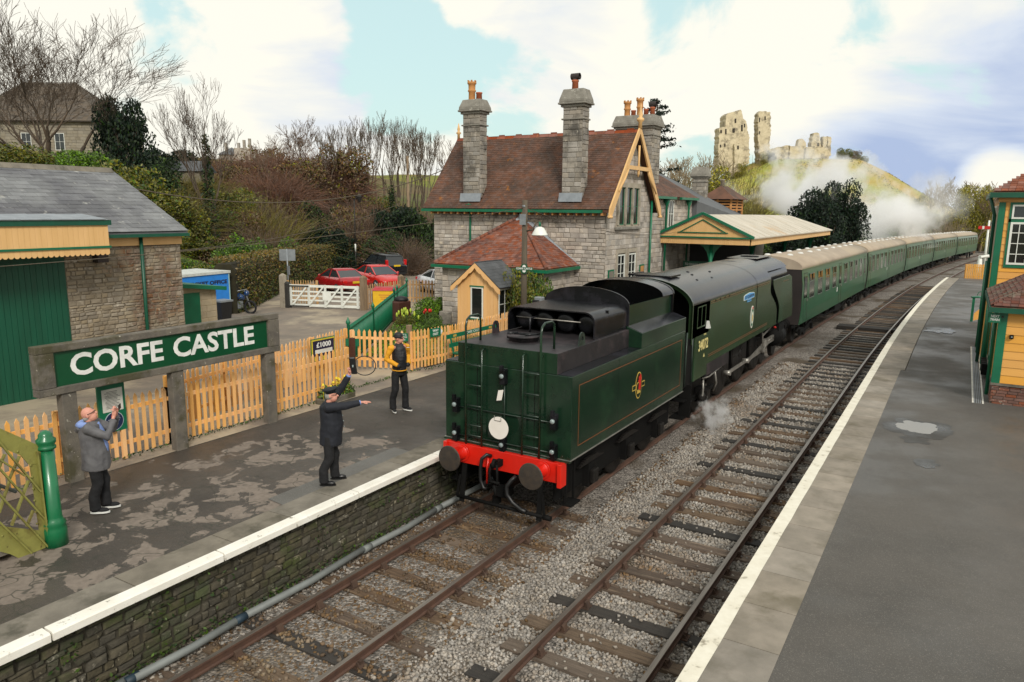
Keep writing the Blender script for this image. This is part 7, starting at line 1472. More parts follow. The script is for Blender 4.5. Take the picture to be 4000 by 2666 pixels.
# blue ticket trailer, motorbike, bin
TR = thing('ticket_trailer', 'bright blue ticket office trailer with white roof behind block store', 'trailer', (-23,10,.6)); dv = Vector((.12,-1,0)).normalized(); nv = Vector((1,.12,0)).normalized(); c0 = Vector((-22.32,11.35,.6))
b = MB(); b.add([c0+Vector((0,0,0)), c0+dv*3.6, c0+dv*3.6-nv*2.1, c0-nv*2.1]+[p+Vector((0,0,2.0)) for p in (c0,c0+dv*3.6,c0+dv*3.6-nv*2.1,c0-nv*2.1)], [(0,3,2,1),(0,1,5,4),(1,2,6,5),(2,3,7,6),(3,0,4,7),(4,5,6,7)]); bd = b.build('body', 'trailer_blue', TR, bevel=.02)
b = MB(); b.add([p+Vector((0,0,2.003)) for p in (c0+nv*.05-dv*.05,c0+dv*3.65+nv*.05,c0+dv*3.65-nv*2.15,c0-nv*2.15-dv*.05)]+[p+Vector((0,0,2.12)) for p in (c0+nv*.05-dv*.05,c0+dv*3.65+nv*.05,c0+dv*3.65-nv*2.15,c0-nv*2.15-dv*.05)], [(0,3,2,1),(0,1,5,4),(1,2,6,5),(2,3,7,6),(3,0,4,7),(4,5,6,7)]); b.build('roof', 'trailer_roof', TR)
b = MB(); b.obox(c0+dv*1.8+nv*.004+Vector((0,0,.62)), dv*1.8, nv*.006, (0,0,.06)); b.build('stripe', 'trailer_trim', TR); b = MB(); b.obox(c0+dv*.03+nv*.004+Vector((0,0,1.0)), dv*.03, nv*.008, (0,0,1.0)); b.build('corner_trim', 'trailer_trim', TR)
text('TICKET OFFICE', .24, 'poster_navy', bd, c0+dv*1.25+nv*.012+Vector((0,0,1.62)), -dv, (0,0,1), bold=.008, width=2.2); b = MB(); b.obox(c0+dv*.45+nv*.01+Vector((0,0,.42)), dv*.13, nv*.02, (0,0,.04)); b.build('vent', 'trailer_trim', TR)
b = thing('wheelie_bin', 'small black wheelie bin beside the block store', 'bin', (-20.6,9.6,.6)); q = MB(); q.loft([[(-20.6+sx_*e,9.6+sy_*e,z) for sx_,sy_ in ((-1,-1),(1,-1),(1,1),(-1,1))] for e,z in ((.22,.62),(.29,1.55))]); q.build('box', 'plastic_black', b); q = MB(); q.box(-20.92,-20.28,9.28,9.92,1.555,1.63); q.build('lid', 'steel_grey', b)
MO = thing('motorbike', 'dark blue motorbike parked beside the blue trailer', 'motorbike', (-22.7,12.0,.6)); M('bike_blue', hx('1d3f6e'), rough=.25, coat=.5)
hv = Vector((.95,.3,0)); sv = Vector((-.3,.95,0)); mo = Vector((-22.7,12.0,.6))
def mp3(f_, s_, z): return mo+hv*f_+sv*s_+Vector((0,0,z))
for f_ in (-.72,.72):
    q = MB(); ring = []; q.tube([mp3(f_+.29*math.cos(2*math.pi*k/20), 0, .31+.29*math.sin(2*math.pi*k/20)) for k in range(21)], .05, 8, caps=False); q.build('wheel', 'tyre', MO)
q = MB(); q.tube([mp3(-.55,0,.62),mp3(-.2,0,.78),mp3(.15,0,.82),mp3(.4,0,.75)], [.1,.14,.17,.1], 12); q.build('tank', 'bike_blue', MO); q = MB(); q.tube([mp3(-.75,0,.85),mp3(-.4,0,.8),mp3(-.1,0,.84)], [.08,.13,.1], 10, sq=.5); q.build('seat', 'plastic_black', MO); q = MB(); q.tube([mp3(.72,0,.31),mp3(.5,0,.95),mp3(.42,0,1.1)], .04, 8); q.build('fork', 'alloy', MO); q = MB(); q.tube([mp3(.3,-.38,1.12),mp3(.42,-.2,1.14),mp3(.42,.2,1.14),mp3(.3,.38,1.12)], .02, 8); q.build('handlebar', 'alloy', MO); q = MB(); q.ball(mp3(.55,0,.98), (.13,.13,.14), 10); q.build('headlamp', 'bike_blue', MO); q = MB(); q.box(mo.x-.3,mo.x+.25,mo.y-.15,mo.y+.15,.85,1.2); q.build('engine', 'steel_grey', MO); q = MB(); q.tube([mp3(-1.0,0,.6),mp3(-.7,0,.68),mp3(-.45,0,.66)], [.06,.1,.08], 8); q.build('mudguard', 'bike_blue', MO)
# ------------------------------------------------------------------ right platform fittings
DR = thing('drain_channel', 'long slotted drain channel set in the platform beside the shelter', 'drain', (7.62,15,.88))
b = MB(); b.box(7.50,7.54,10.6,20,.87,.888); b.build('kerb', 'paper', DR); b = MB(); b.box(7.72,7.76,10.6,20,.87,.888); b.build('kerb', 'paper', DR); b = MB(); b.box(7.54,7.72,10.6,20,.86,.872); b.build('channel', 'ink', DR)
for k in range(4): q = MB(); q.box(7.55+k*.042,7.57+k*.042,10.6,20,.873,.886); q.build('grille_bar', 'steel_grey', DR)
SS = thing('box_staircase', 'foot of signal box steps with green posts and orange string board', 'stair', (7.7,27.5,.88))
for (x, y) in ((7.55,27.5),(7.85,27.7)): b = MB(); b.box(x-.05,x+.05,y-.05,y+.05,.88,1.95); b.build('post', 'station_green', SS)
b = MB(); b.tube([(7.45,27.5,1.97),(7.7,27.55,1.99),(7.95,27.6,1.97)], [.12,.16,.12], 10, sq=.3); b.build('cap', 'station_green', SS); b = MB(); b.add([(7.62,27.52,.92),(7.85,27.6,1.0),(7.85,27.6,1.5),(7.62,27.52,1.25),(7.62,27.56,.92),(7.85,27.64,1.0),(7.85,27.64,1.5),(7.62,27.56,1.25)], [(0,1,2,3),(7,6,5,4),(0,4,5,1),(1,5,6,2),(2,6,7,3),(3,7,4,0)]); b.build('string_board', 'board_orange', SS)
for k in range(4): b = MB(); b.tube([(7.75+.1*math.cos(a),26.5,2.15+.18*math.sin(a)) for a in [math.pi*j/10 for j in range(11)]], .015, 6) if k == 0 else b.tube([(7.75+.05*k,26.5+.2*k,1.0),(7.75+.05*k,26.5+.2*k,2.1)], .02, 6); b.build('handrail', 'station_green', SS)
picket_fence('orange paling fence closing the end of the right platform', [(7.25,58.2),(8.9,58.2)], .45, 1.25, 'board_orange', pitch=.125, w_=.1, tipped=False)
SE = thing('semaphore_signal', 'red semaphore signal arm with white stripe on white post', 'signal', (8.95,80,-.4)); b = MB(); b.tube([(8.95,80,-.6),(8.95,80,5.0)], [.14,.09], 8); b.build('post', 'white_paint', SE); b = MB(); b.box(8.05,9.1,79.84,79.88,4.1,4.42); ar_ = b.build('arm', 'badge_red', SE); b = MB(); b.box(8.4,8.58,79.832,79.838,4.1,4.42); b.build('stripe', 'white_paint', ar_); b = MB(); b.lathe([(.45,-.6),(.3,0),(.16,1.1),(.12,1.2)], 8, c=(8.6,84,0)); b.build('base', 'white_paint', SE)
# ================================================================== VEGETATION, HILLS, CASTLE, STEAM
M('bark', hx('5a4c3e'), hx('43392f'), rough=.95, scale=4, bump=.5, rnd=.12); M('bark_pale', hx('665a4c'), hx('4e4539'), rough=.95, scale=4, rnd=.15); M('twig_brown', hx('746050'), hx('5a4a3c'), rough=.95, scale=.8, rnd=.25); M('twig_red', hx('836250'), hx('684b3c'), rough=.95, scale=.5, rnd=.25); M('twig_pale', hx('9c8c72'), hx('7f7058'), rough=.95, scale=.5, rnd=.25); M('twig_olive', hx('7c7238'), hx('625b2c'), rough=.9, scale=.6, rnd=.25)
leafmat('ivy', hx('2c3d20'), hx('1f2d18'), .35); leafmat('leaf_green', hx('4a5f2c'), hx('394c22'), .3); leafmat('leaf_bright', hx('6a8a2c'), hx('527222'), .25); leafmat('leaf_dark', hx('1b2a1e'), hx('131f17'), .4); leafmat('leaf_olive', hx('75722f'), hx('5d5c26'), .3); leafmat('leaf_yellow', hx('a89c34'), hx('8a842a'), .3); leafmat('hedge_brown', hx('78643a'), hx('5f5330'), .3); leafmat('hedge_green', hx('505a2e'), hx('414a24'), .3); leafmat('scrub_brown', hx('6e583f'), hx('574532'), .3)
M('hedge_light_block', hx('2e2a18'), hx('232012'), rough=1); M('petal_red', hx('d02a20'), rough=.5); M('petal_yellow', hx('e6d030'), hx('d8ba20'), rough=.5); M('bloom_lime', hx('b0c040'), hx('97aa34'), rough=.6)
def np_mesh(name, V, F, mats, midx=None, smooth=False):
    V = np.asarray(V, float); F = np.asarray(F, np.int32); k = F.shape[1]; me = bpy.data.meshes.new(name); me.vertices.add(len(V)); me.vertices.foreach_set('co', V.ravel()); me.loops.add(F.size); me.loops.foreach_set('vertex_index', F.ravel()); me.polygons.add(len(F)); me.polygons.foreach_set('loop_start', np.arange(0, F.size, k, dtype=np.int32)); me.polygons.foreach_set('loop_total', np.full(len(F), k, np.int32))
    for m in (mats if isinstance(mats, (list,tuple)) else [mats]): me.materials.append(MATS[m])
    if midx is not None: me.polygons.foreach_set('material_index', np.asarray(midx, np.int32))
    me.update(); me.validate(); return me
def segs_mesh(name, S, mat, n=4):
    """S = rows p0(3) p1(3) r0 r1 -> prisms"""
    S = np.asarray(S, float); a, b = S[:,0:3], S[:,3:6]; d = b-a; d /= np.linalg.norm(d,axis=1)[:,None]+1e-9; ref = np.where(np.abs(d[:,2:3]) > .9, [[1.,0,0]], [[0,0,1.]]); x = np.cross(d, ref); x /= np.linalg.norm(x,axis=1)[:,None]; y = np.cross(d, x); V = []
    for P_, r in ((a,S[:,6]),(b,S[:,7])):
        for k in range(n): t_ = 2*math.pi*k/n; V.append(P_+x*(math.cos(t_)*r)[:,None]+y*(math.sin(t_)*r)[:,None])
    V = np.stack(V,1).reshape(-1,3); base = np.arange(len(S))[:,None]*2*n; F = np.concatenate([np.stack([base[:,0]+k, base[:,0]+(k+1)%n, base[:,0]+n+(k+1)%n, base[:,0]+n+k],1) for k in range(n)]); return np_mesh(name, V, F, mat)
def grow(seed, h, r0, levels=5, spread=.6, up=.12, stems=1, kids=(2,3), side=2, ratio=.72, seg=4, fan=.35, first=.28, rmin=.008):
    """bare branching: returns segment rows, the first `level 0` ones being the trunk"""
    rd = random.Random(seed); out = []; trunk = []
    def go(p, d, ln_, r, lv):
        pts = [p]; rr = r
        for i in range(seg):
            d = (d+Vector((rd.gauss(0,.12),rd.gauss(0,.12),rd.gauss(0,.07)+up))).normalized(); q = pts[-1]+d*(ln_/seg); r2 = max(rr*.86, rmin); (trunk if lv == 0 else out).append((*pts[-1],*q,rr,r2)); rr = r2; pts.append(q)
            if lv > 0 and lv < levels and i > 0 and rd.random() < side*.25:
                a = rd.uniform(0,6.28); e = d.orthogonal().normalized(); e2 = d.cross(e); go(q, (d*.75+(e*math.cos(a)+e2*math.sin(a))*spread*1.1).normalized(), ln_*ratio*.7, rr*.5, lv+1+(1 if rd.random() < .4 else 0))
        if lv < levels:
            for k in range(rd.randint(*kids)):
                a = rd.uniform(0,6.28); e = d.orthogonal().normalized(); e2 = d.cross(e); go(pts[-1], (d+(e*math.cos(a)+e2*math.sin(a))*spread*rd.uniform(.6,1.2)).normalized(), ln_*ratio*rd.uniform(.8,1.15), rr*.72, lv+1)
    for s in range(stems):
        a = rd.uniform(0,6.28) if stems > 1 else 0; go(Vector((rd.uniform(-.2,.2)*(stems > 1),rd.uniform(-.2,.2)*(stems > 1),0)), Vector((math.cos(a)*fan*(stems > 1),math.sin(a)*fan*(stems > 1),1)).normalized(), h*first, r0*rd.uniform(.75,1), 0)
    zmax = max(q[5] for q in out+trunk); k = h/zmax
    return [tuple(v*k if i < 6 else v for i, v in enumerate(q)) for q in trunk], [tuple(v*k if i < 6 else v for i, v in enumerate(q)) for q in out]
def leaves(rd, n, pts_fn, s, mats, midx=None, flat=.0, name='foliage'):
    C_ = np.array([pts_fn() for _ in range(n)]); a = rd.normal(size=(n,3)); a /= np.linalg.norm(a,axis=1)[:,None]; b = rd.normal(size=(n,3)); b -= a*(a*b).sum(1)[:,None]; b /= np.linalg.norm(b,axis=1)[:,None]; sz = rd.uniform(.6,1.3,n)[:,None]*s
    V = np.stack([C_-a*sz, C_+b*sz*.55, C_+a*sz, C_-b*sz*.55],1).reshape(-1,3); F = np.arange(4*n).reshape(-1,4); return np_mesh(name, V, F, mats, midx if midx is not None else None)
def bare_proto(name, seed, h, mat, **k):
    tr, br = grow(seed, h, k.pop('r0', .14), **k); return segs_mesh('trunk', tr, mat, 6), segs_mesh('crown', br, mat, 4)
def ball_pts(rd, clumps, flat=1.):
    def f():
        c, r = clumps[rd.integers(len(clumps))]; v = rd.normal(size=3); v /= np.linalg.norm(v); return np.array(c)+v*r*rd.uniform(.55,1.05)**.6*np.array((1,1,flat))
    return f
def clumps_(rd, n, R_, H, r=(.25,.45), low=.15):
    out = []
    for _ in range(n):
        a = rd.uniform(0,6.28); q = R_*math.sqrt(rd.uniform(0,1))*.75; z = rd.uniform(low,.85)*H; k = 1-abs(z/H-.45)*.9; out.append(((q*k*math.cos(a), q*k*math.sin(a), z), rd.uniform(*r)*R_))
    return out
PR = {}
def leafy_proto(key, seed, mats, n=2600, s=.07, R_=1., H=1.5, nc=16, split=.3, stem='bark', r=(.25,.45)):
    rd = np.random.default_rng(seed); cl = clumps_(rd, nc, R_, H, r); mi = (rd.uniform(size=n) < split).astype(int) if len(mats) > 1 else None
    f = leaves(rd, n, ball_pts(rd, cl), s, mats, mi); S = []
    for c, rr in cl: S.append((rd.uniform(-.1,.1)*R_,rd.uniform(-.1,.1)*R_,-.3,*c,.03*R_,.01*R_)); 
    PR[key] = (segs_mesh('stem', S, stem, 4), f, 'stem', 'foliage')
def twig_proto(key, seed, mat, n=420, H=1.6, R_=1., droop=.5, leafmats=None):
    rd = np.random.default_rng(seed); S = []
    for k in range(n):
        a = rd.uniform(0,6.28); q = rd.uniform(0,.35)*R_; p = np.array((q*math.cos(a),q*math.sin(a),-.2)); d = np.array((math.cos(a)*rd.uniform(.05,.8),math.sin(a)*rd.uniform(.05,.8),1.)); d /= np.linalg.norm(d); ln_ = H*rd.uniform(.6,1.15); r = .016
        for j in range(6): d2 = d+rd.normal(size=3)*.18+np.array((0,0,-droop*j*.12)); d2 /= np.linalg.norm(d2); p2 = p+d2*ln_/6; S.append((*p,*p2,r,r*.75)); p, d, r = p2, d2, r*.75
    f = None
    if leafmats: f = leaves(rd, 900, ball_pts(rd, clumps_(rd, 14, R_*.9, H)), .05, leafmats)
    PR[key] = (segs_mesh('stem', S, mat, 3), f, 'stems', 'foliage')
def plant(key, label, cat, loc, sc, rz=0., grp=None, name=None):
    a, f, n1_, n2_ = PR[key]; t = thing(name or 'shrub', label, cat, loc, rz, grp); t.scale = sc if isinstance(sc, tuple) else (sc,sc,sc)
    for me_, nm in ((a,n1_),(f,n2_)):
        if me_ is not None: o = bpy.data.objects.new(nm, me_); COL.objects.link(o); o.parent = t
    return t
leafy_proto('olive', 1, ['leaf_olive','leaf_green'], 6500, .042, nc=20); leafy_proto('green', 2, ['leaf_green','leaf_bright'], 6500, .042, nc=20); leafy_proto('bright', 3, ['leaf_bright','leaf_green'], 6000, .045, nc=18); leafy_proto('dark', 4, ['leaf_dark','ivy'], 8000, .042, nc=26); leafy_proto('ivy', 5, ['ivy','leaf_green'], 6500, .042, split=.2, nc=22); leafy_proto('scrub', 6, ['scrub_brown','leaf_olive'], 6500, .036, split=.2, nc=22); leafy_proto('yew', 7, ['leaf_dark','ivy'], 15000, .036, H=2.2, nc=50, split=.15, r=(.18,.34)); leafy_proto('yellow', 8, ['leaf_yellow','leaf_olive'], 7000, .034, H=2.4, split=.6, nc=24)
twig_proto('twigs_brown', 11, 'twig_brown', 900); twig_proto('twigs_red', 12, 'twig_red', 1000); twig_proto('twigs_pale', 13, 'twig_pale', 800); twig_proto('twigs_olive', 14, 'twig_olive', 700, H=2.2, droop=.35)
d_ = 1.7
def spot(px, dist): p = onD(px*d_, 830, dist); return p.x, p.y
def ztop(px, py, dist): return onD(px*d_, py*d_, dist).z
def tree_at(label, px, pytop, dist, seed, mat, grp=None, name='bare_tree', ivy=None, width=None, proto=None, **k):
    x, y = spot(px, dist); z0 = gz(x, y)-.2; h = max(2., ztop(px, pytop, dist)-z0); t = thing(name, label, 'tree', (x,y,z0), random.Random(seed).uniform(0,6), grp)
    if proto is None: tr, cr = bare_proto(name, seed, h, mat, **k); s = 1.
    else: tr, cr, h0 = proto; s = h/h0
    for me_, nm in ((tr,'trunk'),(cr,'crown')): o = bpy.data.objects.new(nm, me_); COL.objects.link(o); o.parent = t
    t.scale = ((width or 1)*s,(width or 1)*s,s)
    if ivy:
        rd = np.random.default_rng(seed); hh, rr = ivy; me_ = leaves(rd, 1800, lambda: np.array((rd.normal()*.06*hh**.3+0, rd.normal()*.06, 0))+np.array(((rr*(1-.75*q)*rd.uniform(.5,1.3))*math.cos(a), (rr*(1-.75*q)*rd.uniform(.5,1.3))*math.sin(a), q*hh)) if (q := rd.uniform()**1.4) is not None and (a := rd.uniform(0,6.28)) is not None else None, .10, ['ivy','leaf_green'], (rd.uniform(size=1800) < .2).astype(int)); o = bpy.data.objects.new('ivy', me_); COL.objects.link(o); o.parent = t; o.scale = (1/t.scale.x,1/t.scale.y,1/t.scale.z)
    return t, h
# big spreading bare tree above the goods shed
tree_at('large spreading bare tree with many stems above the goods shed', 135, 5, 50, 4, 'bark', name='bare_tree', r0=.26, rmin=.008, levels=5, stems=6, fan=.8, spread=.40, up=.035, kids=(2,3), side=2.2, ratio=.8, seg=5, first=.3, width=1.2)
tree_at('bare twin stemmed tree wrapped in ivy on the bank', 482, 172, 47, 9, 'bark', r0=.3, levels=5, stems=2, fan=.14, spread=.45, up=.10, kids=(2,3), side=2.4, first=.40, ivy=(8.0,.5), width=.85)
pA = (*bare_proto('bare_tree', 21, 10., 'bark_pale', r0=.2, rmin=.012, levels=5, spread=.36, up=.15, kids=(2,3), side=1.6, first=.33), 10.); pB = (*bare_proto('bare_tree', 22, 10., 'bark', r0=.2, rmin=.012, levels=5, spread=.3, up=.18, kids=(2,2), side=2, first=.36, stems=2, fan=.14), 10.); pC = (*bare_proto('bare_tree', 23, 10., 'twig_brown', r0=.16, rmin=.014, levels=5, spread=.5, up=.1, kids=(2,3), side=1.8, first=.26), 10.); pD = (*bare_proto('bare_tree', 24, 10., 'twig_pale', r0=.2, rmin=.018, levels=5, spread=.55, up=.09, kids=(2,3), side=2, first=.25), 10.)
g1 = 'bare trees along the skyline of the wooded bank'
for i, (px, py, dist, pr_, w_, iv) in enumerate([(690,300,72,pC,1.2,None),(722,275,76,pC,1.1,None),(765,285,70,pA,.9,None),(800,268,78,pA,.8,None),(835,285,74,pB,.9,None),(865,258,80,pA,.8,None),(902,290,66,pB,.8,(7.,.5)),(925,275,72,pA,.8,None),(958,280,70,pB,.8,(5.,.4)),(985,290,74,pA,.8,None),(1008,320,78,pC,.9,None),(590,335,66,pC,1.,None),(660,320,78,pC,1.3,None),(745,290,82,pA,1.,None),(785,295,84,pB,1.,None),(820,280,86,pA,.9,None),(850,275,84,pB,1.,None),(885,270,86,pA,.9,None),(940,282,84,pA,.9,None),(972,290,86,pB,.9,None),(915,268,88,pB,1.,None),(1000,300,84,pA,.9,None),(705,300,84,pC,1.2,None)]):
    tree_at(('bare ivy wrapped tree standing in the wooded bank behind the hedge' if iv else ('slim ','spreading ','many stemmed ','tall ')[i % 4]+'bare tree on the wooded bank behind the hedge'), px, py, dist, 100+i, None, g1 if not iv else 'ivy wrapped trees in the bank', proto=pr_, width=w_, ivy=iv)
tree_at('dark evergreen holly with ragged outline beside the stone house', 300, 232, 52, 31, 'bark', name='holly_tree', r0=.15, levels=4, spread=.5, up=.1, first=.3, width=.7)
x, y = spot(300, 52); zt = ztop(300,245,52); z0 = gz(x,y); plant('dark', 'dense dark holly foliage bush beside the stone house', 'bush', (x,y,z0), (2.3,2.3,(zt-z0)/1.45), 1.)
for i, (px, py, dist, sc, key, lb) in enumerate([(190,345,44,2.0,'bright','bright green laurel bush above the goods shed ridge'),(110,352,46,2.2,'olive','olive bush left of the laurel above the goods shed ridge'),(30,335,46,2.6,'olive','large olive bush in front of the stone house wall'),(250,360,46,2.2,'ivy','dark ivy bush between the laurel and the holly'),(345,372,50,2.6,'ivy','dark evergreen bush at the foot of the holly'),(400,352,62,3.0,'dark','dark evergreen mound beside the twin stemmed tree'),(300,375,44,2.2,'olive','olive bush just above the goods shed roof end')]):
    x, y = spot(px, dist); z0 = gz(x,y)-.3; zt = ztop(px,py,dist); plant(key, lb, 'bush', (x,y,z0), (sc,sc,max(1.2,(zt-z0)/1.45)), i)
# scrub on the bank: rows of shrubs, brown above, green below
rd0 = random.Random(77); kinds = {'twigs_red':'reddish brown leafless shrub on the wooded bank','twigs_brown':'brown leafless shrub on the wooded bank','scrub':'brown leaved scrub bush on the wooded bank','ivy':'dark ivy covered bush on the wooded bank','green':'fresh green bush low on the wooded bank','olive':'olive green bush on the wooded bank','bright':'bright green undergrowth bush near the hedge','dark':'very dark bush deep in the wooded bank'}
def row(pxs, pys, dist, keys, sc, n, where):
    for k in range(n):
        px = pxs[0]+(pxs[1]-pxs[0])*(k+rd0.uniform(.1,.9))/n; py = pys[0]+(pys[1]-pys[0])*(k+.5)/n+rd0.uniform(-14,14); dd = dist+rd0.uniform(-3,3); key = rd0.choice(keys); x, y = spot(px, dd); z0 = gz(x,y)-.3; zt = ztop(px,py,dd); s = sc*rd0.uniform(.85,1.25); lb = kinds[key]+' '+where; plant(key, lb, 'bush', (x,y,z0), (s,s,max(1.,(zt-z0)/1.5)), rd0.uniform(0,6), lb)
kinds = {'twigs_olive':'olive twiggy shrub','twigs_red':'reddish leafless shrub','twigs_brown':'brown leafless shrub','scrub':'brown leaved scrub','ivy':'dark ivy covered bush','green':'fresh green bush','olive':'olive green bush','bright':'bright green undergrowth','dark':'very dark bush'}
row((560,800), (352,335), 74, ['twigs_red','twigs_brown','twigs_red','scrub'], 3.4, 13, 'on the crest of the wooded bank')
row((330,560), (385,362), 76, ['twigs_brown','scrub','twigs_olive'], 3.0, 9, 'on the bank below the distant manor')
row((520,720), (385,375), 67, ['twigs_red','twigs_red','scrub','twigs_brown'], 3.0, 11, 'in the upper tangle of the bank')
row((720,1000), (440,470), 70, ['twigs_brown','twigs_brown','twigs_red','olive'], 2.6, 13, 'under the skyline trees')
row((360,600), (425,440), 58, ['olive','twigs_brown','twigs_brown','twigs_olive'], 2.4, 12, 'beside the twin stemmed tree')
row((560,990), (465,490), 63, ['twigs_brown','ivy','scrub','twigs_brown','dark'], 2.5, 18, 'in the shaded middle of the bank')
row((400,620), (480,500), 52, ['twigs_olive','olive','scrub','green','twigs_brown'], 2.2, 11, 'below the twin stemmed tree')
row((420,640), (545,560), 47, ['green','olive','scrub','green'], 1.7, 9, 'just above the long hedge')
row((600,990), (530,545), 59, ['dark','ivy','twigs_brown','dark','scrub'], 2.0, 16, 'low down behind the long hedge')  # dark bushes here and mid bank put its shadowy depth into leaf colour
row((250,420), (430,460), 46, ['olive','ivy','twigs_olive','twigs_brown'], 2.2, 9, 'behind the goods shed gable')
row((410,540), (600,640), 40, ['olive','green','scrub'], 1.5, 6, 'behind the blue trailer')
row((760,990), (555,560), 61, ['green','bright','dark'], 1.8, 8, 'close behind the parked black car')
# hedges
def hedge(label, pts, h0, h1, wd, seed, n=9000):
    rd = np.random.default_rng(seed); t = thing('hedge', label, 'hedge', (pts[0][0],pts[0][1],gz(*pts[0]))); P_ = [Vector((*p,0)) for p in pts]; Ls = [(P_[i+1]-P_[i]).length for i in range(len(P_)-1)]; tot = sum(Ls); core = MB(); rings = []
    def at_(s):
        i = 0
        while i < len(Ls)-1 and s > Ls[i]: s -= Ls[i]; i += 1
        d = (P_[i+1]-P_[i]).normalized(); return P_[i]+d*s, Vector((-d.y,d.x,0))
    for k in range(25):
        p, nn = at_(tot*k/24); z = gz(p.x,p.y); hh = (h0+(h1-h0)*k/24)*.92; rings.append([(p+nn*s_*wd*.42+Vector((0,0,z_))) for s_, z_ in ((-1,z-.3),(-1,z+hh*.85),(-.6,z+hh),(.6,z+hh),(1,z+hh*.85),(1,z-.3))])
    core.loft(rings); core.build('core', 'hedge_light_block', t); C_ = []  # dark solid core added inside the leaves to block light
    for _ in range(n):
        s = rd.uniform(0,tot); p, nn = at_(s); hh = (h0+(h1-h0)*s/tot)*(1+.05*mnoise.noise((s*.7,0,seed))); u = rd.uniform(0,2*hh+wd); z = gz(p.x,p.y)
        if u < hh: q = p+nn*(wd/2); zz = u
        elif u < hh+wd: q = p+nn*(wd/2-(u-hh)); zz = hh
        else: q = p-nn*(wd/2); zz = 2*hh+wd-u
        C_.append((q.x+rd.normal()*.06, q.y+rd.normal()*.06, z+zz+rd.normal()*.06))
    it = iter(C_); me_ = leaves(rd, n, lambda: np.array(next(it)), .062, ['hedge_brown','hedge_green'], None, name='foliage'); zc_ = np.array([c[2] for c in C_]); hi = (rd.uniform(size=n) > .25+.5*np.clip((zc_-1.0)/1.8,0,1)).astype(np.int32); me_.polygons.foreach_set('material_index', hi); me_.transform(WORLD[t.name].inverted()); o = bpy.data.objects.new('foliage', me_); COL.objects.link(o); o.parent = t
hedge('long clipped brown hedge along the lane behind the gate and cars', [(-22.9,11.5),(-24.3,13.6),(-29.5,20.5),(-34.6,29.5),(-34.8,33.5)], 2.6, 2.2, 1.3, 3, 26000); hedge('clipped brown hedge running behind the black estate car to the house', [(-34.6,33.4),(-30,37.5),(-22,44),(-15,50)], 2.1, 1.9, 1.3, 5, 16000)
# garden by the hut
gr = MB(); rr = random.Random(3)
pts_ = [(-9.3,6.2),(-15.2,14.8),(-14.6,16.3),(-11.9,16.3),(-11.9,13.7),(-9.6,11.6),(-6.7,11.6),(-6.7,6.2)]
gr.add([(x,y,gz(x,y)+.035 if x < -7 else .89) for x,y in pts_], [tuple(range(len(pts_)))]); struct('garden_lawn', gr, 'grass')
rdn = np.random.default_rng(8); n = 9000; C_ = []
while len(C_) < n:
    x, y = rdn.uniform(-15,-6.8), rdn.uniform(6.3,16); u = (y-6.2)/(14.8-6.2)
    if x > -9.2-5.8*u and not (x > -12 and y > 13.6) and not (x > -9.6 and y > 11.5): C_.append((x,y,gz(x,y)+.08+abs(rdn.normal())*.05))
it = iter(C_); me_ = leaves(rdn, n, lambda: np.array(next(it)), .05, ['leaf_bright','leaf_green'], (rdn.uniform(size=n) < .5).astype(int), name='grass_tufts'); o = bpy.data.objects.new('grass_tufts', me_); COL.objects.link(o); o['kind'] = 'stuff'
for (x, y, s, z, key, lb) in [(-12.9,14.6,.9,1.2,'bright','fresh green leafy garden bush beside the brown bin'),(-12.2,13.6,.6,.7,'green','small round green garden shrub beside the red flowers'),(-13.4,13.4,.5,.55,'olive','low olive garden plant under the lime flowers'),(-11.2,12.4,.5,.6,'green','small green garden plant close to the hut'),(-10.4,9.2,.5,.4,'green','low green clump behind the picket fence'),(-7.25,13.0,.95,2.45,'olive','feathery olive shrub between the hut and the lamp post'),(-6.9,13.6,.8,2.1,'green','green shrub beside the lamp post')]:
    plant(key, lb, 'bush', (x,y,gz(x,y)-.1), (s,s,z/1.3), x*7)
EU = thing('lime_flowers', 'clump of upright lime yellow flower spikes by brown bin', 'flowers', (-13.5,13.5,.62))
for k in range(16):
    rr = random.Random(k); x, y, h_ = -13.5+rr.uniform(-.45,.45), 13.5+rr.uniform(-.4,.4), rr.uniform(.35,.75); b = MB(); b.tube([(x,y,.6),(x+rr.uniform(-.08,.08),y,.6+h_)], .02, 5); st_ = b.build('stem', 'leaf_green', EU); b = MB(); b.ball((x,y,.6+h_), (.05,.05,.11), 7); b.build('bloom', 'bloom_lime', st_)
TU = thing('red_tulips', 'small clump of bright red tulips in the garden', 'flowers', (-12.0,13.3,.7))
for k in range(6):
    rr = random.Random(k+50); x, y, h_ = -12.1+rr.uniform(-.28,.28), 13.2+rr.uniform(-.2,.2), rr.uniform(.62,.85); b = MB(); b.tube([(x,y,.6),(x,y,.6+h_)], .012, 5); st_ = b.build('stem', 'leaf_green', TU); b = MB(); b.lathe([(.02,.6+h_),(.055,.65+h_),(.06,.70+h_),(.025,.75+h_)], 8, c=(x,y,0)); b.build('petals', 'petal_red', st_)
FT = thing('daffodil_trough', 'stone trough of yellow daffodils at the end of picket fence', 'planter', (-6.15,1.9,.88)); b = MB(); b.box(-6.36,-6.05,1.35,2.45,.86,1.0); b.build('trough', 'old_concrete', FT, bevel=.02); rdn = np.random.default_rng(3); me_ = leaves(rdn, 500, lambda: np.array((rdn.uniform(-6.36,-6.07),rdn.uniform(1.36,2.44),rdn.uniform(.98,1.25))), .045, ['leaf_green','leaf_bright'], (rdn.uniform(size=500) < .4).astype(int)); me_.transform(WORLD[FT.name].inverted()); o = bpy.data.objects.new('foliage', me_); COL.objects.link(o); o.parent = FT
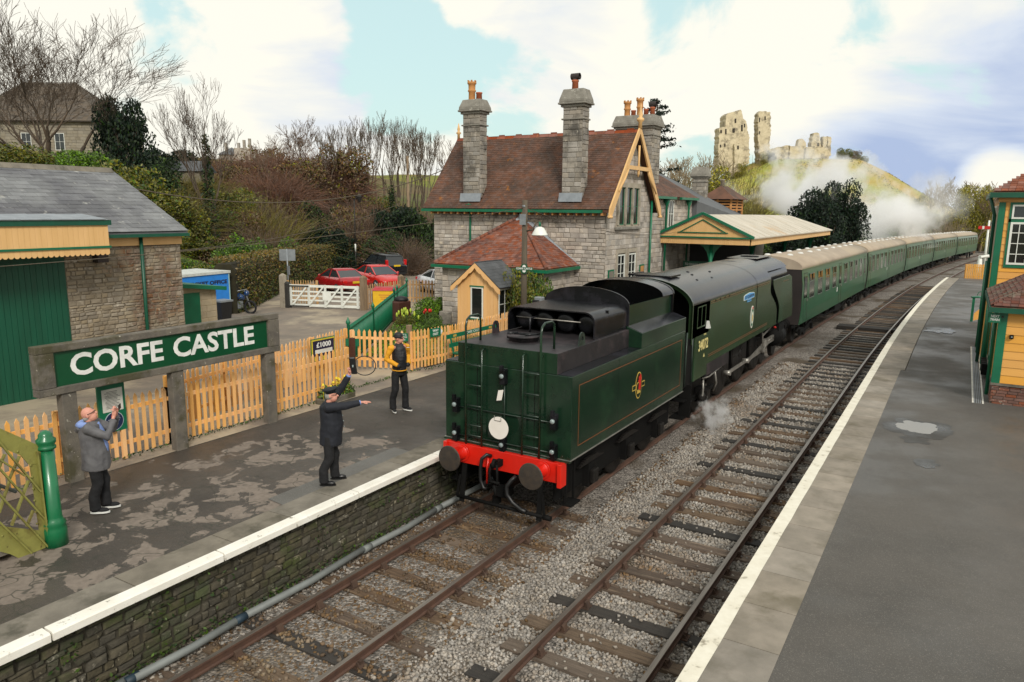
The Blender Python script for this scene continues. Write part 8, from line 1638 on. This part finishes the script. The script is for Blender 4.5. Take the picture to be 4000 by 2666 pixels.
for k in range(14): rr = random.Random(k+9); x, y, z = rr.uniform(-6.35,-6.08), rr.uniform(1.36,2.44), rr.uniform(1.2,1.42); b = MB(); b.lathe([(.01,0),(.05,.01),(.02,.02),(.028,.05)], 8, c=(x,y,z)); b.tube([(x,y,.98),(x,y,z)], .006, 4); b.build('daffodil', 'petal_yellow', FT)
# weeds along fence feet and platform wall, moss
rdn = np.random.default_rng(12); C_ = []
for _ in range(1500): y = rdn.uniform(-9,14); C_.append(((-6.40 if y < 2.8 else -6.46)+abs(rdn.normal())*.05 if not (2.8 < y < 5.8) else -6.6, y, .9+abs(rdn.normal())*.03))
for _ in range(700): C_.append((-1.52+abs(rdn.normal())*.06, rdn.uniform(-9,0), -.15+abs(rdn.normal())*.06))
for _ in range(160): c = rdn.choice([-7.2,-5.1,-3.2,-6.0,-1.5,-.6]); C_.append((-1.55+abs(rdn.normal())*.02, c+rdn.normal()*.12, .45+rdn.normal()*.14))
it = iter(C_); me_ = leaves(rdn, len(C_), lambda: np.array(next(it)), .03, ['leaf_green','ivy'], (rdn.uniform(size=len(C_)) < .5).astype(int), name='weeds'); o = bpy.data.objects.new('weeds', me_); COL.objects.link(o); o['kind'] = 'stuff'
# ------------------------------------------------------------------ hills
def mound(name, cx, cy, rx, ry, prof, mat, rot=0., n=72, rings=26, rmax=1.6, amp=.8):
    b = MB(); V = []
    for i in range(rings+1):
        q = rmax*i/rings
        for k in range(n):
            a = 2*math.pi*k/n; x, y = rx*q*math.cos(a), ry*q*math.sin(a); X, Y = cx+x*math.cos(rot)-y*math.sin(rot), cy+x*math.sin(rot)+y*math.cos(rot); V.append((X,Y,prof(q)+amp*mnoise.noise((X*.05,Y*.05,1))))
    b.add(V, [(i*n+k, i*n+(k+1)%n, (i+1)*n+(k+1)%n, (i+1)*n+k) for i in range(rings) for k in range(n)], 0, True); struct(name, b, mat)
def hp_(q):
    # steep grassy motte with a level top
    r = q*100
    return 33.2 if r < 28 else max(-4., 33.2-(r-28)*.575)
mound('castle_hill', -72, 432, 100, 100, hp_, 'hill_grass', amp=1.6, n=140, rings=60)
rdn = np.random.default_rng(44); C_ = []
for _ in range(9000):
    a = rdn.uniform(2.6,6.6); q = rdn.uniform(.22,.9); X, Y = -72+100*q*math.cos(a), 432+100*q*math.sin(a)
    if mnoise.noise((X*.07,Y*.07,3.)) > -.05: C_.append((X,Y,hp_(q)+1.6*mnoise.noise((X*.05,Y*.05,1))+.15))
it = iter(C_); me_ = leaves(rdn, len(C_), lambda: np.array(next(it)), .42, ['leaf_yellow','leaf_olive','twig_pale'], rdn.integers(0,3,len(C_)), name='hill_tussocks'); o = bpy.data.objects.new('hill_tussocks', me_); COL.objects.link(o); o['kind'] = 'stuff'
fx, fy = onD(1560, 830, 420).x, onD(1560, 830, 420).y; mound('field_hill', fx, fy, 190, 90, lambda q: 27.5*math.exp(-(q*1.25)**2)-3, 'field_grass', rot=R(31), amp=1.2)
# ------------------------------------------------------------------ castle ruins
M('castle_stone', hx('c6b99c'), hx('aa9d82'), rough=.95, scale=.5, bump=.8, bscale=1.6, c3=hx('7a7160'), s3=.25, t3=(.5,.66), spots=(hx('cbbf9f'), .6, (.6,.72))); M('old_tile', hx('5c5247'), hx('4a4239'), rough=.9, scale=1.5, rnd=.2, bump=.2)
M('castle_shade', hx('3a342c'), rough=1)
CZ = lambda x, y: (2750+x/3.62, 400+y/3.62)
CS = thing('castle_ruin', 'pale ruined stone castle with shattered keep on the grassy hill', 'castle', (-80,425,33))
def ruin(name, poly, dist, depth, wins=(), jag=2.2, seed=1):
    rr = random.Random(seed); P2_ = []
    for i, (x, y) in enumerate(poly):
        x2, y2 = poly[(i+1) % len(poly)]; L2_ = math.hypot(x2-x,y2-y); n_ = max(1, int(L2_/22))
        for k in range(n_): f_ = k/n_; P2_.append((x+(x2-x)*f_+(rr.uniform(-4,4) if k else 0)*jag, y+(y2-y)*f_+(rr.uniform(-4,4) if k else 0)*jag))
    fh = Vector((fwv.x,fwv.y,0)).normalized(); A = [onD(*CZ(*p), dist) for p in P2_]; C0 = sum(A, Vector())/len(A)
    b = MB(); b.loft([A, [p+fh*depth*.5+(p-C0)*.02 for p in A], [p+fh*depth for p in A]]); o = b.build(name, 'castle_stone', CS)
    for (x, y, w_, h_) in wins:
        q = [onD(*CZ(x+a_*w_/2, y+b_*h_/2), dist-.25) for a_, b_ in ((-1,-1),(1,-1),(1,1),(-1,1))]; m_ = MB(); m_.loft([q, [p+fh*.2 for p in q]]); m_.build('window_shade_box', 'castle_shade', o)  # dark boxes on the wall face stand in for shaded window recesses
    return o
ruin('keep_front', [(205,1000),(208,560),(214,365),(250,372),(262,352),(300,352),(340,345),(430,352),(488,372),(498,585),(432,592),(428,1000)], 396, 9, [(243,415,22,44),(310,415,20,75),(420,400,34,60),(235,620,18,40),(296,605,16,42)])
ruin('keep_tower', [(305,900),(305,350),(310,190),(332,160),(420,140),(500,110),(520,105),(543,170),(552,232),(598,268),(612,400),(640,460),(646,860),(560,900)], 402, 12, [(446,262,22,60),(537,365,24,90),(575,330,16,50)], seed=2)
ruin('keep_corner', [(430,1000),(430,590),(470,580),(545,595),(548,980)], 394, 6, [(482,640,22,50)], seed=3)
ruin('tower_slab', [(780,860),(760,480),(770,160),(800,126),(880,126),(902,145),(930,135),(945,200),(943,440),(930,600),(920,850)], 405, 7, [(866,225,16,50),(785,250,14,60),(785,430,12,40)], seed=4)
ruin('curtain_wall', [(780,900),(800,720),(950,672),(1060,632),(1200,610),(1215,880),(1000,900)], 400, 6, (), seed=5); ruin('curtain_wall', [(1205,900),(1212,612),(1280,628),(1330,622),(1440,620),(1450,900),(1290,900)], 399, 6, (), seed=6); ruin('bailey_wall', [(1430,900),(1450,640),(1600,635),(1750,645),(1770,900),(1700,940),(1560,940)], 397, 8, (), seed=7)
ruin('stump', [(1325,625),(1355,520),(1400,522),(1440,572),(1450,622)], 401, 4, (), seed=8); ruin('stump_tower', [(1515,638),(1550,440),(1582,430),(1630,442),(1662,638)], 401, 5, [(1615,600,20,40)], seed=9); ruin('arch_pier', [(1680,660),(1690,485),(1720,500),(1735,540),(1732,660)], 400, 4, (), seed=10); ruin('arch_pier', [(1750,760),(1752,540),(1748,500),(1795,490),(1805,520),(1790,760)], 400, 4, (), seed=11); ruin('arch_head', [(1690,485),(1795,490),(1795,530),(1735,545),(1690,520)], 400.4, 3, (), seed=12)
for (px, py, sc, key, lb) in [(1940,350,5.0,'olive','rounded olive bush on the castle hill beside the ruins'),(1962,356,5.0,'scrub','brown bush between two bushes on castle hill'),(1978,362,4.0,'olive','small olive bush at the brow of castle hill'),(1760,372,4.5,'yellow','yellow gorse bush under the castle slab tower'),(1700,400,5,'yellow','yellow bush on slope under castle keep'),(1905,372,3,'dark','small dark bush at the foot of the castle arch'),(2100,440,3.5,'twigs_red','small brown bush on the right slope of castle hill'),(1772,352,3.,'dark','dark shrub growing against the castle slab tower')]:
    p = onD(px*d_, (py+14)*d_, 396 if px < 2000 else 440); plant(key, lb, 'bush', (p.x,p.y,p.z-sc*.4), sc, px)
# ------------------------------------------------------------------ trees of the middle distance
g3 = 'bare trees below the castle'
for i, (px, py, dist, pr_, w_) in enumerate([(1565,352,110,pD,1.1),(1598,345,118,pD,1.2),(1630,350,125,pD,1.1),(1545,375,105,pD,1.)]): tree_at('bare greyish tree between the station chimneys and the castle', px, py, dist, 300+i, None, g3, proto=pr_, width=w_)
for i, (px, py, dist, s, key, lb) in enumerate([(1688,372,112,5.5,'twigs_olive','tall olive weeping tree in front of the castle keep'),(1650,400,100,4.5,'yellow','yellowish leafing tree beside the slender station chimney'),(1715,430,108,4.5,'twigs_olive','olive weeping tree right of the castle keep'),(1620,430,96,4.,'twigs_olive','olive bush tree behind the station lantern'),(1660,470,92,4.5,'yellow','yellow leafing bush behind the station lantern'),(1745,470,104,4,'twigs_pale','pale bare bush under the castle slope'),(1590,400,100,4.5,'twigs_olive','olive tree beside the big chimney')]):
    x, y = spot(px, dist); z0 = gz(x,y)-.5; plant(key, lb, 'tree', (x,y,z0), (s,s,(ztop(px,py,dist)-z0)/2.1), i*2., None, 'leafing_tree')
for i, (px, py, dist, s, lb) in enumerate([(1862,438,64,2.9,'broad dark yew tree beside the canopy end'),(1930,418,67,3.1,'tall dark yew tree wrapped in drifting steam'),(1895,462,63,3.1,'dark yew in the middle of the yew group'),(1820,500,62,2.4,'low dark yew right behind the canopy roof')]):
    x, y = spot(px, dist); z0 = gz(x,y)-.5; plant('yew', lb, 'tree', (x,y,z0), (s,s,(ztop(px,py,dist)-z0)/2.05), i*1.7, None, 'yew_tree')
CE = thing('cedar_tree', 'dark conifer with flat sparse boughs behind the station chimneys', 'tree', (*spot(1500,70), .5)); cx_, cy_ = spot(1500,70); hz = ztop(1500,235,70); b = MB(); b.tube([(cx_,cy_,.3),(cx_,cy_,hz*.6),(cx_,cy_,hz)], [.35,.2,.04], 8); b.build('trunk', 'bark', CE); rdn = np.random.default_rng(6); S = []; C_ = []
for k in range(34):
    z = hz*(.45+.55*k/34); a = rdn.uniform(0,6.28); L_ = (1-(k/34))*2.2+.6; e_ = np.array((cx_+math.cos(a)*L_,cy_+math.sin(a)*L_,z+.35*L_*.5)); S.append((cx_,cy_,z,*e_,.05,.015))
    for _ in range(90): f_ = rdn.uniform(.3,1.05); C_.append((cx_+math.cos(a)*L_*f_+rdn.normal()*.22, cy_+math.sin(a)*L_*f_+rdn.normal()*.22, z+.17*L_*f_+rdn.normal()*.09))
it = iter(C_); me_ = leaves(rdn, len(C_), lambda: np.array(next(it)), .13, ['leaf_dark','ivy'], None, name='foliage'); me_.transform(WORLD[CE.name].inverted()); o = bpy.data.objects.new('foliage', me_); COL.objects.link(o); o.parent = CE; me_ = segs_mesh('boughs', S, 'bark', 5); me_.transform(WORLD[CE.name].inverted()); o = bpy.data.objects.new('boughs', me_); COL.objects.link(o); o.parent = CE
# right hand side beyond the curve
g4 = 'pale bare trees beyond the end of the train'
for i, (px, py, dist, pr_, w_) in enumerate([(2140,430,150,pD,1.1),(2175,412,155,pD,1.2),(2205,408,150,pD,1.2),(2235,415,140,pD,1.2),(2262,425,135,pD,1.1),(2120,470,145,pC,1.2),(2290,420,140,pD,1.2),(2190,440,135,pD,1.2),(2248,440,128,pC,1.2)]): tree_at('pale bare tree at the bend beyond the last coach', px, py, dist, 400+i, None, g4, proto=pr_, width=w_)
for i in range(14):
    rr = random.Random(900+i); px = 2085+i*16; dist = rr.uniform(128,146); key = rr.choice(['olive','green','olive','yellow','twigs_pale']); x, y = spot(px, dist); lb = {'olive':'olive bush beyond the last coach','green':'green bush beyond the last coach','yellow':'yellowish bush beyond the last coach','twigs_pale':'pale twiggy bush beyond the last coach'}[key]; s = rr.uniform(2.4,3.4); z0 = gz(x,y)-.6; plant(key, lb, 'bush', (x,y,z0), (s,s,max(1.2,(ztop(px,rr.uniform(478,505),dist)-z0)/1.5)), i, lb)
for i in range(22):
    rr = random.Random(700+i); px = 1700+i*20; dist = rr.uniform(86,120); key = rr.choice(['olive','green','scrub','twigs_pale','yellow']); x, y = spot(px, dist); lb = {'olive':'olive bush along the foot of castle hill','green':'green bush along the foot of castle hill','scrub':'brown scrub along the foot of castle hill','yellow':'yellowish bush along the foot of castle hill','twigs_pale':'pale twiggy bush along the foot of castle hill'}[key]; s = rr.uniform(2.2,3.4); z0 = gz(x,y)-.6; plant(key, lb, 'bush', (x,y,z0), (s,s,max(1.1,(ztop(px,rr.uniform(488,520),dist)-z0)/1.5)), i, lb)
# ------------------------------------------------------------------ houses on the bank
SHs = thing('stone_house', 'pale stone house with brown slate roof behind the bare tree', 'house', (-72,31,9)); u_ = Vector((-.855,-.52,0)); v_ = Vector((-.52,.855,0)); K0 = Vector((-69.4,33.0,0)); zb0, ze0, zr0 = 8., 14.0, 18.4
def hq(a, c, z): return K0+u_*a+v_*c+Vector((0,0,z))
b = MB(); b.loft([[hq(0,0,z),hq(14,0,z),hq(14,9,z),hq(0,9,z)] for z in (zb0,ze0)]); hw_ = b.build('wall', 'house_mortar', SHs)
M('house_cream_stone', hx('928a7a'), hx('7a7264'), rough=.95, scale=1, bump=.4, bscale=6, rnd=.14)
masonry(hw_, 'stone', 'house_cream_stone', hq(14,0,zb0), -u_, -v_, 14, ze0-zb0, ch=(.22,.36), ln=(.4,.8), dep=(.02,.05), gap=.02, seed=71, openings=[(6,7,3.2,4.9),(9.4,10.4,3.2,4.9),(2,3,3.2,4.9)], limit=180)
masonry(hw_, 'stone', 'house_cream_stone', hq(0,0,zb0), v_, -u_, 9, ze0-zb0, ch=(.22,.36), ln=(.4,.8), dep=(.02,.05), gap=.02, seed=72, openings=[(3.2,4.2,3.2,4.9)], limit=100)
for a_ in (6,9.4,2): window(hw_, hq(14-a_,-.0,zb0+3.2), -u_, -v_, 1.0, 1.7, 2, 2)
b = MB(); b.add([hq(-.5,-.5,ze0),hq(14.5,-.5,ze0),hq(14.5,9.5,ze0),hq(-.5,9.5,ze0),hq(4.5,4.5,zr0),hq(10,4.5,zr0)], [(0,1,5,4),(1,2,5),(2,3,4,5),(3,0,4),(0,3,2,1)]); hr_ = b.build('roof', 'old_tile', SHs)
sl_ = math.hypot(5, zr0-ze0); tiled(hr_, 'slate', 'old_tile', hq(14.5,-.5,ze0+.05), -u_, (v_*5+Vector((0,0,zr0-ze0))), lambda v: (4.5*v/sl_, 15-5*v/sl_), sl_, tw=.5, gauge=.3, th=.03, seed=5)
vs_ = (u_*5+Vector((0,0,zr0-ze0))); tiled(hr_, 'slate', 'old_tile', hq(-.5,-.5,ze0+.05), v_, vs_, lambda v: (5*v/sl_, 10-5*v/sl_), sl_, tw=.5, gauge=.3, th=.03, seed=6)
p0 = onD(505*d_, 392*d_, 105); MH = thing('manor_house', 'distant grey stone house with tall chimneys on the skyline', 'house', (p0.x,p0.y,p0.z-3)); 
def mq(a, c, z): return p0-u_*a+v_*c+Vector((0,0,z))
b = MB(); b.loft([[mq(0,0,z),mq(4.4,0,z),mq(4.4,5,z),mq(0,5,z)] for z in (-5,2.2)]); mw_ = b.build('wall', 'house_stone', MH); b = MB(); b.add([mq(-.2,-.2,2.2),mq(2.2,-.2,2.2),mq(2.2,5,2.2),mq(-.2,5,2.2),mq(1,2.4,3.4)], [(0,1,4),(1,2,4),(2,3,4),(3,0,4)]); b.build('roof', 'slate_dark', MH); b = MB(); b.loft([[mq(2.4,-.6,z),mq(4.6,-.6,z),mq(4.6,3,z),mq(2.4,3,z)] for z in (-5,3.1)]); b.build('bay', 'house_stone', MH)
for a_, z in ((2.6,3.9),(3.4,4.3),(4.2,4.5),(.8,3.9)): b = MB(); b.loft([[mq(a_-.16,.6,q),mq(a_+.16,.6,q),mq(a_+.16,1,q),mq(a_-.16,1,q)] for q in (2.2,z)]); b.build('chimney', 'chimney_stone', MH)
window(mw_, mq(.9,-.0,.2), -u_, -v_, .5, 1.2, 1, 2); window(mw_, mq(3.2,-.62,.2), -u_, -v_, .6, 1.4, 2, 2)
p0 = onD(398*d_, 428*d_, 60); BS = thing('stone_barn', 'small pale stone barn half hidden by scrub on the bank', 'barn', (p0.x,p0.y,p0.z-2)); b = MB(); b.loft([[mq(0,0,z),mq(2.2,0,z),mq(2.2,3,z),mq(0,3,z)] for z in (-2,1.2)]); b.build('wall', 'house_cream_stone', BS); b = MB(); b.add([mq(-.2,-.2,1.2),mq(2.4,-.2,1.2),mq(2.4,3.2,1.2),mq(-.2,3.2,1.2),mq(-.2,1.5,2.1),mq(2.4,1.5,2.1)], [(0,1,5,4),(2,3,4,5),(1,2,5),(3,0,4)]); b.build('roof', 'slate_dark', BS)
# ------------------------------------------------------------------ steam
def steam(name, label, c, r, dens, scale, seed, thr=.45):
    m = bpy.data.materials.new('steam_%d' % seed); m.use_nodes = True; nt_ = m.node_tree; nt_.nodes.clear(); lk = nt_.links.new; out = nt_.nodes.new('ShaderNodeOutputMaterial'); pv = nt_.nodes.new('ShaderNodeVolumePrincipled'); pv.inputs['Color'].default_value = (.995,.995,1,1); pv.inputs['Anisotropy'].default_value = .2
    tcn = nt_.nodes.new('ShaderNodeTexCoord'); ln_ = nt_.nodes.new('ShaderNodeVectorMath'); ln_.operation = 'LENGTH'; lk(tcn.outputs['Object'], ln_.inputs[0]); geo_ = nt_.nodes.new('ShaderNodeNewGeometry'); no = nt_.nodes.new('ShaderNodeTexNoise'); no.noise_dimensions = '4D'; no.inputs['W'].default_value = seed; no.inputs['Scale'].default_value = scale; no.inputs['Detail'].default_value = 5; no.inputs['Roughness'].default_value = .58; lk(geo_.outputs['Position'], no.inputs['Vector'])
    fall = nt_.nodes.new('ShaderNodeMapRange'); fall.inputs[1].default_value = 0.; fall.inputs[2].default_value = 1.; fall.inputs[3].default_value = .32; fall.inputs[4].default_value = -.30; lk(ln_.outputs['Value'], fall.inputs[0]); ad = nt_.nodes.new('ShaderNodeMath'); ad.operation = 'ADD'; ct = nt_.nodes.new('ShaderNodeMapRange'); ct.clamp = False; ct.inputs[1].default_value = .25; ct.inputs[2].default_value = .75; ct.inputs[3].default_value = -.02; ct.inputs[4].default_value = 1.02; lk(no.outputs['Fac'], ct.inputs[0]); lk(ct.outputs[0], ad.inputs[0]); lk(fall.outputs[0], ad.inputs[1]); mr = nt_.nodes.new('ShaderNodeMapRange'); mr.inputs[1].default_value = thr; mr.inputs[2].default_value = thr+.35; mr.inputs[3].default_value = 0; mr.inputs[4].default_value = dens; lk(ad.outputs[0], mr.inputs[0]); lk(mr.outputs[0], pv.inputs['Density']); lk(pv.outputs[0], out.inputs['Volume']); MATS['steam_%d' % seed] = m
    b = MB(); b.ball((0,0,0), (1,1,1), 20); o = bpy.data.objects.new(name, b.mesh(name, 'steam_%d' % seed)); COL.objects.link(o); o.location = c; o.scale = r; o.rotation_euler = (0,0,YAW*-1); o['kind'] = 'stuff'; o['label'] = label; o['category'] = 'steam'
steam('steam', 'thick white steam cloud drifting across the yew trees', onD(1838*d_, 438*d_, 69), (9.0,5.0,5.2), 1.5, .32, 1, .48)
steam('steam', 'long thinner veil of steam drifting along above the coaches', onD(2030*d_, 486*d_, 75), (11.,5.0,4.2), .9, .30, 2, .47)
steam('steam', 'faint high wisps of steam in front of castle hill', onD(2130*d_, 455*d_, 78), (6.5,4,5.), .22, .3, 3, .46)
steam('steam', 'small puff of steam escaping low beside the locomotive wheels', (1.62,8.1,.22), (.65,.95,.7), 7., 2.8, 4, .54)
